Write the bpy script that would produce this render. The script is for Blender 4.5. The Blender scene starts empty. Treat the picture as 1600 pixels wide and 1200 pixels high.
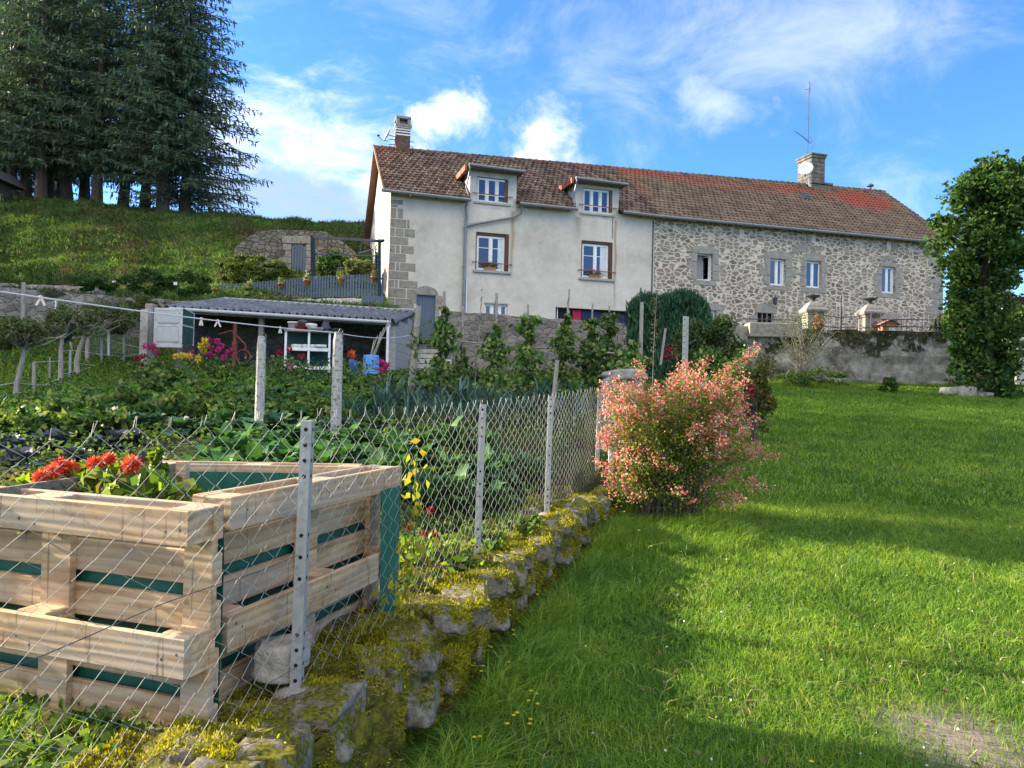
import bpy, math, random
import numpy as np
from mathutils import Vector, Matrix, noise as mnoise

random.seed(11)
rng = np.random.default_rng(11)
PI = math.pi
sc = bpy.context.scene
COL = sc.collection
ZC = 1.62                      # camera height above the lawn
FPX = 1155.0                   # focal length in photograph pixels (1600 wide)

# ------------------------------------------------------------------ camera
PITCH, ROLL = math.atan(20 / FPX), 0.022
cam_d = bpy.data.cameras.new('camera')
cam_d.sensor_width = 36.0
cam_d.lens = 36.0 * FPX / 1600
cam_d.clip_end = 2000
cam = bpy.data.objects.new('camera', cam_d)
COL.objects.link(cam)
RC = Matrix.Rotation(PI / 2 + PITCH, 3, 'X') @ Matrix.Rotation(ROLL, 3, 'Z')
cam.matrix_world = Matrix.Translation((0, 0, ZC)) @ RC.to_4x4()
sc.camera = cam


def ray(px, py):
    return RC @ Vector(((px - 800) / FPX, (600 - py) / FPX, -1.0))


def W(px, py, d):
    """photograph pixel at world depth d -> world point"""
    r = ray(px, py)
    return Vector((0, 0, ZC)) + r * (d / r.y)


# ------------------------------------------------------------------ terrain heights
def smooth(a, b, x):
    t = np.clip((x - a) / (b - a), 0, 1)
    return t * t * (3 - 2 * t)


def wall_x(y):                 # line of the low wall / wire fence
    return -1.658 + 0.283 * y + 0.055 * np.maximum(0, y - 5.14)


def nz(x, y, f, s=0.0):
    """cheap smooth pseudo noise in numpy, about -1..1"""
    return (np.sin(x * f * 1.3 + y * f * 0.7 + s) + np.sin(x * f * -0.6 + y * f * 1.7 + 2.1 + s * 1.7) +
            np.sin(x * f * 2.9 + y * f * 2.2 + 4.0 + s) * .5 + np.sin(x * f * 2.1 - y * f * 3.1 + 1.0 + s) * .5) / 3.0


def h_lawn(x, y):
    z = np.interp(y, [-6, 0, 3, 5.3, 8.85, 14, 23, 30], [-.1, -.05, -.03, .12, .38, 1.0, 2.16, 2.9]) + 0.02 * nz(x, y, .9) + .008 * nz(x, y, 3.1, 2.)
    z = z + .10 * smooth(20, 23.4, y) * (.6 + .4 * nz(x, y, .8, 4.))
    return z


def h_garden(x, y):
    z = 0.27 + 0.085 * y + 0.03 * nz(x, y, 1.4, 1.)
    k = smooth(-8.3, -12.5, x)
    z = z + k * (2.1 * smooth(15.0, 23.5, y))
    return z


def h_hill(x, y):
    ys = [20, 25, 29, 33, 35, 38, 41, 45, 52, 62, 80, 140]
    zs = [2.9, 2.95, 3.3, 5.0, 5.6, 7.5, 9.1, 10.3, 10.9, 10.6, 9.8, 5.0]
    z = np.interp(y, ys, zs)
    rise = smooth(29, 45, y) * np.clip(-11 - x, -3, 30) * .055
    lip = .25 * nz(x, y, .55, 3.) * smooth(28, 33, y) + .10 * nz(x, y, 1.9, .5) * smooth(26, 30, y)
    z = z + rise + lip + ZC
    # nearer the camera the bank comes down to the field on the far left
    return z


def G(px, py, hf=h_garden, d0=1.5, d1=60):
    """photograph pixel -> point on ground"""
    r = ray(px, py)
    lo = d0
    n = 900
    for i in range(n):
        d = d0 * (d1 / d0) ** (i / n)
        p = Vector((0, 0, ZC)) + r * (d / r.y)
        if p.z <= float(hf(p.x, p.y)):
            return p
    return p


# ------------------------------------------------------------------ materials
def _nt(name):
    m = bpy.data.materials.new(name)
    m.use_nodes = True
    nt = m.node_tree
    nt.nodes.clear()
    out = nt.nodes.new('ShaderNodeOutputMaterial')
    b = nt.nodes.new('ShaderNodeBsdfPrincipled')
    nt.links.new(b.outputs[0], out.inputs[0])
    return m, nt, b, out


def N(nt, typ, **kw):
    n = nt.nodes.new(typ)
    for k, v in kw.items():
        if k.startswith('i_'):
            n.inputs[k[2:].replace('_', ' ')].default_value = v
        elif k.startswith('n_'):
            n.inputs[int(k[2:])].default_value = v
        else:
            setattr(n, k, v)
    return n


def ramp(nt, cols, pos=None, interp='LINEAR'):
    r = nt.nodes.new('ShaderNodeValToRGB')
    r.color_ramp.interpolation = interp
    e = r.color_ramp.elements
    n = len(cols)
    pos = pos or [i / max(1, n - 1) for i in range(n)]
    e[0].position = pos[0]; e[0].color = (*cols[0], 1)
    e[1].position = pos[-1]; e[1].color = (*cols[-1], 1)
    for i in range(1, n - 1):
        k = e.new(pos[i]); k.color = (*cols[i], 1)
    return r


def coords(nt, stretch=(1, 1, 1), kind='Object'):
    tc = N(nt, 'ShaderNodeTexCoord')
    mp = N(nt, 'ShaderNodeMapping')
    mp.inputs['Scale'].default_value = stretch
    nt.links.new(tc.outputs[kind], mp.inputs[0])
    return mp.outputs[0]


def mixc(nt, fac, a, b, mode='MIX'):
    m = N(nt, 'ShaderNodeMix', data_type='RGBA', blend_type=mode)
    L = nt.links.new
    if isinstance(fac, (int, float)): m.inputs[0].default_value = fac
    else: L(fac, m.inputs[0])
    for s, i in ((a, 6), (b, 7)):
        if isinstance(s, tuple): m.inputs[i].default_value = (*s, 1)
        else: L(s, m.inputs[i])
    return m.outputs[2]


def pm(name, cols, scale=5, detail=5, rough=.8, bump=0.0, bscale=40, metallic=0, stretch=(1, 1, 1), pos=None, bdist=.01, spec=.3, island=0.0):
    m, nt, b, out = _nt(name)
    L = nt.links.new
    co = coords(nt, stretch)
    n = N(nt, 'ShaderNodeTexNoise', i_Scale=scale, i_Detail=detail, i_Roughness=.6)
    L(co, n.inputs['Vector'])
    if len(cols) == 1: cols = [cols[0], cols[0]]
    pos = pos or ([.3, .7] if len(cols) == 2 else [.3 + .4 * i / (len(cols) - 1) for i in range(len(cols))])
    r = ramp(nt, cols, pos)
    L(n.outputs[0], r.inputs[0])
    c = r.outputs[0]
    if island:
        g = N(nt, 'ShaderNodeNewGeometry')
        hsv = N(nt, 'ShaderNodeHueSaturation')
        mr = N(nt, 'ShaderNodeMapRange')
        mr.inputs[3].default_value = 1 - island; mr.inputs[4].default_value = 1 + island
        L(g.outputs['Random Per Island'], mr.inputs[0]); L(mr.outputs[0], hsv.inputs['Value'])
        L(c, hsv.inputs['Color']); c = hsv.outputs[0]
    L(c, b.inputs['Base Color'])
    b.inputs['Roughness'].default_value = rough
    b.inputs['Metallic'].default_value = metallic
    b.inputs['Specular IOR Level'].default_value = spec
    if bump:
        n2 = N(nt, 'ShaderNodeTexNoise', i_Scale=bscale, i_Detail=4)
        L(co, n2.inputs['Vector'])
        bp = N(nt, 'ShaderNodeBump', i_Strength=bump, i_Distance=bdist)
        L(n2.outputs[0], bp.inputs['Height']); L(bp.outputs[0], b.inputs['Normal'])
    return m


def leafm(name, cols, trans=.35, rough=.55, objvar=.15, tcol=None, spec=.3, patch=None, pscale=1.6):
    """foliage: colour differs leaf by leaf and plant by plant; part of the light passes through"""
    m, nt, b, out = _nt(name)
    L = nt.links.new
    g = N(nt, 'ShaderNodeNewGeometry')
    r = ramp(nt, cols)
    L(g.outputs['Random Per Island'], r.inputs[0])
    oi = N(nt, 'ShaderNodeObjectInfo')
    mr = N(nt, 'ShaderNodeMapRange'); mr.inputs[3].default_value = 1 - objvar; mr.inputs[4].default_value = 1 + objvar
    L(oi.outputs['Random'], mr.inputs[0])
    hsv = N(nt, 'ShaderNodeHueSaturation')
    L(mr.outputs[0], hsv.inputs['Value']); L(r.outputs[0], hsv.inputs['Color'])
    c = hsv.outputs[0]
    if patch:
        pn = N(nt, 'ShaderNodeTexNoise', i_Scale=pscale, i_Detail=5, i_Roughness=.6); L(coords(nt), pn.inputs['Vector'])
        pr = ramp(nt, list(patch), [.34, .5, .68]); L(pn.outputs[0], pr.inputs[0])
        c = mixc(nt, 1.0, c, pr.outputs[0], 'MULTIPLY')
    L(c, b.inputs['Base Color'])
    b.inputs['Roughness'].default_value = rough
    b.inputs['Specular IOR Level'].default_value = spec
    t = N(nt, 'ShaderNodeBsdfTranslucent')
    tc = mixc(nt, 1.0, c, tcol or (1.25, 1.35, .6), 'MULTIPLY')
    L(tc, t.inputs[0])
    mx = N(nt, 'ShaderNodeMixShader'); mx.inputs[0].default_value = trans
    L(b.outputs[0], mx.inputs[1]); L(t.outputs[0], mx.inputs[2]); L(mx.outputs[0], out.inputs[0])
    return m


# ------------------------------------------------------------------ object helpers
def tag(o, label=None, cat=None, group=None, kind=None):
    if label: o['label'] = label
    if cat: o['category'] = cat
    if group: o['group'] = group
    if kind: o['kind'] = kind
    return o


def empty(name, loc=(0, 0, 0), rz=0, label=None, cat=None, group=None):
    o = bpy.data.objects.new(name, None)
    COL.objects.link(o)
    o.location = loc
    o.rotation_euler = (0, 0, rz)
    o.empty_display_size = .1
    return tag(o, label, cat, group)


def link_mesh(name, me, mats, parent=None, smooth_=False):
    if not isinstance(mats, (list, tuple)): mats = [mats]
    for m in mats: me.materials.append(m)
    if smooth_:
        me.polygons.foreach_set('use_smooth', [True] * len(me.polygons))
    o = bpy.data.objects.new(name, me)
    COL.objects.link(o)
    if parent is not None: o.parent = parent
    return o


def np_obj(name, V, F, mats, parent=None, smooth_=False, midx=None):
    V = np.asarray(V, np.float32).reshape(-1, 3)
    F = np.asarray(F, np.int32)
    k = F.shape[1]
    me = bpy.data.meshes.new(name)
    me.vertices.add(len(V)); me.vertices.foreach_set('co', V.ravel())
    me.loops.add(F.size); me.loops.foreach_set('vertex_index', F.ravel())
    me.polygons.add(len(F))
    me.polygons.foreach_set('loop_start', np.arange(len(F), dtype=np.int32) * k)
    me.polygons.foreach_set('loop_total', np.full(len(F), k, np.int32))
    if midx is not None: me.polygons.foreach_set('material_index', np.asarray(midx, np.int32))
    me.update(calc_edges=True)
    return link_mesh(name, me, mats, parent, smooth_)


class MB:
    def __init__(s): s.v = []; s.f = []; s.m = []; s.cur = 0

    def mat(s, i): s.cur = i; return s

    def add(s, vs, fs):
        n = len(s.v)
        s.v += [tuple(p) for p in vs]
        s.f += [tuple(i + n for i in f) for f in fs]
        s.m += [s.cur] * len(fs)
        return s

    def quad(s, a, b, c, d): return s.add([a, b, c, d], [(0, 1, 2, 3)])

    def box(s, x0, x1, y0, y1, z0, z1, M=None, bev=0.0, jit=0.0):
        P = [Vector((x, y, z)) for z in (z0, z1) for x, y in ((x0, y0), (x1, y0), (x1, y1), (x0, y1))]
        if jit: P = [p + Vector([random.uniform(-jit, jit) for _ in range(3)]) for p in P]
        if bev:
            # chamfer the vertical + top edges via inset top ring
            c = Vector(((x0 + x1) / 2, (y0 + y1) / 2, 0))
            ring = lambda z, k: [Vector((x + (k if x == x0 else -k), y + (k if y == y0 else -k), z)) for x, y in ((x0, y0), (x1, y0), (x1, y1), (x0, y1))]
            rings = [ring(z0, bev), ring(z0 + bev, 0), ring(z1 - bev, 0), ring(z1, bev)]
            P = [p for r in rings for p in r]
            fs = [(3, 2, 1, 0), (12, 13, 14, 15)]
            for k in range(3):
                for i in range(4):
                    fs.append((k * 4 + i, k * 4 + (i + 1) % 4, (k + 1) * 4 + (i + 1) % 4, (k + 1) * 4 + i))
        else:
            fs = [(3, 2, 1, 0), (4, 5, 6, 7), (0, 1, 5, 4), (1, 2, 6, 5), (2, 3, 7, 6), (3, 0, 4, 7)]
        if M is not None: P = [M @ p for p in P]
        return s.add(P, fs)

    def beam(s, a, b, w, h, up=(0, 0, 1), roll=0):
        a = Vector(a); b = Vector(b); d = (b - a); L = d.length; d.normalize()
        x = d.cross(Vector(up))
        if x.length < 1e-4: x = Vector((1, 0, 0))
        x.normalize(); u = x.cross(d)
        M = Matrix((( x.x, d.x, u.x, a.x), (x.y, d.y, u.y, a.y), (x.z, d.z, u.z, a.z), (0, 0, 0, 1)))
        return s.box(-w / 2, w / 2, 0, L, -h / 2, h / 2, M)

    def tube(s, pts, r, n=6, cap=True):
        pts = [Vector(p) for p in pts]
        rs = r if isinstance(r, (list, tuple)) else [r] * len(pts)
        vs = []
        prev = None
        for i, p in enumerate(pts):
            d = (pts[min(i + 1, len(pts) - 1)] - pts[max(i - 1, 0)])
            if d.length < 1e-9: d = Vector((0, 0, 1))
            d.normalize()
            if prev is None:
                x = d.cross(Vector((0, 0, 1)))
                if x.length < .05: x = d.cross(Vector((0, 1, 0)))
            else:
                x = prev - d * prev.dot(d)
            x.normalize(); prev = x
            y = d.cross(x)
            for k in range(n):
                a = 2 * PI * k / n
                vs.append(p + (x * math.cos(a) + y * math.sin(a)) * rs[i])
        fs = []
        for i in range(len(pts) - 1):
            for k in range(n):
                fs.append((i * n + k, i * n + (k + 1) % n, (i + 1) * n + (k + 1) % n, (i + 1) * n + k))
        if cap:
            fs.append(tuple(range(n - 1, -1, -1)))
            fs.append(tuple((len(pts) - 1) * n + k for k in range(n)))
        return s.add(vs, fs)

    def lathe(s, c, prof, n=16, axis=None):
        """prof: (radius, z) pairs"""
        c = Vector(c)
        vs = []
        for r, z in prof:
            for k in range(n):
                a = 2 * PI * k / n
                vs.append(c + Vector((r * math.cos(a), r * math.sin(a), z)))
        fs = []
        for i in range(len(prof) - 1):
            for k in range(n):
                fs.append((i * n + k, i * n + (k + 1) % n, (i + 1) * n + (k + 1) % n, (i + 1) * n + k))
        fs.append(tuple(range(n - 1, -1, -1)))
        fs.append(tuple((len(prof) - 1) * n + k for k in range(n)))
        if axis is not None:
            q = Vector((0, 0, 1)).rotation_difference(Vector(axis))
            vs = [c + q @ (v - c) for v in vs]
        return s.add(vs, fs)

    def build(s, name, mats, parent=None, smooth_=False):
        me = bpy.data.meshes.new(name)
        me.from_pydata([tuple(v) for v in s.v], [], s.f)
        if isinstance(mats, (list, tuple)) and len(mats) > 1:
            me.polygons.foreach_set('material_index', s.m)
        me.update()
        return link_mesh(name, me, mats, parent, smooth_)


def children(o): return [c for c in COL.objects if c.parent == o]


_kids = {}


def copy_tree(root, loc, rz=0.0, scale=1.0, label=None, sub=None):
    if root.name not in _kids:
        _kids[root.name] = [(c, children(c)) for c in children(root)]
    r = root.copy(); COL.objects.link(r)
    r.location = loc; r.rotation_euler = (0, 0, rz)
    r.scale = (scale,) * 3 if isinstance(scale, (int, float)) else scale
    if label: r['label'] = label
    for c, gs in _kids[root.name]:
        c2 = c.copy(); COL.objects.link(c2); c2.parent = r
        for g in gs:
            g2 = g.copy(); COL.objects.link(g2); g2.parent = c2
    return r


def rock(name, c, size, mat_, parent=None, seed=0, flat=.75, sub=3):
    """angular rounded stone"""
    import bmesh
    bm = bmesh.new()
    bmesh.ops.create_icosphere(bm, subdivisions=sub, radius=1)
    off = Vector((seed * 3.7, seed * 1.3, seed * 7.1))
    for v in bm.verts:
        p = v.co.copy()
        q = Vector([math.copysign(abs(t) ** flat, t) for t in p])
        n = mnoise.noise(p * 1.2 + off) * .28 + mnoise.noise(p * 3.1 + off) * .10 + mnoise.noise(p * 8 + off) * .03
        q = q * (1 + n)
        v.co = Vector((q.x * size[0], q.y * size[1], q.z * size[2]))
    me = bpy.data.meshes.new(name); bm.to_mesh(me); bm.free()
    o = link_mesh(name, me, mat_, parent, True)
    o.location = c
    return o


# leaf clouds ------------------------------------------------------
def unit(a): return a / np.maximum(np.linalg.norm(a, axis=-1, keepdims=True), 1e-9)


def leaves(C, D, L, Wd, fold=.15, Nn=None):
    """C centres (n,3), D long direction, L length (n,), Wd width (n,): pointed folded quads"""
    n = len(C)
    D = unit(np.asarray(D, float))
    R = rng.normal(size=(n, 3)) if Nn is None else Nn
    X = unit(np.cross(D, R)); Z = np.cross(X, D)
    L = np.broadcast_to(L, (n,))[:, None]; Wd = np.broadcast_to(Wd, (n,))[:, None]
    b = C - D * L * .5; t = C + D * L * .5
    m = C - D * L * .06
    a = m + X * Wd * .5 + Z * L * fold; c = m - X * Wd * .5 + Z * L * fold
    V = np.stack([b, c, t, a], 1).reshape(-1, 3)
    F = np.arange(4 * n).reshape(n, 4)
    return V, F


def blades(P, H, Wd, lean, az, curl=.5):
    """grass blades: 5 vertices, 3 triangles. P base (n,3)"""
    n = len(P)
    H = np.broadcast_to(H, (n,)); Wd = np.broadcast_to(Wd, (n,)); lean = np.broadcast_to(lean, (n,))
    dx = np.stack([np.cos(az), np.sin(az), np.zeros(n)], 1)
    face = rng.uniform(0, 2 * PI, n)
    s = np.stack([np.cos(face), np.sin(face), np.zeros(n)], 1) * (Wd * .5)[:, None]
    m = P + dx * (lean * H * .30)[:, None]; m[:, 2] += H * .55
    t = P + dx * (lean * H * (1.0 + curl * .4))[:, None]; t[:, 2] += H * (1 - .35 * lean * curl)
    V = np.stack([P - s, P + s, m + s * .8, m - s * .8, t], 1).reshape(-1, 3)
    b = np.arange(n)[:, None] * 5
    F = np.concatenate([b + np.array([0, 1, 2]), b + np.array([0, 2, 3]), b + np.array([3, 2, 4])], 1).reshape(-1, 3)
    return V, F


def merge(parts):
    Vs, Fs, o = [], [], 0
    for V, F in parts:
        Vs.append(V); Fs.append(F + o); o += len(V)
    return np.concatenate(Vs), np.concatenate(Fs)


def blob_points(n, c, r, clumps=14, spread=.38, shell=.55, seedr=None):
    """points in irregular clumps over an ellipsoid"""
    g = seedr or rng
    c = np.asarray(c, float); r = np.asarray(r, float)
    d = unit(g.normal(size=(clumps, 3)))
    cc = c + d * r * g.uniform(shell, .95, (clumps, 1))
    k = g.integers(0, clumps, n)
    s = g.uniform(.5, 1.2, clumps)
    off = unit(g.normal(size=(n, 3))) * (g.uniform(0, 1, (n, 1)) ** .5) * r * spread * s[k][:, None]
    P = cc[k] + off
    return P, unit(P - c)


def grid_sheet(name, xs, ys, hf, mat_, mask=None):
    X, Y = np.meshgrid(xs, ys)
    Z = hf(X, Y)
    V = np.stack([X, Y, Z], -1).reshape(-1, 3)
    nx, ny = len(xs), len(ys)
    i = np.arange(ny - 1)[:, None] * nx + np.arange(nx - 1)[None]
    F = np.stack([i, i + 1, i + 1 + nx, i + nx], -1).reshape(-1, 4)
    if mask is not None:
        cx = (X[:-1, :-1] + X[1:, 1:]) / 2; cy = (Y[:-1, :-1] + Y[1:, 1:]) / 2
        F = F[mask(cx, cy).ravel()]
    return np_obj(name, V, F, mat_, None, True)

# ------------------------------------------------------------------ facade frame
A_H = math.radians(16.1)
HO = W(603, 600, 30.0); HO.z = 0
DX = Vector((math.cos(A_H), math.sin(A_H), 0)); DN = Vector((-math.sin(A_H), math.cos(A_H), 0))


def fp(px, py, v=0.0):
    """photograph pixel -> local (u, v, z) on the plane parallel to the facade at inward offset v"""
    r = ray(px, py)
    o = Vector((0, 0, ZC)) - HO
    t = (v - o.dot(DN)) / r.dot(DN)
    p = o + r * t
    return Vector((p.dot(DX), v, p.z))


US = fp(1022, 400)[0]
UE = fp(1474, 400)[0]
STREAKS = [(fp(903, 350)[0], .32, 8.1, 9.9, (.20, .17, .12)), (fp(961, 440)[0], .10, 5.0, 7.2, (.30, .17, .07)),
           (fp(799, 430)[0], .14, 6.6, 7.3, (.30, .22, .13)), (fp(808, 330)[0], .25, 8.9, 9.9, (.27, .23, .17))]
# ================================================================== sky and sun
SUN_EL = math.radians(21)
SUN_AZ = math.atan2(-.965, .26)           # compass-like angle from +Y towards +X
sx, sy, sz = math.sin(SUN_AZ) * math.cos(SUN_EL), math.cos(SUN_AZ) * math.cos(SUN_EL), math.sin(SUN_EL)
ld = bpy.data.lights.new('sun', 'SUN')
ld.energy = 5.0
ld.angle = math.radians(.5)
ld.color = (1.0, .86, .66)
lo = bpy.data.objects.new('sun', ld); COL.objects.link(lo)
lo.rotation_euler = Vector((sx, sy, sz)).to_track_quat('Z', 'Y').to_euler()
lo.location = (-30, 20, 40)

wd = bpy.data.worlds.new('World'); sc.world = wd; wd.use_nodes = True
nt = wd.node_tree; nt.nodes.clear()
L = nt.links.new
wout = N(nt, 'ShaderNodeOutputWorld'); bg = N(nt, 'ShaderNodeBackground')
bg.inputs[1].default_value = .10
sky = N(nt, 'ShaderNodeTexSky', sky_type='NISHITA')
sky.sun_disc = False; sky.sun_elevation = SUN_EL; sky.sun_rotation = SUN_AZ
sky.air_density = 1.0; sky.dust_density = .25; sky.ozone_density = 2.2
tc = N(nt, 'ShaderNodeTexCoord')
sp = N(nt, 'ShaderNodeSeparateXYZ'); L(tc.outputs['Generated'], sp.inputs[0])


def M(op, a, b=None, c=None, clamp=False):
    n = N(nt, 'ShaderNodeMath', operation=op, use_clamp=clamp)
    for i, s in enumerate((a, b, c)):
        if s is None: continue
        if isinstance(s, (int, float)): n.inputs[i].default_value = s
        else: L(s, n.inputs[i])
    return n.outputs[0]


ysafe = M('MAXIMUM', M('ABSOLUTE', sp.outputs[1]), .05)
U = M('DIVIDE', sp.outputs[0], ysafe); V_ = M('DIVIDE', sp.outputs[2], ysafe)
cb = N(nt, 'ShaderNodeCombineXYZ'); L(U, cb.inputs[0]); L(V_, cb.inputs[1]); L(M('MULTIPLY', sp.outputs[1], .2), cb.inputs[2])


def cnoise(scale, det, stretch=(1, 1, 1), rough=.6, dist=0.0, rot=0.0):
    mp = N(nt, 'ShaderNodeMapping'); mp.inputs['Scale'].default_value = stretch
    mp.inputs['Rotation'].default_value = (0, 0, rot)
    L(cb.outputs[0], mp.inputs[0])
    n = N(nt, 'ShaderNodeTexNoise', i_Scale=scale, i_Detail=det, i_Roughness=rough, i_Distortion=dist)
    L(mp.outputs[0], n.inputs['Vector'])
    return n.outputs[0]


def blob(cx, cy, rx, ry, ang=0.0):
    ca, sa = math.cos(ang), math.sin(ang)
    du = M('SUBTRACT', U, cx); dv = M('SUBTRACT', V_, cy)
    a = M('DIVIDE', M('ADD', M('MULTIPLY', du, ca), M('MULTIPLY', dv, sa)), rx)
    b = M('DIVIDE', M('SUBTRACT', M('MULTIPLY', dv, ca), M('MULTIPLY', du, sa)), ry)
    return M('SUBTRACT', 1.0, M('POWER', M('ADD', M('MULTIPLY', a, a), M('MULTIPLY', b, b)), .5))


def sstep(x, a, b):
    n = N(nt, 'ShaderNodeMapRange', interpolation_type='SMOOTHSTEP')
    L(x, n.inputs[0]); n.inputs[1].default_value = a; n.inputs[2].default_value = b
    return n.outputs[0]


nA = cnoise(9, 8, (1, 2.0, 1), .62, .4, .35)
nB = cnoise(14, 9, (1, 1, 1), .6, .2)
nC = cnoise(5, 8, (1, 1.6, 1), .68, .6, -.5)
nD = cnoise(26, 8, (1, 2.6, 1), .65, .5, .25)
# broad bright bank low on the left, torn into wisps at its upper edge
bank = M('ADD', blob(-.27, .27, .38, .22, -.30), M('MULTIPLY', M('SUBTRACT', nA, .5), 2.3))
bank = M('MULTIPLY', sstep(bank, .10, 1.0), M('ADD', .44, M('MULTIPLY', nD, .75)), clamp=True)
cu1 = sstep(M('ADD', blob(-.105, .375, .095, .075), M('MULTIPLY', M('SUBTRACT', nB, .5), 2.6)), .2, 1.1)
cu2 = sstep(M('ADD', blob(.035, .355, .085, .075, -.3), M('MULTIPLY', M('SUBTRACT', nB, .5), 2.6)), .15, 1.2)
wisp = M('ADD', blob(.40, .50, .62, .17, .22), M('MULTIPLY', M('SUBTRACT', nC, .5), 2.2))
wisp = M('MULTIPLY', sstep(wisp, .15, 1.5), .5)
w2 = M('MULTIPLY', sstep(M('ADD', blob(.27, .405, .11, .06, -.2), M('MULTIPLY', M('SUBTRACT', nB, .5), 2.0)), .2, 1.1), .5)
thin = M('MULTIPLY', sstep(nC, .45, .85), .35)
low = M('MULTIPLY', sstep(V_, .30, .0), .45)
thin = M('ADD', thin, M('MULTIPLY', low, .7))
behind = M('MULTIPLY', sstep(M('ADD', M('MULTIPLY', sp.outputs[1], -1.0), M('MULTIPLY', M('SUBTRACT', nC, .5), .8)), -.12, .30), M('MULTIPLY', sstep(sp.outputs[2], .34, .60), .9))  # unseen cloud cover added behind the camera as neutral fill light
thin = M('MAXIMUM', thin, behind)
tot = M('MAXIMUM', M('MAXIMUM', bank, M('MAXIMUM', cu1, cu2)), M('MAXIMUM', M('MAXIMUM', wisp, w2), thin), clamp=True)
# shaded underside of the bank close to the hill
grey = M('MULTIPLY', sstep(M('ADD', blob(-.36, .255, .28, .085, -.12), M('MULTIPLY', M('SUBTRACT', nB, .5), 1.3)), .0, .6), .9)
ccol = mixc(nt, grey, (3.6, 3.8, 4.15), (1.5, 1.95, 2.75))
bright = M('MAXIMUM', cu1, M('MULTIPLY', cu2, .8))
ccol = mixc(nt, bright, ccol, mixc(nt, sstep(nD, .35, .65), (3.4, 3.6, 4.0), (5.2, 5.0, 4.7)))
# deepen the blue of the clear sky
skyc = mixc(nt, 1.0, sky.outputs[0], (.36, .63, 1.08), 'MULTIPLY')
ccol = mixc(nt, sstep(sp.outputs[1], .05, -.35), ccol, (9.0, 8.4, 7.4))  # added cloud behind the camera made bright and warm to light the scene
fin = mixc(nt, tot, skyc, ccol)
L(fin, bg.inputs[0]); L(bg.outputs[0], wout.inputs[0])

sc.view_settings.view_transform = 'Standard'
sc.view_settings.look = 'None'
sc.view_settings.exposure = 1.88
sc.view_settings.gamma = 1.0
sc.cycles.max_bounces = 6
sc.cycles.diffuse_bounces = 3
sc.cycles.transmission_bounces = 4
sc.cycles.transparent_max_bounces = 4
sc.cycles.use_denoising = True

# ================================================================== materials
MT = {}
MT['iron'] = pm('iron', [(.05, .055, .06), (.09, .09, .095)], 30, rough=.6, metallic=.3)
MT['zinc'] = pm('zinc', [(.15, .165, .18), (.24, .255, .27)], 12, rough=.5, metallic=.4)
MT['galv'] = pm('galvanised', [(.24, .25, .25), (.36, .36, .34), (.30, .30, .28)], 22, rough=.55, metallic=.25, bump=.15)
MT['wire'] = pm('wire', [(.34, .33, .30), (.50, .48, .43)], 60, rough=.45, metallic=.35)
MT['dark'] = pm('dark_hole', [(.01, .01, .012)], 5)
MT['white'] = pm('white_paint', [(.66, .66, .64), (.8, .8, .78)], 6, rough=.45)
MT['blue'] = pm('slate_blue_paint', [(.075, .105, .15), (.105, .14, .19)], 9, rough=.5, stretch=(3, 3, .6))
MT['rustrail'] = pm('rust_red_paint', [(.20, .07, .045), (.30, .11, .07)], 20, rough=.6)
MT['granite'] = pm('granite', [(.13, .125, .11), (.24, .225, .195), (.33, .31, .27)], 7, 8, rough=.9, bump=.5, bscale=30)
MT['granite_lt'] = pm('granite_light', [(.26, .25, .22), (.42, .40, .35), (.52, .50, .45)], 6, 8, rough=.9, bump=.6, bscale=30)
MT['concrete'] = pm('concrete', [(.26, .25, .23), (.38, .37, .34)], 9, 7, rough=.9, bump=.3, bscale=50)
MT['wood_old'] = pm('weathered_wood', [(.16, .13, .10), (.30, .26, .21), (.40, .36, .30)], 7, 6, rough=.85, stretch=(6, 6, .7), bump=.4, bscale=30)
MT['pole'] = pm('pole_wood', [(.20, .17, .13), (.38, .34, .28)], 9, 5, rough=.85, stretch=(5, 5, .8))
MT['bark'] = pm('bark', [(.06, .045, .035), (.13, .105, .085)], 8, 6, rough=.95, stretch=(3, 3, .6), bump=.6, bscale=12)
MT['brick'] = pm('old_brick', [(.12, .07, .055), (.2, .12, .09)], 12, rough=.9)
MT['terracotta'] = pm('terracotta', [(.36, .13, .07), (.46, .19, .11)], 12, rough=.8)
MT['barrel1'] = pm('blue_plastic', [(.01, .07, .42), (.02, .10, .5)], 3, rough=.4)
MT['barrel2'] = pm('scuffed_blue_plastic', [(.06, .20, .52), (.10, .28, .60), (.42, .50, .60)], 24, 8, rough=.5, pos=[.35, .55, .72])
MT['liner'] = pm('green_liner', [(.004, .07, .047), (.008, .10, .065)], 5, rough=.45, spec=.5)
MT['rope'] = pm('rope', [(.55, .53, .48), (.68, .66, .62)], 60, rough=.8)
MT['peg'] = pm('peg', [(.62, .5, .42), (.75, .68, .62)], 30, rough=.6)
MT['curtain'] = pm('curtain', [(.45, .5, .56), (.66, .7, .74)], 6, rough=.9, stretch=(14, 14, .4))
MT['room'] = pm('dim_room', [(.035, .035, .04)], 5, rough=1)
MT['moss_dark'] = pm('dark_moss', [(.03, .035, .008), (.08, .085, .02)], 20, rough=1, bump=.6, bscale=60)
MT['soil'] = pm('soil', [(.035, .024, .015), (.07, .05, .032)], 8, 6, rough=1, bump=.7, bscale=22, bdist=.03)
MT['needle'] = leafm('needles', [(.04, .072, .048), (.066, .11, .066), (.10, .15, .08)], .25, .7, .12)
MT['grass'] = leafm('grass_blade', [(.065, .16, .016), (.115, .25, .022), (.18, .33, .035), (.29, .39, .07)], .5, .5, 0, (1.45, 1.25, .5), patch=((.62, .72, .7), (1, 1, 1), (1.45, 1.22, 1.2)))
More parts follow.
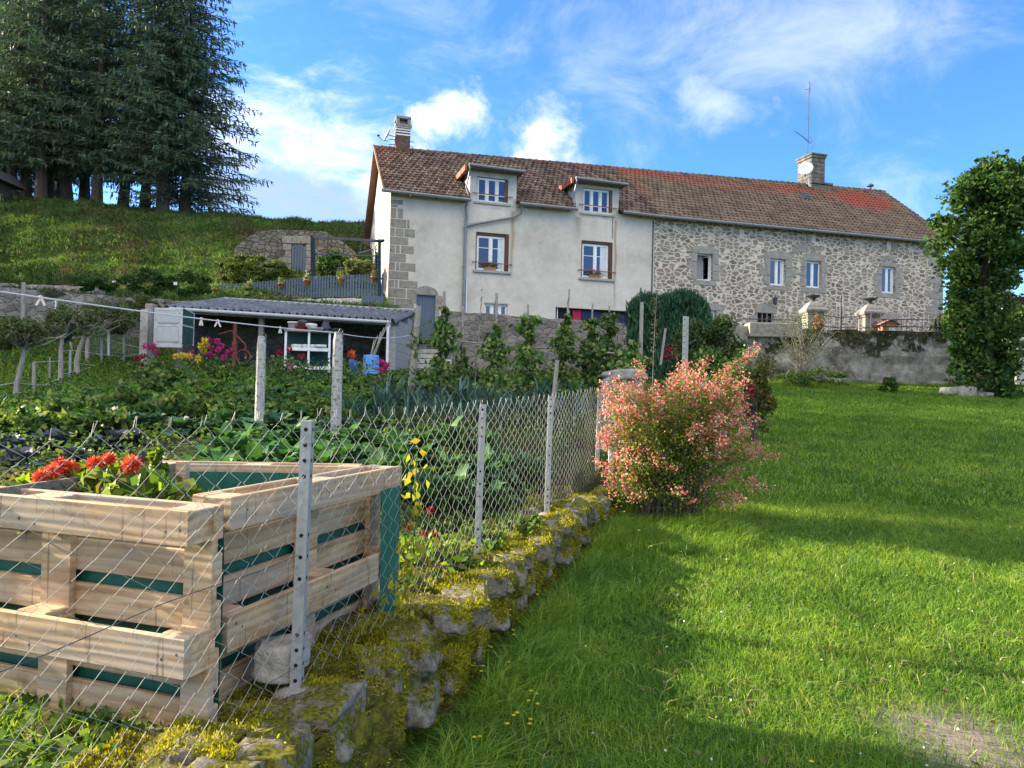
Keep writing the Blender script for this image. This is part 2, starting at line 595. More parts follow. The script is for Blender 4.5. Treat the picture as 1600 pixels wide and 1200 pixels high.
MT['hillgrass'] = leafm('hill_grass', [(.04, .08, .02), (.07, .13, .03), (.11, .20, .04), (.12, .12, .05)], .3, .8, 0, patch=((.5, .55, .55), (.9, .9, .9), (1.5, 1.45, 1.3)), pscale=.7)
MT['weed'] = leafm('weed_leaf', [(.04, .085, .026), (.07, .125, .032), (.12, .18, .04), (.19, .24, .06)], .35, .8, .2, spec=.1)
MT['bean'] = leafm('bean_leaf', [(.03, .085, .018), (.05, .12, .022), (.085, .17, .03), (.18, .25, .05), (.25, .24, .08)], .35, .55, .25)
MT['cabbage'] = leafm('cabbage_leaf', [(.04, .095, .065), (.065, .135, .085), (.08, .16, .07)], .22, .5, .25)
MT['collard'] = leafm('collard_leaf', [(.03, .09, .03), (.05, .135, .04), (.085, .18, .05)], .35, .5, .2)
MT['redcab'] = leafm('red_cabbage_leaf', [(.06, .07, .10), (.09, .085, .13), (.08, .12, .12)], .12, .5, .2)
MT['leek'] = leafm('leek_leaf', [(.04, .085, .07), (.07, .13, .11), (.10, .17, .12)], .2, .5, .2)
MT['dry'] = leafm('withered_leaf', [(.09, .06, .03), (.16, .13, .05), (.20, .13, .08), (.12, .15, .04)], .3, .8, .2)
MT['tree'] = leafm('hedge_leaf', [(.022, .058, .018), (.038, .09, .022), (.065, .13, .028), (.12, .18, .04)], .28, .7, .1, spec=.12)
MT['cypress'] = leafm('cypress_spray', [(.02, .07, .035), (.032, .095, .045), (.05, .13, .055)], .15, .7, .1)
MT['olive'] = leafm('shrub_leaf', [(.04, .075, .02), (.07, .12, .03), (.12, .16, .04)], .3, .55, .2)
MT['reddish'] = leafm('reddish_shrub_leaf', [(.05, .09, .02), (.09, .13, .025), (.16, .16, .03), (.20, .07, .04)], .35, .6, .1)
MT['apple'] = leafm('apple_leaf', [(.045, .075, .025), (.08, .12, .04), (.13, .15, .055), (.18, .15, .07)], .3, .7, .2)
MT['pink'] = leafm('pink_bract', [(.60, .11, .10), (.72, .19, .13), (.76, .29, .19), (.80, .46, .35)], .42, .6, .0, (1.1, .95, .85))
MT['pale'] = leafm('pale_flower', [(.72, .58, .5), (.78, .70, .62)], .4, .6, .0, (1.0, .95, .9))
MT['bushleaf'] = leafm('bush_leaf', [(.06, .13, .015), (.12, .20, .02), (.22, .28, .025), (.14, .10, .04)], .45, .5, .0)
MT['yellowleaf'] = leafm('yellow_leaf', [(.16, .22, .02), (.40, .36, .02), (.50, .33, .02), (.30, .33, .04)], .5, .5, .0, (1.1, 1.1, .6))
MT['orange'] = leafm('orange_petal', [(.60, .035, .02), (.68, .06, .025), (.70, .12, .04), (.78, .38, .16)], .25, .5, .0, (1.1, .9, .7))
MT['magenta'] = leafm('magenta_petal', [(.40, .01, .10), (.52, .03, .18), (.55, .10, .25)], .3, .5, .2, (1.1, .9, .9))
MT['crimson'] = leafm('crimson_petal', [(.25, .004, .02), (.42, .01, .04)], .25, .5, .1, (1.1, .9, .9))
MT['yellow'] = leafm('yellow_petal', [(.65, .45, .02), (.72, .55, .05)], .3, .5, .1, (1.1, 1, .7))
MT['moss'] = leafm('moss_shoot', [(.10, .11, .008), (.22, .22, .01), (.36, .34, .015), (.48, .42, .03)], .42, .8, 0, (1.2, 1.15, .5))
MT['redleaf'] = leafm('red_stem', [(.2, .05, .04), (.3, .08, .05)], .3, .6, 0)


def glassm(name, col, rough=.08):
    m, nt, b, out = _nt(name)
    b.inputs['Base Color'].default_value = (*col, 1)
    b.inputs['Roughness'].default_value = rough
    b.inputs['Specular IOR Level'].default_value = .7
    b.inputs['IOR'].default_value = 1.6
    return m


MT['glass'] = glassm('window_glass', (.012, .022, .045))


def plaster():
    m, nt, b, out = _nt('plaster')
    L = nt.links.new
    co = coords(nt)
    n1 = N(nt, 'ShaderNodeTexNoise', i_Scale=.55, i_Detail=7, i_Roughness=.65); L(co, n1.inputs['Vector'])
    n2 = N(nt, 'ShaderNodeTexNoise', i_Scale=3.2, i_Detail=6, i_Roughness=.7, i_Distortion=.8); L(co, n2.inputs['Vector'])
    r = ramp(nt, [(.43, .395, .33), (.56, .52, .44), (.63, .59, .51)], [.3, .5, .72]); L(n1.outputs[0], r.inputs[0])
    r2 = ramp(nt, [(.78, .77, .76), (1.0, 1.0, 1.0)], [.34, .6]); L(n2.outputs[0], r2.inputs[0])
    c = mixc(nt, .55, r.outputs[0], r2.outputs[0], 'MULTIPLY')
    # brown streaks that run down below the gutter end and the window sills
    sp = N(nt, 'ShaderNodeSeparateXYZ'); L(co, sp.inputs[0])

    def streak(x0, w, z0, z1, c, col):
        def mm(op, a, b_=None):
            n = N(nt, 'ShaderNodeMath', operation=op, use_clamp=False)
            for i, s in enumerate((a, b_)):
                if s is None: continue
                if isinstance(s, (int, float)): n.inputs[i].default_value = s
                else: L(s, n.inputs[i])
            return n.outputs[0]
        wob = mm('MULTIPLY', mm('SUBTRACT', n1.outputs[0], .5), .35)
        d = mm('ABSOLUTE', mm('ADD', mm('SUBTRACT', sp.outputs[0], x0), wob))
        a = N(nt, 'ShaderNodeMapRange', interpolation_type='SMOOTHSTEP'); L(d, a.inputs[0]); a.inputs[1].default_value = w; a.inputs[2].default_value = 0
        z = N(nt, 'ShaderNodeMapRange'); L(sp.outputs[2], z.inputs[0]); z.inputs[1].default_value = z0; z.inputs[2].default_value = z1
        return mixc(nt, mm('MULTIPLY', a.outputs[0], mm('MULTIPLY', z.outputs[0], .75)), c, col)
    for s in STREAKS: c = streak(*s[:4], c, s[4])
    L(c, b.inputs['Base Color']); b.inputs['Roughness'].default_value = .95
    b.inputs['Specular IOR Level'].default_value = .15
    n3 = N(nt, 'ShaderNodeTexNoise', i_Scale=26, i_Detail=5); L(co, n3.inputs['Vector'])
    bp = N(nt, 'ShaderNodeBump', i_Strength=.35, i_Distance=.02); L(n3.outputs[0], bp.inputs['Height']); L(bp.outputs[0], b.inputs['Normal'])
    return m


def rubble(name, sc_=3.9, stretch=(.78, 1, 1.45), mortar=(.62, .55, .44), stones=((.16, .14, .11), (.23, .20, .155), (.30, .265, .21), (.25, .195, .145)), w=.115, w2=.19, moss=0.0, bump=1.0, fuzz=.09):
    """random rubble: stones bedded in mortar; relief from the same pattern"""
    m, nt, b, out = _nt(name)
    L = nt.links.new
    co = coords(nt, stretch)
    wn = N(nt, 'ShaderNodeTexNoise', i_Scale=2.2, i_Detail=3); L(co, wn.inputs['Vector'])
    wv = N(nt, 'ShaderNodeVectorMath', operation='MULTIPLY_ADD'); L(wn.outputs['Color'], wv.inputs[0])
    wv.inputs[1].default_value = (.34, .34, .34); L(co, wv.inputs[2])
    v1 = N(nt, 'ShaderNodeTexVoronoi', feature='DISTANCE_TO_EDGE', i_Scale=sc_, i_Randomness=.82); L(wv.outputs[0], v1.inputs['Vector'])
    v2 = N(nt, 'ShaderNodeTexVoronoi', feature='F1', i_Scale=sc_, i_Randomness=.82); L(wv.outputs[0], v2.inputs['Vector'])
    en = N(nt, 'ShaderNodeTexNoise', i_Scale=14, i_Detail=4); L(co, en.inputs['Vector'])
    ad = N(nt, 'ShaderNodeMath', operation='MULTIPLY_ADD'); L(en.outputs[0], ad.inputs[0]); ad.inputs[1].default_value = fuzz; L(v1.outputs[0], ad.inputs[2])
    mr = N(nt, 'ShaderNodeMapRange', interpolation_type='SMOOTHSTEP'); L(ad.outputs[0], mr.inputs[0])
    mr.inputs[1].default_value = w; mr.inputs[2].default_value = w2
    sr = ramp(nt, list(stones)); sep = N(nt, 'ShaderNodeSeparateColor'); L(v2.outputs['Color'], sep.inputs[0]); L(sep.outputs[0], sr.inputs[0])
    gn = N(nt, 'ShaderNodeTexNoise', i_Scale=24, i_Detail=6, i_Roughness=.7); L(co, gn.inputs['Vector'])
    gr = ramp(nt, [(.55, .55, .55), (1.35, 1.33, 1.3)], [.3, .7]); L(gn.outputs[0], gr.inputs[0])
    stone = mixc(nt, .8, sr.outputs[0], gr.outputs[0], 'MULTIPLY')
    mn = N(nt, 'ShaderNodeTexNoise', i_Scale=1.1, i_Detail=5); L(co, mn.inputs['Vector'])
    mrr = ramp(nt, [tuple(x * .78 for x in mortar), mortar], [.35, .65]); L(mn.outputs[0], mrr.inputs[0])
    c = mixc(nt, mr.outputs[0], mrr.outputs[0], stone)
    if moss:
        mo = N(nt, 'ShaderNodeTexNoise', i_Scale=.8, i_Detail=8, i_Roughness=.7); L(co, mo.inputs['Vector'])
        ms = N(nt, 'ShaderNodeMapRange', interpolation_type='SMOOTHSTEP'); L(mo.outputs[0], ms.inputs[0]); ms.inputs[1].default_value = .62 - moss * .1; ms.inputs[2].default_value = .66 - moss * .1
        c = mixc(nt, ms.outputs[0], c, (.045, .045, .03))
    L(c, b.inputs['Base Color']); b.inputs['Roughness'].default_value = .95; b.inputs['Specular IOR Level'].default_value = .15
    hh = N(nt, 'ShaderNodeMath', operation='MULTIPLY_ADD'); L(gn.outputs[0], hh.inputs[0]); hh.inputs[1].default_value = .35; L(mr.outputs[0], hh.inputs[2])
    bp = N(nt, 'ShaderNodeBump', i_Strength=.7 * bump, i_Distance=.05); L(hh.outputs[0], bp.inputs['Height']); L(bp.outputs[0], b.inputs['Normal'])
    return m


MT['rubble'] = rubble('rubble_masonry')
MT['rubble2'] = rubble('old_field_wall', 3.4, (1, 1, 1.6), (.24, .225, .20), ((.15, .14, .12), (.20, .185, .16), (.27, .25, .22), (.22, .19, .155)), .02, .24, moss=.35, bump=1.6, fuzz=.26)
MT['rubble3'] = rubble('drystone', 3.2, (1, 1, 1.7), (.07, .065, .055), ((.12, .11, .095), (.17, .16, .14), (.24, .225, .2), (.15, .14, .12)), .08, .20, moss=.15, bump=1.4, fuzz=.20)


def blotchy():
    """rendered old wall: grey with black and mossy blotches and pale lichen"""
    m, nt, b, out = _nt('lichened_render')
    L = nt.links.new
    co = coords(nt)
    n1 = N(nt, 'ShaderNodeTexNoise', i_Scale=1.6, i_Detail=9, i_Roughness=.72); L(co, n1.inputs['Vector'])
    r = ramp(nt, [(.05, .048, .04), (.17, .158, .135), (.27, .25, .21), (.44, .41, .36)], [.34, .44, .54, .68]); L(n1.outputs[0], r.inputs[0])
    sp = N(nt, 'ShaderNodeSeparateXYZ'); L(co, sp.inputs[0])
    n2 = N(nt, 'ShaderNodeTexNoise', i_Scale=1.3, i_Detail=10, i_Roughness=.72); L(co, n2.inputs['Vector'])
    zz = N(nt, 'ShaderNodeMapRange'); L(sp.outputs[2], zz.inputs[0]); zz.inputs[1].default_value = 2.9; zz.inputs[2].default_value = 4.0
    zz.inputs[3].default_value = 0; zz.inputs[4].default_value = .23
    a = N(nt, 'ShaderNodeMath', operation='ADD'); L(n2.outputs[0], a.inputs[0]); L(zz.outputs[0], a.inputs[1])
    ms = N(nt, 'ShaderNodeMapRange', interpolation_type='SMOOTHSTEP'); L(a.outputs[0], ms.inputs[0]); ms.inputs[1].default_value = .61; ms.inputs[2].default_value = .68
    n3 = N(nt, 'ShaderNodeTexNoise', i_Scale=7, i_Detail=4); L(co, n3.inputs['Vector'])
    mc = ramp(nt, [(.025, .024, .02), (.045, .045, .022), (.09, .085, .02)], [.4, .55, .7]); L(n3.outputs[0], mc.inputs[0])
    c = mixc(nt, ms.outputs[0], r.outputs[0], mc.outputs[0])
    v = N(nt, 'ShaderNodeTexVoronoi', i_Scale=9); L(co, v.inputs['Vector'])
    lm = N(nt, 'ShaderNodeMapRange'); L(v.outputs[0], lm.inputs[0]); lm.inputs[1].default_value = .16; lm.inputs[2].default_value = .10
    c = mixc(nt, lm.outputs[0], c, (.50, .49, .46))
    L(c, b.inputs['Base Color']); b.inputs['Roughness'].default_value = .95; b.inputs['Specular IOR Level'].default_value = .1
    ad = N(nt, 'ShaderNodeMath', operation='MULTIPLY_ADD'); L(ms.outputs[0], ad.inputs[0]); ad.inputs[1].default_value = .5; L(n1.outputs[0], ad.inputs[2])
    bp = N(nt, 'ShaderNodeBump', i_Strength=.8, i_Distance=.08); L(ad.outputs[0], bp.inputs['Height']); L(bp.outputs[0], b.inputs['Normal'])
    return m


MT['blotchy'] = blotchy()


def tiles(name, cols, red=(.28, .085, .05), redboxes=()):
    """clay tiles: every tile its own tone, lichen, newer red tiles where some were replaced"""
    m, nt, b, out = _nt(name)
    L = nt.links.new
    g = N(nt, 'ShaderNodeNewGeometry'); co = coords(nt)
    r = ramp(nt, cols); L(g.outputs['Random Per Island'], r.inputs[0])
    n1 = N(nt, 'ShaderNodeTexNoise', i_Scale=.7, i_Detail=6, i_Roughness=.7); L(co, n1.inputs['Vector'])
    r1 = ramp(nt, [(.78, .76, .74), (1.0, 1.0, 1.0), (1.18, 1.15, 1.05)], [.35, .5, .68]); L(n1.outputs[0], r1.inputs[0])
    c = mixc(nt, .8, r.outputs[0], r1.outputs[0], 'MULTIPLY')
    sp = N(nt, 'ShaderNodeSeparateXYZ'); L(co, sp.inputs[0])
    n2 = N(nt, 'ShaderNodeTexNoise', i_Scale=1.3, i_Detail=3); L(co, n2.inputs['Vector'])

    def mm(op, a, b_=None, cl=False):
        n = N(nt, 'ShaderNodeMath', operation=op, use_clamp=cl)
        for i, s in enumerate((a, b_)):
            if s is None: continue
            if isinstance(s, (int, float)): n.inputs[i].default_value = s
            else: L(s, n.inputs[i])
        return n.outputs[0]
    for (cx, cz, rx, rz, amt) in redboxes:
        a = mm('DIVIDE', mm('SUBTRACT', sp.outputs[0], cx), rx); d = mm('DIVIDE', mm('SUBTRACT', sp.outputs[2], cz), rz)
        e = mm('SUBTRACT', 1.25, mm('POWER', mm('ADD', mm('MULTIPLY', a, a), mm('MULTIPLY', d, d)), .5))
        e = mm('ADD', e, mm('MULTIPLY', mm('SUBTRACT', n2.outputs[0], .5), 1.5))
        e = mm('ADD', e, mm('MULTIPLY', mm('SUBTRACT', g.outputs['Random Per Island'], .5), .5))
        mr = N(nt, 'ShaderNodeMapRange', interpolation_type='SMOOTHSTEP'); L(e, mr.inputs[0]); mr.inputs[1].default_value = .1; mr.inputs[2].default_value = .6; mr.inputs[4].default_value = amt
        c = mixc(nt, mr.outputs[0], c, red)
    L(c, b.inputs['Base Color']); b.inputs['Roughness'].default_value = .85; b.inputs['Specular IOR Level'].default_value = .25
    return m


def pine_boards():
    m, nt, b, out = _nt('pallet_wood')
    L = nt.links.new
    co = coords(nt, (.55, 5, 5))
    g = N(nt, 'ShaderNodeNewGeometry')
    off = N(nt, 'ShaderNodeVectorMath', operation='MULTIPLY_ADD'); L(co, off.inputs[2])
    cx = N(nt, 'ShaderNodeCombineXYZ'); L(g.outputs['Random Per Island'], cx.inputs[0]); L(g.outputs['Random Per Island'], cx.inputs[1]); L(g.outputs['Random Per Island'], cx.inputs[2])
    L(cx.outputs[0], off.inputs[0]); off.inputs[1].default_value = (9, 5, 7)
    wv = N(nt, 'ShaderNodeTexNoise', i_Scale=3.2, i_Detail=5, i_Roughness=.55, i_Distortion=1.6); L(off.outputs[0], wv.inputs['Vector'])
    gr = N(nt, 'ShaderNodeTexWave', wave_type='BANDS', bands_direction='Z', i_Scale=2.2, i_Distortion=11, i_Detail=4)
    gr.inputs['Detail Scale'].default_value = .6
    L(off.outputs[0], gr.inputs['Vector'])
    r = ramp(nt, [(.30, .17, .075), (.50, .33, .17), (.60, .45, .27)], [.25, .5, .75]); L(wv.outputs[0], r.inputs[0])
    r2 = ramp(nt, [(.80, .72, .62), (1, 1, 1)], [.0, .35]); L(gr.outputs[0], r2.inputs[0])
    c = mixc(nt, .8, r.outputs[0], r2.outputs[0], 'MULTIPLY')
    vr = N(nt, 'ShaderNodeMapRange'); vr.inputs[3].default_value = .62; vr.inputs[4].default_value = 1.12; L(g.outputs['Random Per Island'], vr.inputs[0])
    hv = N(nt, 'ShaderNodeHueSaturation'); L(vr.outputs[0], hv.inputs['Value']); L(c, hv.inputs['Color']); hv.inputs['Saturation'].default_value = .95; c = hv.outputs[0]
    # greyed by the weather in patches
    n3 = N(nt, 'ShaderNodeTexNoise', i_Scale=1.7, i_Detail=7, i_Roughness=.7); L(off.outputs[0], n3.inputs['Vector'])
    w = N(nt, 'ShaderNodeMapRange', interpolation_type='SMOOTHSTEP'); L(n3.outputs[0], w.inputs[0]); w.inputs[1].default_value = .44; w.inputs[2].default_value = .66; w.inputs[4].default_value = .7
    c = mixc(nt, w.outputs[0], c, (.33, .29, .24))
    n5 = N(nt, 'ShaderNodeTexNoise', i_Scale=6, i_Detail=8, i_Roughness=.75); L(coords(nt), n5.inputs['Vector'])
    g5 = ramp(nt, [(.45, .40, .34), (1, 1, 1)], [.30, .46]); L(n5.outputs[0], g5.inputs[0]); c = mixc(nt, .75, c, g5.outputs[0], 'MULTIPLY')
    # fine vertical tool marks and knots
    co2 = coords(nt, (26, 1.5, 1.5)); n4 = N(nt, 'ShaderNodeTexNoise', i_Scale=2.5, i_Detail=2); L(co2, n4.inputs['Vector'])
    tm = N(nt, 'ShaderNodeMapRange'); L(n4.outputs[0], tm.inputs[0]); tm.inputs[1].default_value = .36; tm.inputs[2].default_value = .30; tm.inputs[4].default_value = .62
    c = mixc(nt, tm.outputs[0], c, (.13, .09, .06))
    v = N(nt, 'ShaderNodeTexVoronoi', i_Scale=2.3); L(coords(nt, (1.6, 3, 3)), v.inputs['Vector'])
    km = N(nt, 'ShaderNodeMapRange'); L(v.outputs[0], km.inputs[0]); km.inputs[1].default_value = .085; km.inputs[2].default_value = .05; km.inputs[4].default_value = .8
    c = mixc(nt, km.outputs[0], c, (.13, .065, .03))
    L(c, b.inputs['Base Color']); b.inputs['Roughness'].default_value = .8; b.inputs['Specular IOR Level'].default_value = .2
    bp = N(nt, 'ShaderNodeBump', i_Strength=.35, i_Distance=.004); L(gr.outputs[0], bp.inputs['Height']); L(bp.outputs[0], b.inputs['Normal'])
    return m


MT['pine'] = pine_boards()


def ground_mat(name, cols, pos, scale=1.2, extra=None, bump=.6, worn=None):
    m, nt, b, out = _nt(name)
    L = nt.links.new
    co = coords(nt)
    n1 = N(nt, 'ShaderNodeTexNoise', i_Scale=scale, i_Detail=9, i_Roughness=.65); L(co, n1.inputs['Vector'])
    r = ramp(nt, cols, pos); L(n1.outputs[0], r.inputs[0])
    n2 = N(nt, 'ShaderNodeTexNoise', i_Scale=22, i_Detail=6, i_Roughness=.7); L(co, n2.inputs['Vector'])
    r2 = ramp(nt, [(.5, .5, .45), (1.3, 1.3, 1.2)], [.3, .7]); L(n2.outputs[0], r2.inputs[0])
    c = mixc(nt, .85, r.outputs[0], r2.outputs[0], 'MULTIPLY')
    if worn:
        vd = N(nt, 'ShaderNodeVectorMath', operation='DISTANCE'); L(co, vd.inputs[0]); vd.inputs[1].default_value = (worn[0], worn[1], .05)
        wn = N(nt, 'ShaderNodeMapRange', interpolation_type='SMOOTHSTEP'); L(vd.outputs['Value'], wn.inputs[0]); wn.inputs[1].default_value = worn[2]; wn.inputs[2].default_value = worn[2] * .35
        c = mixc(nt, wn.outputs[0], c, mixc(nt, n2.outputs[0], (.10, .075, .055), (.34, .29, .24)))
    L(c, b.inputs['Base Color']); b.inputs['Roughness'].default_value = 1; b.inputs['Specular IOR Level'].default_value = .05
    bp = N(nt, 'ShaderNodeBump', i_Strength=bump, i_Distance=.05); L(n2.outputs[0], bp.inputs['Height']); L(bp.outputs[0], b.inputs['Normal'])
    return m


MT['lawn_ground'] = ground_mat('lawn_ground', worn=(2.22, 3.62, .55), cols=[(.045, .06, .014), (.05, .10, .014), (.07, .14, .018)], pos=[.3, .5, .7], scale=1.5)
MT['garden_ground'] = ground_mat('garden_ground', [(.05, .036, .024), (.045, .05, .018), (.035, .07, .014)], [.35, .48, .62], .9)
MT['hill_ground'] = ground_mat('hill_ground', [(.075, .058, .038), (.05, .07, .024), (.07, .12, .028), (.10, .15, .034)], [.34, .44, .56, .72], .42, bump=1.0)
MT['yard_ground'] = ground_mat('yard_ground', [(.16, .15, .13), (.09, .10, .05)], [.4, .6], .9)

# ================================================================== terrain sheets
TL_X, TL_Y = [-60, -30, -15.7, -12.2, -3.3], [12, 18, 22.7, 24.7, 26.4]
WL_X, WL_Y = [-6, -2.5, 4.3, 7.85, 60], [26.2, 26.2, 27, 24.5, 24.0]


def h_garden2(x, y):
    x = np.asarray(x, float); y = np.asarray(y, float)
    z = np.interp(y, [-4, 0, 3, 5, 9.5, 15, 22, 27], [.22, .25, .27, .50, 1.06, 1.54, 2.14, 2.56]) + 0.02 * nz(x, y, 1.4, 1.)
    kk = smooth(-1.6, -.3, x - wall_x(y)) * smooth(9.8, 8.0, y)
    z = z * (1 - kk) + kk * (.29 + .052 * (y - 3))
    z = z + smooth(-8.3, -15.7, x) * 1.45 * smooth(14.0, 23.5, y)
    k = smooth(-.9, 0.0, x - wall_x(y)) * smooth(9.2, 10.2, y)
    return z * (1 - k) + h_lawn(x, y) * k


h_garden = h_garden2
A_H = math.radians(16.1)
HO = W(603, 600, 30.0); HO.z = 0
DX = Vector((math.cos(A_H), math.sin(A_H), 0)); DN = Vector((-math.sin(A_H), math.cos(A_H), 0))


def in_house(x, y, pad=.2):
    u = (x - HO.x) * DX.x + (y - HO.y) * DX.y
    v = (x - HO.x) * DN.x + (y - HO.y) * DN.y
    return (u > -pad) & (u < 29 + pad) & (v > -pad) & (v < 9.2 + pad)


sh = grid_sheet('lawn', np.linspace(-3, 46, 150), np.linspace(-6, 27.5, 110), lambda x, y: h_lawn(x, y), MT['lawn_ground'],
                lambda x, y: (x > wall_x(y) - .02) & (y < np.interp(x, WL_X, WL_Y) + .3))
tag(sh, kind='structure')
sh = grid_sheet('vegetable_garden_soil', np.concatenate([np.linspace(-60, -14, 40), np.linspace(-13.6, 8, 120)]), np.linspace(-4, 27.2, 150), h_garden, MT['garden_ground'],
                lambda x, y: (x < wall_x(y) + .12) & (y < np.interp(x, TL_X + [-2.5, 4.3, 7.85], TL_Y + [26.2, 27, 24.5]) + .3))
tag(sh, kind='structure')
sh = grid_sheet('hillside', np.concatenate([np.linspace(-95, -30, 50), np.linspace(-29.4, 12, 150)]), np.concatenate([np.linspace(12, 50, 130), np.linspace(51, 140, 40)]), h_hill, MT['hill_ground'],
                lambda x, y: (y > np.interp(x, TL_X, TL_Y)) & ~in_house(x, y, -.3) & ((x < -4.6) | (y > 43)))
tag(sh, kind='structure')
sh = grid_sheet('yard', np.linspace(-5.2, 60, 120), np.linspace(23, 60, 60), lambda x, y: 3.62 + .02 * nz(x, y, 1.), MT['yard_ground'],
                lambda x, y: (y > np.interp(x, WL_X, WL_Y) + .05) & ~((x < 12) & (y > 43.5)))
tag(sh, kind='structure')
sh = grid_sheet('ground', np.linspace(-900, 900, 40), np.linspace(-900, 900, 40), lambda x, y: -1.2 + 0 * x, MT['lawn_ground'])
tag(sh, kind='structure')
# ================================================================== the two joined houses
ZB = 3.0


def wall_open(mb, u0, u1, z0, z1, ops, dep=.28):
    """front wall at v=0 with real openings and their reveals"""
    us = sorted({u0, u1, *[o[0] for o in ops], *[o[1] for o in ops]})
    zs = sorted({z0, z1, *[o[2] for o in ops], *[o[3] for o in ops]})
    us = [u for u in us if u0 <= u <= u1]; zs = [z for z in zs if z0 <= z <= z1]
    for a, b in zip(us, us[1:]):
        for c, d in zip(zs, zs[1:]):
            m, k = (a + b) / 2, (c + d) / 2
            if any(o[0] < m < o[1] and o[2] < k < o[3] for o in ops): continue
            mb.quad((a, 0, c), (b, 0, c), (b, 0, d), (a, 0, d))
    for a, b, c, d in ops:
        mb.quad((a, 0, c), (a, 0, d), (a, dep, d), (a, dep, c))
        mb.quad((b, 0, c), (b, dep, c), (b, dep, d), (b, 0, d))
        mb.quad((a, 0, d), (b, 0, d), (b, dep, d), (a, dep, d))
        mb.quad((a, 0, c), (a, dep, c), (b, dep, c), (b, 0, c))
        mb.quad((a, dep + .5, c), (b, dep + .5, c), (b, dep + .5, d), (a, dep + .5, d))   # dim room behind


def op(x0, y0, x1, y1):
    a = fp(x0, (y0 + y1) / 2); b = fp(x1, (y0 + y1) / 2); xm = (x0 + x1) / 2
    return (a[0], b[0], fp(xm, y1)[2], fp(xm, y0)[2])


EAVE_V, RIDGE_V = -.34, 4.5


def eave_z(u): return 9.84 + u * .0055


def ridge_z(u): return 13.10 + u * .026


def roof_pt(u, t, lift=0.0):
    v = EAVE_V + (RIDGE_V - EAVE_V) * t
    z = eave_z(u) + (ridge_z(u) - eave_z(u)) * t
    return Vector((u, v - lift * .55, z + lift * .83))


def roof_at(u, v): return eave_z(u) + (ridge_z(u) - eave_z(u)) * (v - EAVE_V) / (RIDGE_V - EAVE_V)


holes = []                      # (u0,u1,v0,v1) dormers cut the tile field


def roof_tiles(mb, u0, u1, rows=18, tw=.235, skip=lambda u, t: False):
    n = int(round((u1 - u0) / tw)); w = (u1 - u0) / n
    for r in range(rows):
        t0, t1 = r / rows, (r + 1) / rows
        off = (r % 2) * w * .5
        for c in range(-1, n + 1):
            a = max(u0, u0 + c * w + off); b = min(u1, u0 + (c + 1) * w + off)
            if b - a < .04: continue
            if skip((a + b) / 2, (t0 + t1) / 2): continue
            j = random.uniform(-.006, .006); k = random.uniform(-.006, .01)
            prof = [(0, .012), (.14, .050), (.34, .052), (.50, .014), (.74, .010), (1, .030)]
            vs = []
            for t, base in ((t0 - .012, .048 + k), (t1, 0.0)):
                for p, h in prof: vs.append(roof_pt(a + (b - a) * p, t + j * .3, h + base))
            vs += [roof_pt(a + (b - a) * p, t0 - .012, base_) for p, base_ in ((0, -.02), (1, -.02))]
            m = len(prof)
            fs = [(i, i + 1, m + i + 1, m + i) for i in range(m - 1)]
            fs.append(tuple([2 * m] + list(range(m)) [::1] + [2 * m + 1]))
            mb.add(vs, fs)


def ridge_tiles(mb, u0, u1, L_=.36):
    n = int((u1 - u0) / L_)
    for i in range(n):
        a = u0 + i * (u1 - u0) / n; b = a + (u1 - u0) / n * 1.08
        ring = []
        for uu, r in ((a, .125), (a + .06, .135), (a + .08, .115), (b, .10)):
            for k in range(7):
                th = PI * (k / 6) * 1.1 - .05 * PI
                ring.append((uu, RIDGE_V + r * math.cos(th), ridge_z(uu) + .0 + r * math.sin(th)))
        mb.add(ring, [(q * 7 + k, q * 7 + k + 1, (q + 1) * 7 + k + 1, (q + 1) * 7 + k) for q in range(3) for k in range(6)])


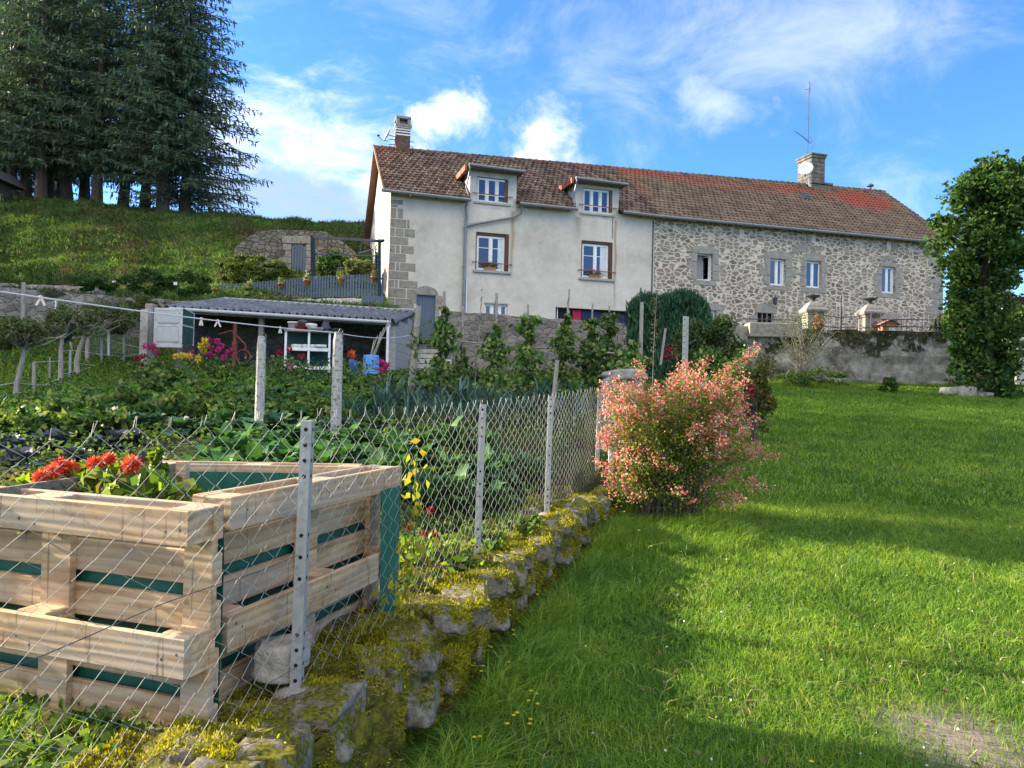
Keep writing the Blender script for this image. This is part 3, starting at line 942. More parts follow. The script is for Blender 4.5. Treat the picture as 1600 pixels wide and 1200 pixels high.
def window(parent, o, panes=2, rev=.16, bar=.36, fw=.055, name='window', curtain=0, cross=True, mat_='white'):
    """frame part with its glass as a sub-part, set back in the opening o"""
    a, b, c, d = o
    f = MB()
    f.box(a + .003, a + fw, rev, rev + .06, c + .003, d - .003); f.box(b - fw, b - .003, rev, rev + .06, c + .003, d - .003)
    f.box(a + fw + .002, b - fw - .002, rev + .002, rev + .058, d - fw, d - .003); f.box(a + fw + .002, b - fw - .002, rev + .002, rev + .058, c + .003, c + fw)
    w = (b - a) / panes
    for k in range(1, panes):
        f.box(a + w * k - .045, a + w * k + .045, rev - .008, rev + .052, c + fw + .002, d - fw - .002)
    for k in range(panes):
        x0 = a + w * k + (fw if k == 0 else .047); x1 = a + w * (k + 1) - (fw if k == panes - 1 else .047)
        z0, z1 = c + fw + .002, d - fw - .002
        s = .035
        f.box(x0 + .001, x0 + s, rev + .005, rev + .045, z0, z1); f.box(x1 - s, x1 - .001, rev + .005, rev + .045, z0, z1)
        f.box(x0 + s + .001, x1 - s - .001, rev + .006, rev + .044, z0, z0 + s); f.box(x0 + s + .001, x1 - s - .001, rev + .006, rev + .044, z1 - s, z1)
        if cross:
            zc = z1 - (z1 - z0) * bar
            f.box(x0 + s + .001, x1 - s - .001, rev + .008, rev + .03, zc - .014, zc + .014)
    fr = f.build(name, MT[mat_], parent)
    g = MB().box(a + fw, b - fw, rev + .018, rev + .024, c + fw, d - fw).build('pane', MT['glass'], fr)
    if curtain:
        cm = MB()
        sides = ((b - fw - (b - a) * .22 * curtain, b - fw - .03),) if curtain < 1.5 else ((a + fw + .03, a + (b - a) * .18), (b - (b - a) * .30, b - fw - .03))
        for (p, q) in sides:
            n = 12
            for k in range(n):
                x0 = p + (q - p) * k / n; x1 = p + (q - p) * (k + 1) / n
                y0 = rev + .012 + .003 * (k % 2); y1 = rev + .012 + .003 * ((k + 1) % 2)
                cm.quad((x0, y0, c + fw + .03), (x1, y1, c + fw + .03), (x1, y1, d - fw - .05), (x0, y0, d - fw - .05))
        cm.build('curtain', MT['curtain'], fr)
    return fr


# ---- openings read off the facade
o_w1, o_w2 = op(743, 364, 795, 423), op(908, 377, 957, 435)
o_door = op(650, 461, 680, 536); o_door = (o_door[0], o_door[1], 3.62, o_door[3])
o_base = op(757, 475, 793, 500); o_gar = op(868, 483, 984, 508)
house = empty('rendered_house', HO, A_H, 'cream rendered house with two roof dormers and a brick chimney, joined to the stone farmhouse', 'house')
w = MB()
wall_open(w, 0, US, ZB, eave_z(3) + .02, [o_w1, o_w2, o_door, o_base, o_gar])
# gable wall on the left and a rear wall
def rbz(v): return ridge_z(0) - (v - RIDGE_V) * .72
w.add([(0, 0, ZB), (0, 0, eave_z(0) + .02), (0, RIDGE_V, ridge_z(0) - .15), (0, 9, rbz(9) - .15), (0, 9, ZB)], [(0, 1, 2, 3, 4)])
w.quad((0, 9, ZB), (0, 9, rbz(9) - .15), (US, 9, rbz(9) - .15), (US, 9, ZB))
w.build('wall', plaster(), house)
# dim interior behind openings
# ---- quoins
q = MB()
z = eave_z(0) - .28
rows = [(.22, [(.02, .50)]), (.12, [(.02, .30)]), (.44, [(.02, .24), (.30, .52)]), (.38, [(.02, .66), (.70, .80)]), (.36, [(.02, .20), (.24, .56), (.60, 1.02)]), (.34, [(.02, .76)]),
        (.34, [(.02, .22), (.27, .42), (.48, 1.0)]), (.36, [(.02, .68)]), (.36, [(.02, .24), (.30, .42), (.46, 1.08)]), (.36, [(.02, .80)]), (.34, [(.02, .22), (.26, .38), (.44, 1.18)]), (.40, [(.02, .72), (.76, 1.1)]),
        (.42, [(.02, .26), (.30, 1.06)]), (.42, [(.02, .88)]), (.4, [(.02, .4), (.45, 1.1)])]
for h, bl in rows:
    for a, b in bl: q.box(a + .0, b, -.012, .05, z - h + .035, z, bev=.006)
    z -= h
# jamb stones round the cellar door
a, b, c, d = o_door
q.build('quoins', pm('quoin_granite', [(.17, .15, .115), (.25, .225, .18), (.31, .285, .235)], 5, 8, rough=.92, bump=.5, bscale=26), house)
q = MB()
zz = c
k = 0
while zz < d:
    h = random.uniform(.34, .5); t = min(zz + h - .03, d)
    q.box(b + .003, b + (.16 if k % 2 else .26), -.014, .05, zz, t)
    if k % 2 == 0: q.box(a - .30, a - .003, -.014, .05, zz, t)
    zz += h; k += 1
mid = (a + b) / 2; r = (b - a) / 2 + .10
arc = [(mid + r * math.cos(PI * k / 14), d + .02 + .52 * r * 1.35 * math.sin(PI * k / 14)) for k in range(15)]
vs = [(x, -.03, z_) for x, z_ in arc] + [(x, .05, z_) for x, z_ in arc]
q.add(vs, [tuple(range(15))[::-1], *[(i, i + 1, 15 + i + 1, 15 + i) for i in range(14)], (14, 0, 15, 29)])
q.build('door_surround', bpy.data.materials['quoin_granite'], house)
# ---- windows of the facade
for i, o in enumerate((o_w1, o_w2)):
    a, b, c, d = o
    wf = window(house, (a + .07, b - .16, c + .02, d - .12), 2, .12, .34, curtain=1.2 if i else .9)
    s = MB()                                           # brown shutter boxes at each side and the lintel
    s.box(a + .002, a + .05, .015, .25, c + .02, d - .003); s.box(b - .15, b - .003, .02, .25, c + .02, d - .003)
    for k in range(4): s.box(b - .145 + k * .034, b - .125 + k * .034, .004, .02, c + .03, d - .01)
    s.box(a + .052, b - .152, .06, .25, d - .10, d - .004)
    s.build('folded_shutter', pm('brown_shutter', [(.09, .045, .028), (.15, .08, .05)], 15, rough=.7), wf)
    sl = MB().box(a - .10, b + .10, -.09, .26, c - .11, c - .003, bev=.01).build('sill', MT['concrete'], wf)
    g = MB()
    for zz in (c + .30,): g.tube([(a - .14, -.07, zz + .02), (b + .14, -.075, zz)], .022, 6)
    g.tube([(a - .12, .0, c + .30), (a - .12, -.08, c + .31)], .015, 5); g.tube([(b + .12, .0, c + .29), (b + .12, -.08, c + .30)], .015, 5)
    g.build('guard_rail', MT['rustrail'], wf)
# basement window: three small panes; garage opening
a, b, c, d = o_base
window(house, (a, b, c, d), 3, .10, cross=False, fw=.05)
MB().box(a - .03, b + .03, -.02, .06, d + .002, d + .05).build('lintel', MT['concrete'], house)
a, b, c, d = o_gar
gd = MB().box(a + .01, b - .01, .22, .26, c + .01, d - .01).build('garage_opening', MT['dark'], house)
x = lambda px: fp(px, 490)[0]
MB().box(x(897), x(910), .16, .20, c, d - .07).build('red_cloth', pm('red_cloth', [(.30, .015, .04), (.4, .02, .06)], 8), gd)
MB().box(x(911), x(941), .17, .21, c, d - .08).box(x(945), x(980), .17, .21, c, d - .12).build('navy_cloth', pm('navy_cloth', [(.012, .016, .06), (.02, .03, .09)], 8), gd)
fm = MB()
for px in (872, 890): fm.box(x(px), x(px) + .035, .14, .20, c, d - .02)
fm.build('window_frame', MT['white'], gd)
# cellar door
a, b, c, d = o_door
dm = MB(); n = 6; w_ = (b - a) / n
for k in range(n): dm.box(a + k * w_ + .006, a + (k + 1) * w_ - .006, .10 + .002 * (k % 2), .15, c, d - .003)
dm.box(a, b, .115, .16, c, d - .002)
door = dm.build('door', MT['blue'], house)
MB().box(a + .08, a + .11, .06, .10, c + 1.0, c + 1.12).build('handle', MT['iron'], door)

# ---- roof of the rendered house
T_OLD = tiles('old_clay_tiles', [(.075, .046, .034), (.11, .070, .050), (.15, .105, .075), (.21, .155, .11)], (.22, .075, .045),
              [(0.2, 12.7, .9, .5, .35), (12.4, 13.35, 5, .14, .7), (4.3, 10.4, .12, .5, .6), (0.0, 11, .12, 3, .35)])


def dormer_zone(u, v):
    for (a, b, v0, v1) in holes:
        if a < u < b and v0 < v < v1: return True
    return False


# dormer boxes: wall flush with the facade
dorm = []
for (x0, x1, wy0, wy1, gy, wx0, wx1) in ((734, 807, 278, 317, 266, 745, 794), (899, 967, 295, 334, 286, 911, 957)):
    ua, ub = fp(x0, 300)[0], fp(x1, 300)[0]
    zt = fp((x0 + x1) / 2, gy + 4)[2]
    z0 = fp((x0 + x1) / 2, wy1)[2]; z1 = fp((x0 + x1) / 2, wy0)[2]
    wa, wb = fp(wx0, 300)[0], fp(wx1, 300)[0]
    dorm.append((ua, ub, zt, z0, z1, wa, wb))
    vback = EAVE_V + (zt - eave_z(ua)) / (ridge_z(ua) - eave_z(ua)) * (RIDGE_V - EAVE_V)
    holes.append((ua - .02, ub + .02, -1, vback - .05))


def skip_tile(u, t): return dormer_zone(u, EAVE_V + (RIDGE_V - EAVE_V) * t)


rb = MB(); roof_tiles(rb, -.36, US + .02, skip=skip_tile); rb2 = MB(); ridge_tiles(rb2, -.36, US + .02)
# under-boarding just beneath the tiles, cut round the dormers as well
def underroof(mb, u0, u1, back=True):
    cuts = sorted({u0, u1, *[h[0] for h in holes if u0 < h[0] < u1], *[h[1] for h in holes if u0 < h[1] < u1]})
    for a, b in zip(cuts, cuts[1:]):
        t0 = 0
        for h in holes:
            if h[0] < (a + b) / 2 < h[1]: t0 = (h[3] - EAVE_V) / (RIDGE_V - EAVE_V)
        P = [roof_pt(a, t0, -.03), roof_pt(b, t0, -.03), roof_pt(b, 1, -.03), roof_pt(a, 1, -.03)]
        mb.quad(*P)
        P2 = [roof_pt(a, t0, -.09), roof_pt(b, t0, -.09), roof_pt(b, 1, -.09), roof_pt(a, 1, -.09)]
        mb.quad(*P2[::-1]); mb.quad(P[0], P2[0], P2[1], P[1])
    if back:
        e = 11.2
        zb = lambda u: ridge_z(u) - (e - RIDGE_V) * .72
        mb.add([(u0, RIDGE_V, ridge_z(u0) + .02), (u1, RIDGE_V, ridge_z(u1) + .02), (u1, e, zb(u1)), (u0, e, zb(u0)),
                (u0, RIDGE_V, ridge_z(u0) - .12), (u1, RIDGE_V, ridge_z(u1) - .12), (u1, e, zb(u1) - .12), (u0, e, zb(u0) - .12)],
               [(0, 1, 2, 3), (7, 6, 5, 4), (0, 3, 7, 4), (1, 5, 6, 2), (3, 2, 6, 7)])


roof = rb.build('roof', T_OLD, house)
rb2.build('ridge_tile_row', T_OLD, roof)
ub_ = MB(); underroof(ub_, -.34, US + .01); ub_.build('boarding', pm('brown_boards', [(.14, .07, .045), (.2, .11, .07)], 12), roof)
# brown verge board below the rear slope, seen past the gable
vb = MB()
vb.box(-.36, -.30, -.30, RIDGE_V, 0, .14, Matrix.Translation((0, 0, 0)) @ Matrix(((1, 0, 0, 0), (0, 1, 0, 0), (0, (ridge_z(0) - eave_z(0)) / (RIDGE_V - EAVE_V), 1, eave_z(0) + .19), (0, 0, 0, 1))))
vb.box(-.36, -.0, 8.98, 9.16, 4.8, rbz(9) - .16)
for k in range(9): vb.box(-.37, -.345, 8.95, 9.0, 4.9 + k * .5, 5.3 + k * .5)
vb.build('verge_board', pm('verge_boards', [(.20, .10, .06), (.27, .15, .09)], 12), roof)

for i, (ua, ub, zt, z0, z1, wa, wb) in enumerate(dorm):
    vback = holes[i][3] + .05
    m = MB()
    top = zt
    zc = eave_z(ua) - .32
    # front above the eaves, with the window opening; it stands 3 mm proud of the house wall
    def fr(a, b, c, d): m.quad((a, -.004, c), (b, -.004, c), (b, -.004, d), (a, -.004, d))
    fr(ua, wa, zc, top); fr(wb, ub, zc, top); fr(wa, wb, zc, z0); fr(wa, wb, z1, top)
    m.quad((wa, -.004, z0), (wa, -.004, z1), (wa, .2, z1), (wa, .2, z0)); m.quad((wb, -.004, z0), (wb, .2, z0), (wb, .2, z1), (wb, -.004, z1))
    m.quad((wa, -.004, z1), (wb, -.004, z1), (wb, .2, z1), (wa, .2, z1)); m.quad((wa, -.004, z0), (wa, .2, z0), (wb, .2, z0), (wb, -.004, z0))
    for u_ in (ua, ub):                                # cheeks
        m.add([(u_, -.004, zc), (u_, -.004, top), (u_, vback + .4, top + .12), (u_, vback + .2, top - .3)], [(0, 1, 2, 3)])
    d_ = m.build('dormer', pm('dormer_render', [(.33, .33, .31), (.46, .45, .42), (.55, .54, .50)], 1.5, 7, rough=.95, bump=.3, bscale=20), house)
    # shed roof of the dormer: slab with red verge tiles, slightly rising backwards
    r_ = MB()
    rz = lambda v: top + .07 + (v + .35) * .03
    r_.add([(ua - .20, -.40, rz(-.4)), (ub + .20, -.40, rz(-.4)), (ub + .20, vback + .5, rz(vback + .5)), (ua - .20, vback + .5, rz(vback + .5)),
            (ua - .20, -.40, top - .0), (ub + .20, -.40, top - .0), (ub + .20, vback + .5, top + .07), (ua - .20, vback + .5, top + .07)],
           [(0, 1, 2, 3), (7, 6, 5, 4), (0, 3, 7, 4), (1, 5, 6, 2), (0, 4, 5, 1), (3, 2, 6, 7)])
    dr = r_.build('dormer_roof', pm('dormer_roof', [(.12, .10, .085), (.2, .17, .14)], 6, rough=.9), d_)
    r_ = MB()
    nn = 6
    for k in range(nn):
        v0 = -.34 + (vback + .5) * k / nn; v1 = -.34 + (vback + .5) * (k + 1) / nn - .012
        r_.box(ua - .30, ua - .201, v0, v1, rz(v0) - .17, rz(v0) + .045, jit=.006)
        r_.box(ua - .30, ua - .02, v0, v1, rz(v0) + .047, rz(v0) + .07, jit=.004)
    r_.build('verge_tiles', tiles('red_verge_tiles', [(.30, .10, .06), (.24, .08, .05), (.34, .14, .09)]), d_)
    g_ = MB().tube([(ua - .16, -.46, top + .10), (ub + .24, -.46, top + .05)], .065, 8).build('dormer_gutter', MT['zinc'], d_)
    window(d_, (wa + .02, wb - (.13 if i else .04), z0 + .01, z1 - .02), 3, .08, .72, fw=.05)
    s = MB().box(wb - .12, wb - .005, .01, .19, z0, z1 - .003).box(wa + .001, wa + .018, .01, .19, z0, z1 - .003)
    s.build('shutter_box', bpy.data.materials['brown_shutter'], d_)
    MB().box(wa - .12, wb + .12, -.06, .18, z0 - .09, z0 - .003, bev=.008).build('sill', MT['concrete'], d_)
    MB().tube([(wa - .2, -.07, z0 + .34), (wb + .18, -.07, z0 + .30)], .02, 6).build('guard_rail', MT['rustrail'], d_)
    MB().tube([(ua - .10, -.45, top + .04), (ua - .12, -.36, top - .25), (ua - .20, -.22, top - .8), (ua - .10, -.3, eave_z(ua) + .05)], .036, 7).build('downpipe', MT['zinc'], d_)

# gutters and downpipes of the rendered house
g = MB()
eg = lambda u, dz=0: (u, EAVE_V - .05, eave_z(u) - .06 + dz)
ua1, ub1 = dorm[0][0], dorm[0][1]; ua2, ub2 = dorm[1][0], dorm[1][1]
g.tube([eg(-.42, .02), eg(ua1 - .02, -.05)], .075, 8); g.build('gutter', MT['zinc'], house); g = MB()
g.tube([eg(ub1 + .05), eg(ua2 - .02, -.02)], .075, 8); g.build('gutter', MT['zinc'], house); g = MB()
g.tube([eg(ub2 + .05, .04), eg(US)], .075, 8)
g.build('gutter', MT['zinc'], house); g = MB()
for u_ in np.arange(.8, US, 1.15):
    if not any(a < u_ < b for a, b, *_ in dorm): g.box(u_ - .02, u_ + .02, -.26, -.0, eave_z(u_) - .14, eave_z(u_) - .07)
g.build('rafter_end', MT['wood_old'], house)
dp = MB()
ud = fp(725, 400)[0]
dp.tube([eg(ua1 - .15, -.08), (ua1 - .2, -.2, 9.5), (ud + .06, -.1, 9.1), (ud + .02, -.09, 8.7), (ud, -.09, 3.6)], .058, 8)
j = fp(812, 326); k1 = fp(801, 340); k2 = fp(734, 352)
dp.tube([(j[0], EAVE_V - .03, j[2]), (j[0], -.25, j[2] - .25), (k1[0] + .02, -.12, k1[2] - .02), (k2[0], -.10, k2[2]), (ud + .03, -.09, k2[2] - .08)], .052, 8)
for zz in (8.62, 7.0, 5.4): dp.lathe((ud, -.09, zz), [(.07, 0), (.07, .06)], 10)
dp.build('downpipe', MT['zinc'], house)
MB().tube([(ud + .13, -.05, 6.55), (ud + .13, -.05, 3.6)], .028, 6).build('white_pipe', MT['white'], house)
MB().tube([fp(957.5, 341, -.02), fp(957, 373, -.02)], .012, 4).tube([fp(1021, 345, -.025), fp(1018, 480, -.025)], .03, 5).build('cable', MT['iron'], house)

# ---- brick chimney
cu = fp(628, 240, RIDGE_V)[0]
cz = lambda y: fp(628, y, RIDGE_V - .34)[2]
c = MB()
x0, x1, y0, y1 = cu - .33, cu + .33, RIDGE_V - .36, RIDGE_V + .36
nb = 26; zb0 = 12.2; zb1 = cz(212)
for k in range(nb):
    za = zb0 + (zb1 - zb0) * k / nb; zb_ = zb0 + (zb1 - zb0) * (k + 1) / nb - .012
    ofs = (k % 2) * .11
    s = .04 * max(0, 1 - k / 4)
    cuts = [x0 - s] + [x for x in np.arange(x0 + .11 + ofs, x1 - .05, .22)] + [x1 + s]
    for p, r_ in zip(cuts, cuts[1:]): c.box(p + .005, r_ - .005, y0 - s, y1 + s, za, zb_)
ch = c.build('chimney', pm('chimney_brick', [(.10, .065, .055), (.17, .10, .08)], 9, rough=.9, island=.3, bump=.4), house)
c = MB().box(x0 + .02, x1 - .02, y0 + .02, y1 - .02, zb0, zb1)
c.box(x0 - .05, x1 + .05, y0 - .05, y1 + .05, cz(198), cz(193.5))
for (a, b) in ((x0, y0), (x1 - .14, y0), (x0, y1 - .14), (x1 - .14, y1 - .14)): c.box(a, a + .14, b, b + .14, cz(193.4), cz(185))
c.box(x0 + .06, x1 - .06, y0 + .2, y1 - .06, cz(193.4), cz(187))
c.box(x0 - .02, x1 + .02, y0 - .02, y1 + .02, cz(184.9), cz(181.5))
c.build('cap', MT['granite'], ch)
c = MB()
for a, b in ((211.5, 209.5), (207, 205.2), (203, 201.2), (199.5, 198.2)): c.box(x0 - .012, x1 + .012, y0 - .012, y1 + .012, cz(a), cz(b))
c.build('white_band', MT['white'], ch)
MB().box(x0 + .012, x1 - .012, y0 + .012, y1 - .012, cz(212), cz(198.1)).build('dark_band', MT['iron'], ch)
c = MB()
for zz in (cz(216), cz(224)): c.tube([(x0 - .3, RIDGE_V, zz), (x1 + .22, RIDGE_V, zz)], .02, 5)
c.build('bracket', MT['iron'], ch)


def dish(name, c, axis, r, mat_, arm, label):
    root = empty(name, c, 0, label, 'satellite dish')
    ax = Vector(axis).normalized()
    prof = [(r * t, .22 * r * t * t) for t in (.02, .25, .5, .75, 1)] + [(r * 1.0, .22 * r + .02), (r * .7, .22 * r * .5 + .015), (r * .02, .02)]
    MB().lathe((0, 0, 0), prof, 24, axis=ax).build('reflector', mat_, root, True)
    a = Vector(arm)
    MB().tube([(0, 0, -r * .8) , a * .6 + Vector((0, 0, -r * .6)), a], .018, 5).build('feed_arm', MT['iron'], root)
    MB().lathe(a, [(.03, -.05), (.045, 0), (.045, .07), (.02, .1)], 8, axis=-a).build('receiver_head', MT['iron'], root)
    return root


def hw(u, v, z): return HO + DX * u + DN * v + Vector((0, 0, z))


p = hw(*fp(607, 211, RIDGE_V)[:2], fp(607, 211, RIDGE_V)[2])
d_ = dish('satellite_dish', p, (-.75, -.30, .35), .36, pm('dish_grey', [(.42, .43, .42), (.52, .53, .52)], 5, rough=.5), (-.45, -.25, -.12), 'grey satellite dish beside the brick chimney at the gable end')
MB().tube([(0, 0, 0), (.28, .05, -.05)], .02, 5).build('mount', MT['iron'], d_)

# ================================================================== stone farmhouse
HS = HO + DX * US
stone = empty('stone_farmhouse', HS, A_H, 'long stone farmhouse with pale pointed rubble walls and a brown and red tiled roof', 'house')
Ls = UE - US


def sp_(o): return (o[0] - US, o[1] - US, o[2], o[3])


S1, S2, S3, S4 = [sp_(op(*t)) for t in ((1089, 396.5, 1113.6, 438), (1203.5, 404.4, 1227.3, 445.8), (1260, 407.8, 1283, 449.6), (1377.7, 416.6, 1398.6, 458))]
B1 = sp_(op(1103, 485, 1119, 508)); B2 = sp_(op(1378.5, 499.5, 1402, 520))
D1 = sp_(op(1182.6, 489, 1209, 530)); D1 = (D1[0], D1[1], 3.62, D1[3])
w = MB()
wall_open(w, 0, Ls, ZB, eave_z(20) + .02, [S1, S2, S3, S4, B1, B2, D1], .26)
w.add([(Ls, 0, ZB), (Ls, 9, ZB), (Ls, 9, ridge_z(28) - 3.4), (Ls, RIDGE_V, ridge_z(28) - .15), (Ls, 0, eave_z(28) + .02)], [(0, 1, 2, 3, 4)])
w.quad((0, 9, ZB), (0, 9, ridge_z(20) - 3.4), (Ls, 9, ridge_z(20) - 3.4), (Ls, 9, ZB))
w.build('wall', MT['rubble'], stone)


def block(mb, a, b, c, d, pr=.018): mb.box(a, b, -pr - random.uniform(0, .006), .05, c, d, bev=.014, jit=.008)


def surround(o, lint=.34, lw=.28, sill=.24, sw=.18, jamb=((.34, .55), (.62, .42), (.38, .5)), jl=None):
    a, b, c, d = o
    s = MB()
    # cambered lintel
    n = 8; P = []
    for k in range(n + 1):
        t = k / n; x = a - lw + (b - a + 2 * lw) * t
        P.append((x, d + lint * (1 - .32 * abs(2 * t - 1) ** 3)))
    vs = [(P[0][0], -.022, d + .003)] + [(x, -.022, z) for x, z in P] + [(P[-1][0], -.022, d + .003)]
    m_ = len(vs); vs += [(x, .05, z) for x, _, z in vs]
    s.add(vs, [tuple(range(m_))[::-1]] + [(i, (i + 1) % m_, m_ + (i + 1) % m_, m_ + i) for i in range(m_)])
    block(s, a - sw, b + sw, c - sill, c - .004)
    H = d - c
    for side in (0, 1):
        z = c
        seq = jamb if side == 0 else jamb[::-1]
        tot_ = sum(j[1] for j in seq)
        for wj, hj in seq:
            h = H * hj / tot_
            if side == 0: block(s, a - wj * .85, a - .004, z + .012, z + h - .012)
            else: block(s, b + .004, b + wj * .85, z + .012, z + h - .012)
            z += h
    return s.build('window_surround', MT['granite_lt2'], stone)


MT['granite_lt2'] = pm('dressed_granite', [(.19, .18, .15), (.27, .255, .22), (.34, .32, .275)], 5, 8, rough=.92, bump=.5, bscale=26)
surround(S1); surround(S2, jamb=((.42, .4), (.70, .4), (.36, .4)), lint=.36, lw=.36)
surround(S3, jamb=((.40, .5), (.30, .45), (.34, .3)), lint=.38, lw=.2, sw=.3); surround(S4, jamb=((.52, .5), (.6, .3), (.3, .4)), lint=.24, lw=.1, sw=.3)
for i, o in enumerate((S2, S3, S4)): window(stone, o, 2, .13, cross=False, fw=.05, curtain=(.8, 0, .7)[i])
# open casement in the first window: frame with the sash swung inwards
a, b, c, d = S1
f = MB()
f.box(a + .003, a + .05, .14, .20, c + .003, d - .003).box(b - .05, b - .003, .14, .20, c + .003, d - .003).box(a + .052, b - .052, .142, .198, c + .003, c + .05).box(a + .052, b - .052, .142, .198, d - .05, d - .003)
wf = f.build('window', MT['white'], stone)
f = MB(); Mx = Matrix.Translation((b - .06, .19, 0)) @ Matrix.Rotation(math.radians(128), 4, 'Z')
f.box(0, .05, -.02, .02, c + .06, d - .06, Mx).box(.32, .37, -.02, .02, c + .06, d - .06, Mx).box(.05, .32, -.018, .018, c + .06, c + .11, Mx).box(.05, .32, -.018, .018, d - .11, d - .06, Mx)
f.build('open_sash', MT['white'], wf)
MB().quad((a + .03, .3, c), (a + .45, .32, c), (a + .45, .32, d), (a + .03, .3, d)).build('curtain', pm('grey_curtain', [(.2, .19, .2), (.3, .29, .3)], 5, stretch=(16, 16, .3)), wf)
s = MB()
a, b, c, d = B1; s.box(a - .5, b + .36, -.02, .05, d + .004, d + .30, bev=.01); s.box(b + .004, b + .3, -.018, .05, c, d)
a, b, c, d = B2; s.box(a - .12, b + .16, -.02, .05, d + .004, d + .34, bev=.01); s.box(b + .004, b + .3, -.018, .05, c, d); s.box(a - .3, a - .004, -.018, .05, c, d - .02)
s.build('lower_lintel', MT['granite_lt2'], stone)
window(stone, B1, 1, .12, cross=False); MB().box(B2[0], B2[1], .12, .16, B2[2], B2[3]).build('board', MT['wood_old'], stone)
a, b, c, d = D1
s = MB(); n = 10; P = [(a - .12 + (b - a + .24) * k / n, d + .004 + .46 * (1 - abs(2 * k / n - 1) ** 3.2 * .55)) for k in range(n + 1)]
vs = [(P[0][0], -.03, d + .004)] + [(x, -.03, z) for x, z in P] + [(P[-1][0], -.03, d + .004)]; m_ = len(vs); vs += [(x, .05, z) for x, _, z in vs]
s.add(vs, [tuple(range(m_))[::-1]] + [(i, (i + 1) % m_, m_ + (i + 1) % m_, m_ + i) for i in range(m_)])
for k in range(5): block(s, a - .40 + .1 * (k % 2), a - .004, c + k * .42, c + k * .42 + .4); block(s, b + .004, b + .32 + .1 * (k % 2), c + k * .42, c + k * .42 + .4)
s.build('door_surround', MT['granite_lt2'], stone)
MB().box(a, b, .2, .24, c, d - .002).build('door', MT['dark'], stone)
# quoins of the far corner and stray large stones
s = MB()
z = 3.7; k = 0
while z < 9.4:
    h = random.uniform(.32, .5); wq = (.9 if k % 2 else .5) + random.uniform(-.1, .1)
    block(s, Ls - wq, Ls - .004, z, z + h - .035); z += h; k += 1
for (x0, y0, x1, y1) in ((1445, 453, 1461, 463), (1447, 478, 1467, 491), (1238, 386, 1246, 395), (1247, 382, 1262, 394), (1260, 369, 1268, 381), (1378, 382, 1384, 390), (1393, 382, 1403, 391)):
    o = sp_(op(x0, y0, x1, y1)); block(s, *o)
for k in range(7):                                  # relieving arches over two windows
    for cx, cy in ((1276, 388), (1388, 403)):
        ang = (k - 3) * .22
        px, py = cx + 13 * math.sin(ang) * 1.2, cy + 8 * (1 - math.cos(ang))
        q = fp(px, py); u_ = q[0] - US
        Mx = Matrix.Translation((u_, 0, q[2])) @ Matrix.Rotation(ang, 4, 'Y')
        s.box(-.045, .045, -.016, .04, -.13, .13, Mx)
s.build('quoins', MT['granite_lt2'], stone)
MT['cream'] = pm('cream_render', [(.5, .46, .38), (.6, .56, .48)], 5)
# pale tie plates under the eaves
s = MB()
for px in (1159, 1271, 1389):
    s = MB(); q = fp(px, 365 + (px - 1159) * .077); s.box(q[0] - US - .12, q[0] - US + .12, -.012, .04, q[2] - .2, q[2] + .2)
    s.build('rendered_patch', MT['cream'], stone)
# roof
sroot_off = Matrix.Translation((-US, 0, 0))
holes2 = holes; holes = []
T_NEW = tiles('farmhouse_clay_tiles', [(.11, .075, .05), (.155, .11, .072), (.21, .155, .10), (.15, .09, .06)], (.30, .075, .042),
              [(14.0, 12.85, 2.2, .75, .95), (10.2, 13.2, 2.4, .26, .85), (-.5, 13.2, 6.5, .2, .9), (0.3, 12.5, .6, 1.2, .3), (5.5, 12.9, 4.5, .45, .4)])
rb = MB(); roof_tiles(rb, US + .03, UE + .42)
rb.v = [(x - US, y, z) for x, y, z in rb.v]
roof2 = rb.build('roof', T_NEW, stone)
rb = MB(); ridge_tiles(rb, US + .03, UE + .42); rb.v = [(x - US, y, z) for x, y, z in rb.v]; rb.build('ridge_tile_row', T_NEW, roof2)
rb = MB(); underroof(rb, US + .02, UE + .40); rb.v = [(x - US, y, z) for x, y, z in rb.v]; rb.build('boarding', bpy.data.materials['brown_boards'], roof2)
g = MB().tube([(0.003, EAVE_V - .05, eave_z(US) - .06), (Ls + .45, EAVE_V - .05, eave_z(UE) - .08)], .075, 8)
g.build('gutter', MT['zinc'], stone)
# skylight flap, roof vent
q = fp(1257, 301, 2.9)
Mr = Matrix.Translation((q[0] - US, q[1], roof_at(q[0], q[1]) + .09)) @ Matrix.Rotation(math.atan2(ridge_z(22) - eave_z(22), RIDGE_V - EAVE_V), 4, 'X')
MB().box(-.28, .28, -.35, .35, -.03, .04, Mr).build('skylight', MT['iron'], stone)
q = fp(1360, 296, RIDGE_V + .1)
MB().lathe((q[0] - US, RIDGE_V + .1, ridge_z(q[0]) - .1), [(.06, 0), (.06, .38), (.2, .4), (.16, .48), (.02, .56)], 10).build('roof_vent', MT['iron'], stone)
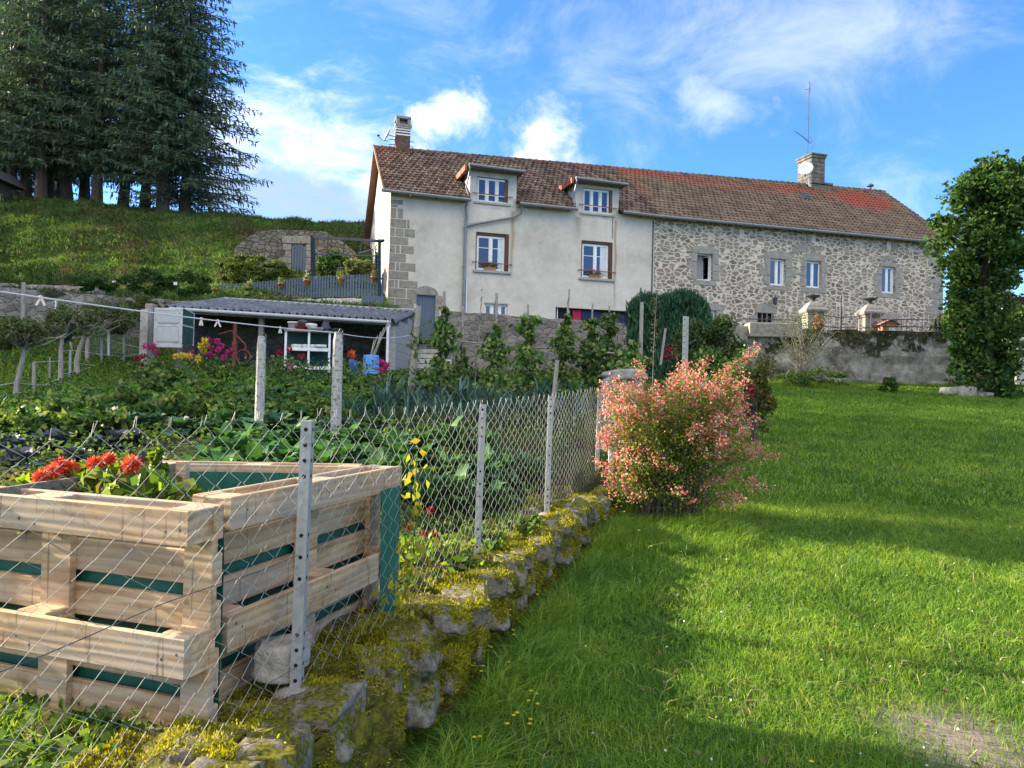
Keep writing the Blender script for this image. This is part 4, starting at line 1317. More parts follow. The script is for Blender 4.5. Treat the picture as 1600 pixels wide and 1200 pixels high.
# stone chimney stack
q = fp(1267, 285, RIDGE_V - .5); cu = q[0] - US
cz = lambda y: fp(1275, y, RIDGE_V - .5)[2]
c = MB()
x0, x1, y0, y1 = cu, cu + .86, RIDGE_V - .55, RIDGE_V + .62
nb = 6; z0 = cz(284); z1 = cz(247)
for k in range(nb):
    za = z0 + (z1 - z0) * k / nb; zb_ = z0 + (z1 - z0) * (k + 1) / nb - .014
    if k % 2: c.box(x0, x0 + .5, y0, y1, za, zb_, bev=.012); c.box(x0 + .51, x1, y0, y1, za, zb_, bev=.012)
    else: c.box(x0, x1, y0, y1, za, zb_, bev=.012)
c.box(x0 - .05, x1 + .05, y0 - .05, y1 + .05, z1, cz(243), bev=.02); c.box(x0 - .09, x1 + .09, y0 - .09, y1 + .09, cz(243) + .003, cz(240), bev=.02)
c.box(x0 - .04, x1 + .50, y0 - .06, y1 + .06, z0 - .12, z0, bev=.02)
c.box(x0 - .0, x1 + .40, y0 + .0, y1 - .0, 12.2, z0 - .123, bev=.03)
chs = c.build('chimney', pm('chimney_granite', [(.07, .068, .06), (.13, .122, .105), (.20, .185, .155)], 4, 8, rough=.95, bump=.6, bscale=14), stone)
chz = cz(240)
pw = hw(cu + US, (y0 + y1) / 2 + .1, 0)
d2 = dish('satellite_dish', hw(*(lambda f: (f[0], f[1], f[2]))(fp(1259, 265, RIDGE_V - .85))), (-.55, -.95, .42), .40, MT['white'], (-.2, -.42, -.42), 'white satellite dish on the side of the stone chimney')
MB().tube([(0, 0, 0), (.15, .12, -.15), (.25, .1, -.9)], .03, 6).build('mount', MT['white'], d2)
# television aerial
am = hw(*fp(1262, 240, RIDGE_V)[:2], chz - .2)
at = empty('television_aerial', am, A_H, 'tall television aerial mast rising from the stone chimney', 'aerial')
topz = fp(1262, 136, RIDGE_V)[2] - (chz - .2)
MB().tube([(0, 0, 0), (.03, 0, topz)], [.028, .02], 6).build('mast', MT['iron'], at)
m = MB()
bz = fp(1262, 222, RIDGE_V)[2] - (chz - .2)
m.tube([(-1.0, -.2, bz + .42), (.28, .05, bz)], .016, 5)
m.tube([(-.35, -.1, bz + .12), (.2, .05, bz - .06)], .012, 5)
for k in range(8):
    t = k / 8; x_, z_ = -1.0 + 1.1 * t, bz + .42 - .36 * t
    m.tube([(x_, -.22, z_), (x_, .14, z_ + .02)], .007, 4)
for k in range(-3, 4):
    if k: m.tube([(.25 - abs(k) * .01, -.35, bz + k * .11 - .02), (.62 - abs(k) * .04, .35, bz + k * .11 + .04)], .007, 4)
m.tube([(.12, 0, bz + .34), (.3, 0, bz + .05), (.3, 0, bz - .1), (.2, 0, bz - .40)], .01, 4)
m.build('beam_antenna', MT['iron'], at)
m = MB()
m.tube([(-.45, -.1, topz - .25), (.03, 0, topz - .1)], .018, 5)
for k in range(9):
    a = -1.1 + k * .28
    r0 = .40
    m.tube([(-.20 + .0 * k, -.28 + .0, topz + .22 - k * .05), (.04 + .14 * math.cos(a), .0, topz + .16 - k * .075), (-.05, .3, topz + .1 - k * .09)], .005, 3)
m.build('grid_antenna', MT['galv'], at)
MB().tube([(0, 0, topz * .56), (-.15, -.05, topz * .54), (-.14, -.05, topz * .62)], .01, 4).build('bracket', MT['iron'], at)
# wall lantern
q = fp(1205, 462); lz = q[2]
lp = empty('wall_lantern', hw(q[0], 0, lz), A_H, 'black iron lantern on a bracket above the dark farmhouse door', 'lantern')
MB().tube([(0, 0, -.05), (0, -.12, .08), (0, -.28, .04), (0, -.3, -.08)], .012, 5).build('bracket', MT['iron'], lp)
MB().lathe((0, -.3, -.46), [(.05, 0), (.10, .05), (.13, .28), (.15, .29), (.03, .38)], 6).build('lamp_cage', MT['iron'], lp)

# window boxes with flowers (rest on the sills)
def flower_box(o, px, py, wd_, lab, red):
    q = fp(px, py, -.04)
    r = empty('window_box', hw(q[0], -.015, o[2]), A_H, lab, 'window box', 'window boxes of flowers')
    MB().box(-wd_, wd_, -.055, .055, .003, .15, bev=.01).build('trough', MT['terracotta'], r)
    n = 260
    P = rng.normal(size=(n, 3)) * np.array([wd_ * .8, .05, .06]) + np.array([0, -.03, .2])
    V, F = leaves(P, rng.normal(size=(n, 3)), .06, .035); np_obj('foliage', V, F, MT['bean'], r)
    n = 60
    P = rng.normal(size=(n, 3)) * np.array([wd_ * .6, .05, .05]) + np.array([0, -.05, .3])
    V, F = leaves(P, rng.normal(size=(n, 3)), .05, .04); np_obj('blossom', V, F, red, r)


flower_box(o_w1, 766, 420, .24, 'terracotta trough with a few red flowers on the sill nearest the downpipe', MT['crimson'])
flower_box(o_w2, 930, 432, .26, 'terracotta trough of dark foliage and pink flowers on the sill near the stone house', MT['magenta'])
holes = holes2
# ================================================================== walls of the yard and garden
def wall_run(name, pts, thick, z0f, ztop, mat_, label, cat='wall', seg=.22, amp=.05, cope=None):
    """wall with uneven faces: grid over its cross-section along a run of plan points (front side = nearer the camera)"""
    pts = [Vector((p[0], p[1], 0)) for p in pts]
    L_ = [0]
    for a, b in zip(pts, pts[1:]): L_.append(L_[-1] + (b - a).length)
    n = max(2, int(L_[-1] / seg))
    rows = []
    for i in range(n + 1):
        s = L_[-1] * i / n
        k = max(j for j in range(len(pts) - 1) if L_[j] <= s + 1e-6)
        t = (s - L_[k]) / (L_[k + 1] - L_[k]); p = pts[k].lerp(pts[k + 1], t); d = (pts[k + 1] - pts[k]).normalized()
        nrm = Vector((d.y, -d.x, 0))
        zb = z0f(p.x, p.y); zt = ztop(s / L_[-1]) if callable(ztop) else ztop
        zt += .05 * mnoise.noise(Vector((s * 1.7, 3, 1))) + .03 * mnoise.noise(Vector((s * 5, 1, 9)))
        row = []
        nh = 9
        for j in range(nh + 1):
            z = zb + (zt - zb) * j / nh
            o = amp * mnoise.noise(Vector((s * 1.9, z * 2.6, 5))) + amp * .5 * mnoise.noise(Vector((s * 4.5, z * 6, 2)))
            row.append(p + nrm * (thick * .5 + o - (.03 if j == nh else 0)) + Vector((0, 0, z)))
        row.append(p + Vector((0, 0, zt + .03)))
        row.append(p - nrm * (thick * .5) + Vector((0, 0, zt)))
        row.append(p - nrm * (thick * .5) + Vector((0, 0, zb)))
        rows.append(row)
    m = len(rows[0]); V = [v for r in rows for v in r]; F = []
    for i in range(n):
        for j in range(m - 1): F.append((i * m + j, i * m + j + 1, (i + 1) * m + j + 1, (i + 1) * m + j)[::-1])
    F.append(tuple(range(m))[::-1] if False else tuple(range(m))); F.append(tuple(n * m + j for j in range(m))[::-1])
    mb = MB(); mb.add(V, F)
    o = mb.build(name, mat_)
    return tag(o, label, cat)


# wall in front of the rendered house
pa = W(692, 500, 26.2); pb = W(988, 500, 27.0)
wl = wall_run('garden_wall', [(pa.x, 26.2), (pb.x, 27.0), (7.9, 24.9)], .5, lambda x, y: 1.4, lambda t: ZC + 2.98 - .40 * t, MT['rubble2'], 'old fieldstone wall below the rendered house, behind the bean poles')
wl2 = wall_run('retaining_wall', [(7.7, 24.5), (9.6, 24.35), (24, 24.0)], .55, lambda x, y: 1.6, lambda t: ZC + 2.42, MT['blotchy'], 'grey lichen and moss blotched retaining wall at the top of the lawn', amp=.12, seg=.14)
# pale coping slab where the two meet
a = W(1163, 505, 24.6); b = W(1246, 512, 24.4)
cp = MB().box(a.x, b.x, 24.0, 24.62, ZC + 2.12, ZC + 2.60, bev=.03, jit=.01).box(a.x - 1.3, a.x - .01, 24.2, 24.7, ZC + 1.5, ZC + 2.5, bev=.02)
cp = cp.build('stone_slab', MT['granite']); tag(cp, 'pale stone slab capping the wall end near the dark shrub', 'stone slab')
# terrace wall on the left
tw = wall_run('terrace_wall', [(-40, 15.5), (-30, 18), (-15.7, 22.7), (-12.2, 24.7), (-3.4, 26.4)], .5, lambda x, y: 1.5, lambda t: ZC + 2.98, MT['rubble2'], 'low stone terrace wall at the foot of the grassy bank behind the shed')
tr = wall_run('step_wall', [(-4.75, 26.3), (-4.75, 30.0)], .35, lambda x, y: 2.5, ZC + 2.98, MT['rubble3'], 'short stone wall closing the terrace beside the house corner')
# post stone near cellar door, ramp edge
a = W(652, 520, 26.6)
gp = MB().box(a.x - .12, a.x + .10, 26.45, 26.75, 2.0, W(652, 482, 26.6).z, bev=.02, jit=.008).build('gate_stone', MT['granite']); tag(gp, 'upright granite gate stone by the blue cellar door', 'stone post')
# stone steps between the walls
st = MB(); a = W(655, 590, 25.2).x; b = W(697, 590, 25.2).x
for k in range(7): st.box(a - .25 + .02 * (k % 2), b + .12, 24.9 + k * .27, 26.9 + .0 * k, 2.30 + k * .19 - .16, 2.30 + k * .19, bev=.015, jit=.008)
st = st.build('stone_steps', MT['granite_lt']); tag(st, 'worn stone steps leading up from the garden to the cellar door', 'steps')
# raised masonry strip between fence foot and shed
cw = wall_run('ramp_wall', [(W(455, 470, 28.6).x, 28.6), (W(570, 470, 28.9).x, 28.9)], .35, lambda x, y: 3.8, lambda t: ZC + 3.56 + .14 * t, MT['granite_lt'], 'sloping stone coping below the blue picket fence')
hb = MB(); a, b = W(567, 470, 28.9), W(601, 470, 28.9)
for k in range(8): hb.box(a.x + (b.x - a.x) * k / 8 + .004, a.x + (b.x - a.x) * (k + 1) / 8 - .004, 28.6 + .003 * (k % 2), 28.9, W(580, 476, 28.7).z, W(580, 463, 28.7).z)
hb = hb.build('boarded_hatch', MT['blue']); tag(hb, 'small slate blue boarded hatch beside the house corner', 'hatch')

# ---- vaulted cellar front in the hillside
cd = 35.2
P = [(364, 398), (369, 385), (385, 372), (402, 362), (430, 359), (470, 360), (510, 362), (530, 374), (548, 388), (552, 400), (552, 445), (364, 445)]
V3 = [W(x_, y_, cd) for x_, y_ in P]
n = len(P)
mb = MB(); mb.add([tuple(v) for v in V3] + [(v.x, v.y + 1.2, v.z) for v in V3], [tuple(range(n))[::-1]] + [(i, (i + 1) % n, n + (i + 1) % n, n + i) for i in range(n)])
vc = empty('vaulted_cellar', (V3[4].x, cd, V3[-1].z), 0, 'stone fronted vaulted cellar dug into the grassy hill', 'cellar')
mb.v = [(x_ - vc.location.x, y_ - cd, z_ - vc.location.z) for x_, y_, z_ in mb.v]
mb.build('wall', MT['rubble3'], vc)
def lc(px, py, dy=0): p_ = W(px, py, cd) - vc.location; return (p_.x, dy, p_.z)
a, b = lc(455, 434), lc(477, 434); t = lc(466, 383)[2]
dm = MB(); n = 5
for k in range(n):
    x0 = a[0] + (b[0] - a[0]) * k / n + .01; x1 = a[0] + (b[0] - a[0]) * (k + 1) / n - .01
    e = .16 * (1 - (2 * (k + .5) / n - 1) ** 2)
    dm.box(x0, x1, -.07 + .004 * (k % 2), .1, a[2] - .3, t - .12 + e)
dm.build('door', MT['blue'], vc)
s = MB()
for k in range(6):
    z0 = a[2] - .3 + k * .32
    s.box(a[0] - .28 - .12 * (k % 2), a[0] - .012, -.09, .1, z0, z0 + .30, bev=.015); s.box(b[0] + .012, b[0] + .28 + .12 * ((k + 1) % 2), -.09, .1, z0, z0 + .30, bev=.015)
s.box(a[0] - .45, b[0] + .45, -.095, .1, t + .055, t + .42, bev=.02)
s.build('door_surround', MT['granite'], vc)

# ---- slate blue picket fence with hanging pots
f0, f1 = W(597, 465, 29.2), W(345, 465, 31.2)
pf = empty('picket_fence', (f1.x, f1.y, 0), 0, 'slate blue picket fence along the terrace above the shed', 'fence')
n = 60; m = MB(); rails = MB()
def fen(t):                                           # t 0 at left end, 1 by the house
    x_ = f1.x + (f0.x - f1.x) * t; y_ = f1.y + (f0.y - f1.y) * t
    zt = np.interp(t, [0, .37, .58, 1], [W(345, 445, f1.y).z, W(440, 438, 30.5).z, W(490, 432, 30.1).z, W(597, 428, f0.y).z])
    zb_ = np.interp(t, [0, 1], [W(345, 468, f1.y).z, W(597, 463, f0.y).z])
    return x_ - f1.x, y_ - f1.y, float(zb_), float(zt)
for k in range(n):
    x_, y_, zb_, zt = fen(k / (n - 1)); m.box(x_ - .036, x_ + .036, y_ - .012, y_ + .012, zb_ + random.uniform(-.01, .01), zt + random.uniform(-.012, .012), jit=.003)
m.build('picket_panel', MT['blue'], pf)
m = MB()
for k in range(0, n, 12):
    x_, y_, zb_, zt = fen(k / (n - 1)); m = MB().box(x_ - .045, x_ + .045, y_ + .045, y_ + .13, zb_ - .5, zt + .02); m.build('post', MT['blue'], pf)
a0, a1 = fen(0), fen(1)
for f_ in (.25, .8):
    MB().beam((a0[0], a0[1] + .03, a0[2] + (a0[3] - a0[2]) * f_), (a1[0], a1[1] + .03, a1[2] + (a1[3] - a1[2]) * f_), .03, .07).build('rail', MT['blue'], pf)


def pot(loc, r, h, label, flower, mount=True, leafc='bean', nleaf=110):
    root = empty('flower_pot', loc, random.uniform(0, 6), label, 'flower pot', 'pots hung along the blue fence' if mount else None)
    MB().lathe((0, 0, 0), [(r * .66, 0), (r * .95, h * .8), (r * 1.08, h * .8), (r * 1.08, h), (r * .9, h), (r * .85, h * .85)], 12).build('pot', MT['terracotta'], root, True)
    P = rng.normal(size=(nleaf, 3)) * np.array([r * .6, r * .6, h * .45]) + np.array([0, 0, h * 1.5])
    V, F = leaves(P, rng.normal(size=(nleaf, 3)) + [0, 0, .6], .10, .03); np_obj('plant', V, F, MT[leafc], root)
    if flower:
        P = rng.normal(size=(14, 3)) * np.array([r * .6, r * .6, h * .4]) + np.array([0, 0, h * 2.0])
        V, F = leaves(P, rng.normal(size=(14, 3)), .06, .05); np_obj('blossom', V, F, MT[flower], root)
    return root


pots = [(335, 459, None, 'small terracotta pot with a tuft at the far left end of the blue fence'), (389, 456, 'yellow', 'terracotta pot with yellow flowers hung on the low end of the blue fence'),
        (439, 450, None, 'pale terracotta pot hung on the blue fence left of the cellar door'), (479, 445, 'pale', 'bushy green pot with pale flowers hung below the cellar door'),
        (532.5, 442, None, 'pot with sparse yellow green plant hung midway between cellar and house'), (584, 440, 'crimson', 'red pot with green plant hung beside the pergola end post')]
for px, py, fl, lab in pots:
    t = (px - 345) / (597 - 345); d_ = f1.y + (f0.y - f1.y) * t
    p_ = W(px, py, d_ - .16); pot(p_, .12, .2, lab, fl)
MT['blue_dark'] = pm('dark_blue_steel', [(.022, .032, .05), (.04, .052, .072)], 9, rough=.95, spec=.05)
# steel pergola frame
pg = empty('pergola', W(489, 440, 31), 0, 'slate blue steel pergola frame above the picket fence', 'pergola')
o_ = pg.location
def q_(px, py, d=31): return W(px, py, d) - o_
MB().beam(q_(489, 470), q_(489, 368), .16, .16, up=(0, 1, 0)).build('post', MT['blue_dark'], pg)
MB().beam(q_(593, 470, 29.0), q_(593, 374, 29.0), .11, .11, up=(0, 1, 0)).build('post', MT['blue_dark'], pg)
MB().beam(q_(486, 370), q_(599, 377, 29.0), .08, .10).beam(q_(489, 397), q_(590, 400, 29.2), .06, .05).beam(q_(586, 377, 29.05), q_(600, 375, 28.9), .12, .06).build('top_beam', MT['blue_dark'], pg)
m = MB()
for px in (513, 539, 566): m.tube([q_(px, 371 + (px - 489) * .05, 30.4), q_(px - 3, 397, 30.5)], .025, 5)
m.tube([q_(560, 396, 30), q_(582, 390, 29)], .03, 5)
for k in range(6): m.tube([q_(590, 430 - k * 5, 29.0), q_(586, 418 - k * 6, 29.0), q_(589, 412 - k * 6, 29.0)], .018, 4)
m.build('brace', MT['blue_dark'], pg)
# metal clothes frame on the bank
cf = empty('wire_frame', W(172, 456, 26), 0, 'thin green metal frame with white tags standing on the bank', 'frame'); o2 = cf.location
m = MB(); m.tube([W(172, 457, 26) - o2, W(172, 440, 26) - o2, W(277, 441, 26) - o2, W(277, 458, 26) - o2], .02, 5); m.build('frame', pm('green_metal', [(.03, .08, .06)], 5), cf)
m = MB()
for px, py in ((178, 441), (202, 442.5), (274, 443)): p_ = W(px, py, 25.95) - o2; m.box(p_.x - .06, p_.x + .06, p_.y - .01, p_.y + .01, p_.z - .05, p_.z + .05)
m.build('white_tag', MT['white'], cf)

MT['offwhite'] = pm('aged_pvc', [(.36, .36, .34), (.5, .5, .47)], 6, rough=.6)
# ================================================================== corrugated shed
s0, s1 = W(272, 600, 20.9), W(612, 600, 23.2)
sd = empty('garden_shed', (s0.x, s0.y, 0), 0, 'open fronted garden shed with grey corrugated roof and white gutter', 'shed')
SU = Vector((s1.x - s0.x, s1.y - s0.y, 0)); SV = Vector((.12, 3.3, 0)); SL = SU.length
def sl(t, v, z): return SU * t + SV * v + Vector((0, 0, z))
zf, zk = ZC + 2.33, ZC + 2.97
zf1 = ZC + 2.34
m = MB(); nw = 30; per = 10
ring = []
for j in range(0, 9):
    v = -.08 + 1.12 * j / 8
    for i in range(nw * per + 1):
        t = -.03 + 1.06 * i / (nw * per)
        z = zf + (zk - zf) * v + .075 * math.sin(2 * PI * i / per)
        ring.append(sl(t, v, z))
c_ = nw * per + 1
m.add(ring, [(j * c_ + i, j * c_ + i + 1, (j + 1) * c_ + i + 1, (j + 1) * c_ + i) for j in range(8) for i in range(c_ - 1)])
sr = m.build('roof', pm('fibre_cement_sheet', [(.10, .105, .115), (.17, .175, .18), (.30, .30, .29)], 2.2, 8, rough=.75, pos=[.35, .55, .8]), sd, True)
m = MB()
m.add([sl(-.03, 1.04, zk + .02), sl(1.03, 1.04, zk + .02), sl(1.03, 1.09, zk + .12), sl(-.03, 1.09, zk + .12)], [(0, 1, 2, 3)])
m.build('ridge_flashing', MT['concrete'], sd)
MB().tube([sl(0, -.12, zf - .09), sl(1.0, -.12, zf - .11)], .05, 8).build('gutter', MT['offwhite'], sd)
MB().tube([sl(.985, -.12, zf - .12), sl(.992, -.10, zf - .22), sl(.985, -.10, zf - .3), sl(.985, -.10, ZC + .75)], .045, 7).build('downpipe', MT['white'], sd)
m = MB()
for k in range(11):
    z0 = 1.5 + k * .25; hh = .243
    a, b = sl(1.0, -.02, 0), sl(1.0, .95, 0)
    for j in range(6):
        p0 = a.lerp(b, j / 6); p1 = a.lerp(b, (j + 1) / 6 - .006)
        if z0 + hh < zf + (zk - zf) * j / 6 - .04: m.beam(p0 + Vector((.0, 0, z0 + hh / 2)), p1 + Vector((.0, 0, z0 + hh / 2)), .2, hh)
m.build('side_wall', MT['concrete'], sd)
m = MB()
m.add([sl(0, .96, 1.4), sl(1, .96, 1.4), sl(1, .96, zk - .05), sl(0, .96, zk - .05)], [(0, 1, 2, 3)]); m.add([sl(.0, 0, 1.4), sl(.0, .96, 1.4), sl(.0, .96, zk - .08), sl(.0, 0, zf - .08)], [(0, 1, 2, 3)])
m.build('back_wall', MT['rubble2'], sd)
for t in (.36, .0): MB().beam(sl(t, .05, 1.3), sl(t, .05, zf - .05), .13, .13, up=(0, 1, 0)).build('post', MT['wood_old'], sd)
MB().beam(sl(-.01, -.0, zf - .1), sl(1.0, -.0, zf - .1), .08, .14).build('beam', MT['wood_old'], sd)
# shelf rack with pots and pans
r0, r1 = W(445, 520, 20.6), W(517, 520, 20.9)
rk = empty('shelf_rack', (r0.x, r0.y, 0), math.atan2(r1.y - r0.y, r1.x - r0.x), 'white framed shelf rack with dark mesh panels inside the shed', 'shelf')
RL = (r1 - r0).length; zt_, zm_, zl_ = W(480, 518, 20.7).z, W(480, 543, 20.7).z, W(480, 574, 20.7).z
for x_ in (0, RL / 2, RL - .06): MB().box(x_, x_ + .06, 0, .05, zl_ - .35, zt_ + .0).build('post', MT['white'], rk)
MB().box(-.02, RL + .02, -.06, .5, zt_ + .002, zt_ + .04).build('shelf', MT['wood_old'], rk)
MB().box(.062, RL / 2 - .002, -.03, .5, zm_ - .09, zm_).box(RL / 2 + .062, RL - .062, -.03, .5, zm_ - .09, zm_).build('shelf', MT['white'], rk)
MB().box(.02, RL + .02, -.03, .1, zl_ - .05, zl_ + .04).build('shelf', MT['white'], rk)
m = MB().quad((.03, .48, zl_ - .3), (RL, .48, zl_ - .3), (RL, .48, zt_), (.03, .48, zt_)).build('green_panel', pm('green_mesh', [(.015, .05, .045), (.03, .075, .065)], 6), rk)
def on_rack(name, px, zbase, prof, mat_, lab, cat, dy=.2):
    p_ = W(px, 520, 20.75); o = MB().lathe((0, 0, 0), prof, 14).build(name, mat_, None, True)
    o.location = (p_.x, p_.y + dy, zbase); tag(o, lab, cat); return o
pl = pm('cream_plastic', [(.5, .5, .46), (.62, .62, .58)], 8); dk = pm('dark_pan', [(.05, .05, .06), (.12, .12, .13)], 8, metallic=.3)
on_rack('bucket', 455, zt_ + .042, [(.13, 0), (.16, .2), (.17, .2), (.17, .24), (.15, .24)], pl, 'cream bucket on the top left of the shed rack', 'bucket')
on_rack('basin', 468, zt_ + .042, [(.12, 0), (.22, .10), (.24, .11), (.2, .11)], pm('red_enamel', [(.35, .03, .03)], 4), 'red basin on top of the rack beside the cream bucket', 'basin')
on_rack('cooking_pot', 470, zt_ + .16, [(.13, 0), (.15, .12), (.16, .14), (.1, .17), (.02, .2)], dk, 'dark cooking pot stacked in the red basin', 'pot')
on_rack('bowl', 483, zt_ + .042, [(.07, 0), (.17, .14), (.18, .18), (.15, .2), (.02, .22)], pl, 'round cream bowl at the middle of the rack top', 'bowl')
on_rack('dish_pan', 494, zt_ + .042, [(.14, 0), (.22, .06), (.24, .08), (.2, .08)], pm('pale_tin', [(.55, .55, .52)], 5), 'pale shallow tin pan right of the round bowl on the rack', 'pan')
on_rack('jug', 506, zt_ + .042, [(.1, 0), (.14, .1), (.09, .2), (.08, .28), (.10, .3)], dk, 'dark jug near the right end of the rack top', 'jug')
on_rack('plant_pot', 523, zt_ - .1, [(.1, 0), (.15, .2), (.17, .22), (.13, .22)], dk, 'grey pot hanging in shadow right of the rack', 'pot')
for i_, (px, w_) in enumerate(((460, .12), (467, .07), (476, .1), (487, .1), (498, .14), (505, .08))):
    on_rack('stored_dish', px, zm_ + .002, [(w_ * .7, 0), (w_, .05), (w_ * .9, .09), (w_ * .3, .1)], pl, ['widest white dish on the middle shelf, far left', 'little white cup on the middle shelf', 'white saucer on the middle shelf beside the centre post', 'white dish just right of the rack centre post', 'broad white plate on the right middle shelf', 'small white cup at the end of the right middle shelf'][i_], 'dish', .12)
# old cupboard with white doors at the left end
k0, k1 = W(240, 520, 19.9), W(284, 520, 19.9)
cb_ = empty('old_cupboard', (k0.x, k0.y, 0), .04, 'old white two panel cupboard door standing at the shed end', 'cupboard'); KL = (k1 - k0).length
zt2, zb2 = W(262, 481, 19.9).z, W(262, 543, 19.9).z
MB().box(0, KL, 0, .05, zb2, zt2, bev=.01).build('door', pm('aged_white_paint', [(.30, .28, .25), (.47, .46, .43), (.55, .55, .53)], 5, 7), cb_)
zmid = (zt2 + zb2) / 2 + .08
for (za, zb_) in ((zmid + .05, zt2 - .07), (zb2 + .16, zmid - .04)):
    m = MB(); m.box(.09, KL - .09, -.018, -.001, za, zb_, bev=.02); m.build('inset_panel', pm('panel_white', [(.38, .39, .40), (.47, .47, .45)], 7), cb_)
e0 = W(303, 520, 20.5) - cb_.location
m = MB(); m.quad((KL, 0, zb2 + .1), (e0.x, e0.y, zb2 + .15), (e0.x, e0.y, zt2 - .08), (KL, 0, zt2)); m.build('side_panel', pm('green_side', [(.02, .06, .045), (.035, .085, .06)], 6), cb_)
m = MB(); m.beam((e0.x, e0.y, zb2 + .1), (e0.x, e0.y, zt2 - .06), .03, .03, up=(0, 1, 0)); m.beam((KL, -.01, zmid), (e0.x, e0.y - .01, zmid - .02), .02, .04); m.beam((KL, 0, zt2), (e0.x, e0.y, zt2 - .08), .03, .03); m.build('frame', MT['granite_lt'], cb_)
# stone pillars at the shed's left end
for (px0, px1, py0, lab) in ((219, 231, 483, 'rough squared stone gatepost left of the white cupboard, the shorter one'), (226, 238, 474, 'square timber post against the white cupboard')):
    a, b = W(px0, 500, 20.2 if px0 == 219 else 20.6), W(px1, 500, 20.2 if px0 == 219 else 20.6)
    o = MB().box(a.x, b.x, a.y, a.y + .28, 1.2, W(px0, py0, a.y).z, bev=.02, jit=.012).build('stone_post' if px0 == 219 else 'timber_post', MT['granite_lt'] if px0 == 219 else MT['wood_old']); tag(o, lab, 'post')
# barrels
for (px, py0, py1, w_, d_, mt, lab) in ((552, 563, 592, 15, 19.6, 'barrel1', 'deep blue plastic barrel half hidden by garden leaves'), (580, 555, 588, 25, 20.6, 'barrel2', 'scuffed light blue open barrel full of sticks at the shed end')):
    t_ = W(px, py0, d_); r = w_ / 2 / FPX * d_; H_ = t_.z - (h_garden(t_.x, t_.y) - .05)
    br = empty('barrel', (t_.x, t_.y, t_.z - H_), 0, lab, 'barrel')
    dome = [(r * .7, H_), (r * .1, H_ + .02)] if mt == 'barrel1' else [(r * .92, H_), (r * .88, H_ - .06), (r * .1, H_ - .3)]
    MB().lathe((0, 0, 0), [(r * .9, 0), (r, .06), (r * 1.02, H_ * .33), (r * .985, H_ * .35), (r * 1.03, H_ * .6), (r * .985, H_ * .66), (r * 1.0, H_ * .9), (r * .96, H_ * .97)] + dome, 20).build('drum', MT[mt], br, True)
    if mt == 'barrel2':
        m = MB()
        for k in range(6): m.tube([(random.uniform(-.1, .1), random.uniform(-.1, .1), H_ - .25), (.02 + .09 * k, .3, H_ + .45 + .12 * k)], .014, 5)
        m.build('stick', MT['pole'], br)
# rusty machine in the shed
a = W(366, 560, 21.4)
rm = empty('rusty_hand_pump', (a.x, a.y, float(h_garden(a.x, a.y))), 0, 'rusty red cast iron hand pump with wheel in the shed', 'pump')
rust = pm('rusty_red', [(.12, .035, .025), (.2, .06, .045)], 12, rough=.8)
zz = W(366, 505, 21.4).z - rm.location.z
MB().lathe((0, 0, 0), [(.16, 0), (.10, .06), (.07, .3), (.09, zz * .6), (.06, zz * .65), (.06, zz)], 10).build('column', rust, rm)
MB().tube([(-.45, 0, zz * .78), (-.1, 0, zz * .85), (.3, 0, zz * .6), (.35, 0, zz * .3)], .03, 6).build('handle', rust, rm)
w_ = []; MB().tube([(.28 + .2 * math.cos(k * PI / 8), -.05, zz * .35 + .2 * math.sin(k * PI / 8)) for k in range(17)], .022, 5).build('wheel', rust, rm)
MB().lathe((.62, .1, 0), [(.14, 0), (.2, .4), (.2, .42), (.18, .42)], 12).build('tub', dk, rm)

# ================================================================== concrete posts and washing line
def conc_post(px, ptop, pbot, w, d, lab):
    b = W(px, pbot, d); z0 = float(h_garden(b.x, b.y)) - .15; zt = W(px, ptop, d).z; r = w / 2 / FPX * d
    m = MB(); rings = []
    n = 14
    for i in range(n + 1):
        z = z0 + (zt - z0) * i / n
        k = 1.0 - .12 * i / n
        if i == n: k *= .72
        ring = []
        for j in range(8):
            a = PI / 4 * j + PI / 8; rr = r * k * (1.08 if j % 2 else 1.03)
            ring.append((rr * math.cos(a), rr * math.sin(a), z - z0))
        rings += ring
    m.add(rings, [(i * 8 + j, i * 8 + (j + 1) % 8, (i + 1) * 8 + (j + 1) % 8, (i + 1) * 8 + j) for i in range(n) for j in range(8)] + [tuple(n * 8 + j for j in range(8))])
    r_ = empty('concrete_post', (b.x, b.y, z0), 0, lab, 'concrete post', None)
    m.build('shaft', MT['lichenpost'], r_)
    MB().tube([(-.0, -.02, zt - z0 - .02), (.03, -.03, zt - z0 + .04), (.06, -.02, zt - z0 + .02), (.075, -.05, zt - z0 - .06)], .008, 5).build('wire_hook', MT['iron'], r_)
    return r_


MT['lichenpost'] = pm('lichened_concrete', [(.10, .095, .08), (.33, .32, .285), (.43, .41, .37), (.15, .135, .105)], 26, 6, rough=.95, bump=.7, bscale=50, pos=[.36, .44, .62, .70])
conc_post(405, 525, 670, 15, 9.6, 'lichened concrete post in the garden, farther from the lawn of the pair')
conc_post(525, 519, 662, 17, 9.4, 'lichened concrete post in the garden that the washing line is tied to')
TP = W(526, 520, 9.4)
def rope(name, a, b, sag, r, lab, cat, mat_='rope'):
    a = Vector(a); b = Vector(b); n = 24
    pts = [a.lerp(b, k / n) + Vector((0, 0, -4 * sag * (k / n) * (1 - k / n))) for k in range(n + 1)]
    m = MB().tube(pts, r, 5); o = m.build(name, MT[mat_]); tag(o, lab, cat); return pts
A0 = W(-120, 438, 4.2)
pts = rope('washing_line', A0, TP, .03, .006, 'white washing line running across the garden to the concrete post', 'washing line')
MBx = W(640, 524, 14.6)
pts2 = rope('washing_line', TP, MBx, .06, .006, 'thin white line from the concrete post to the big vine pole', 'washing line')
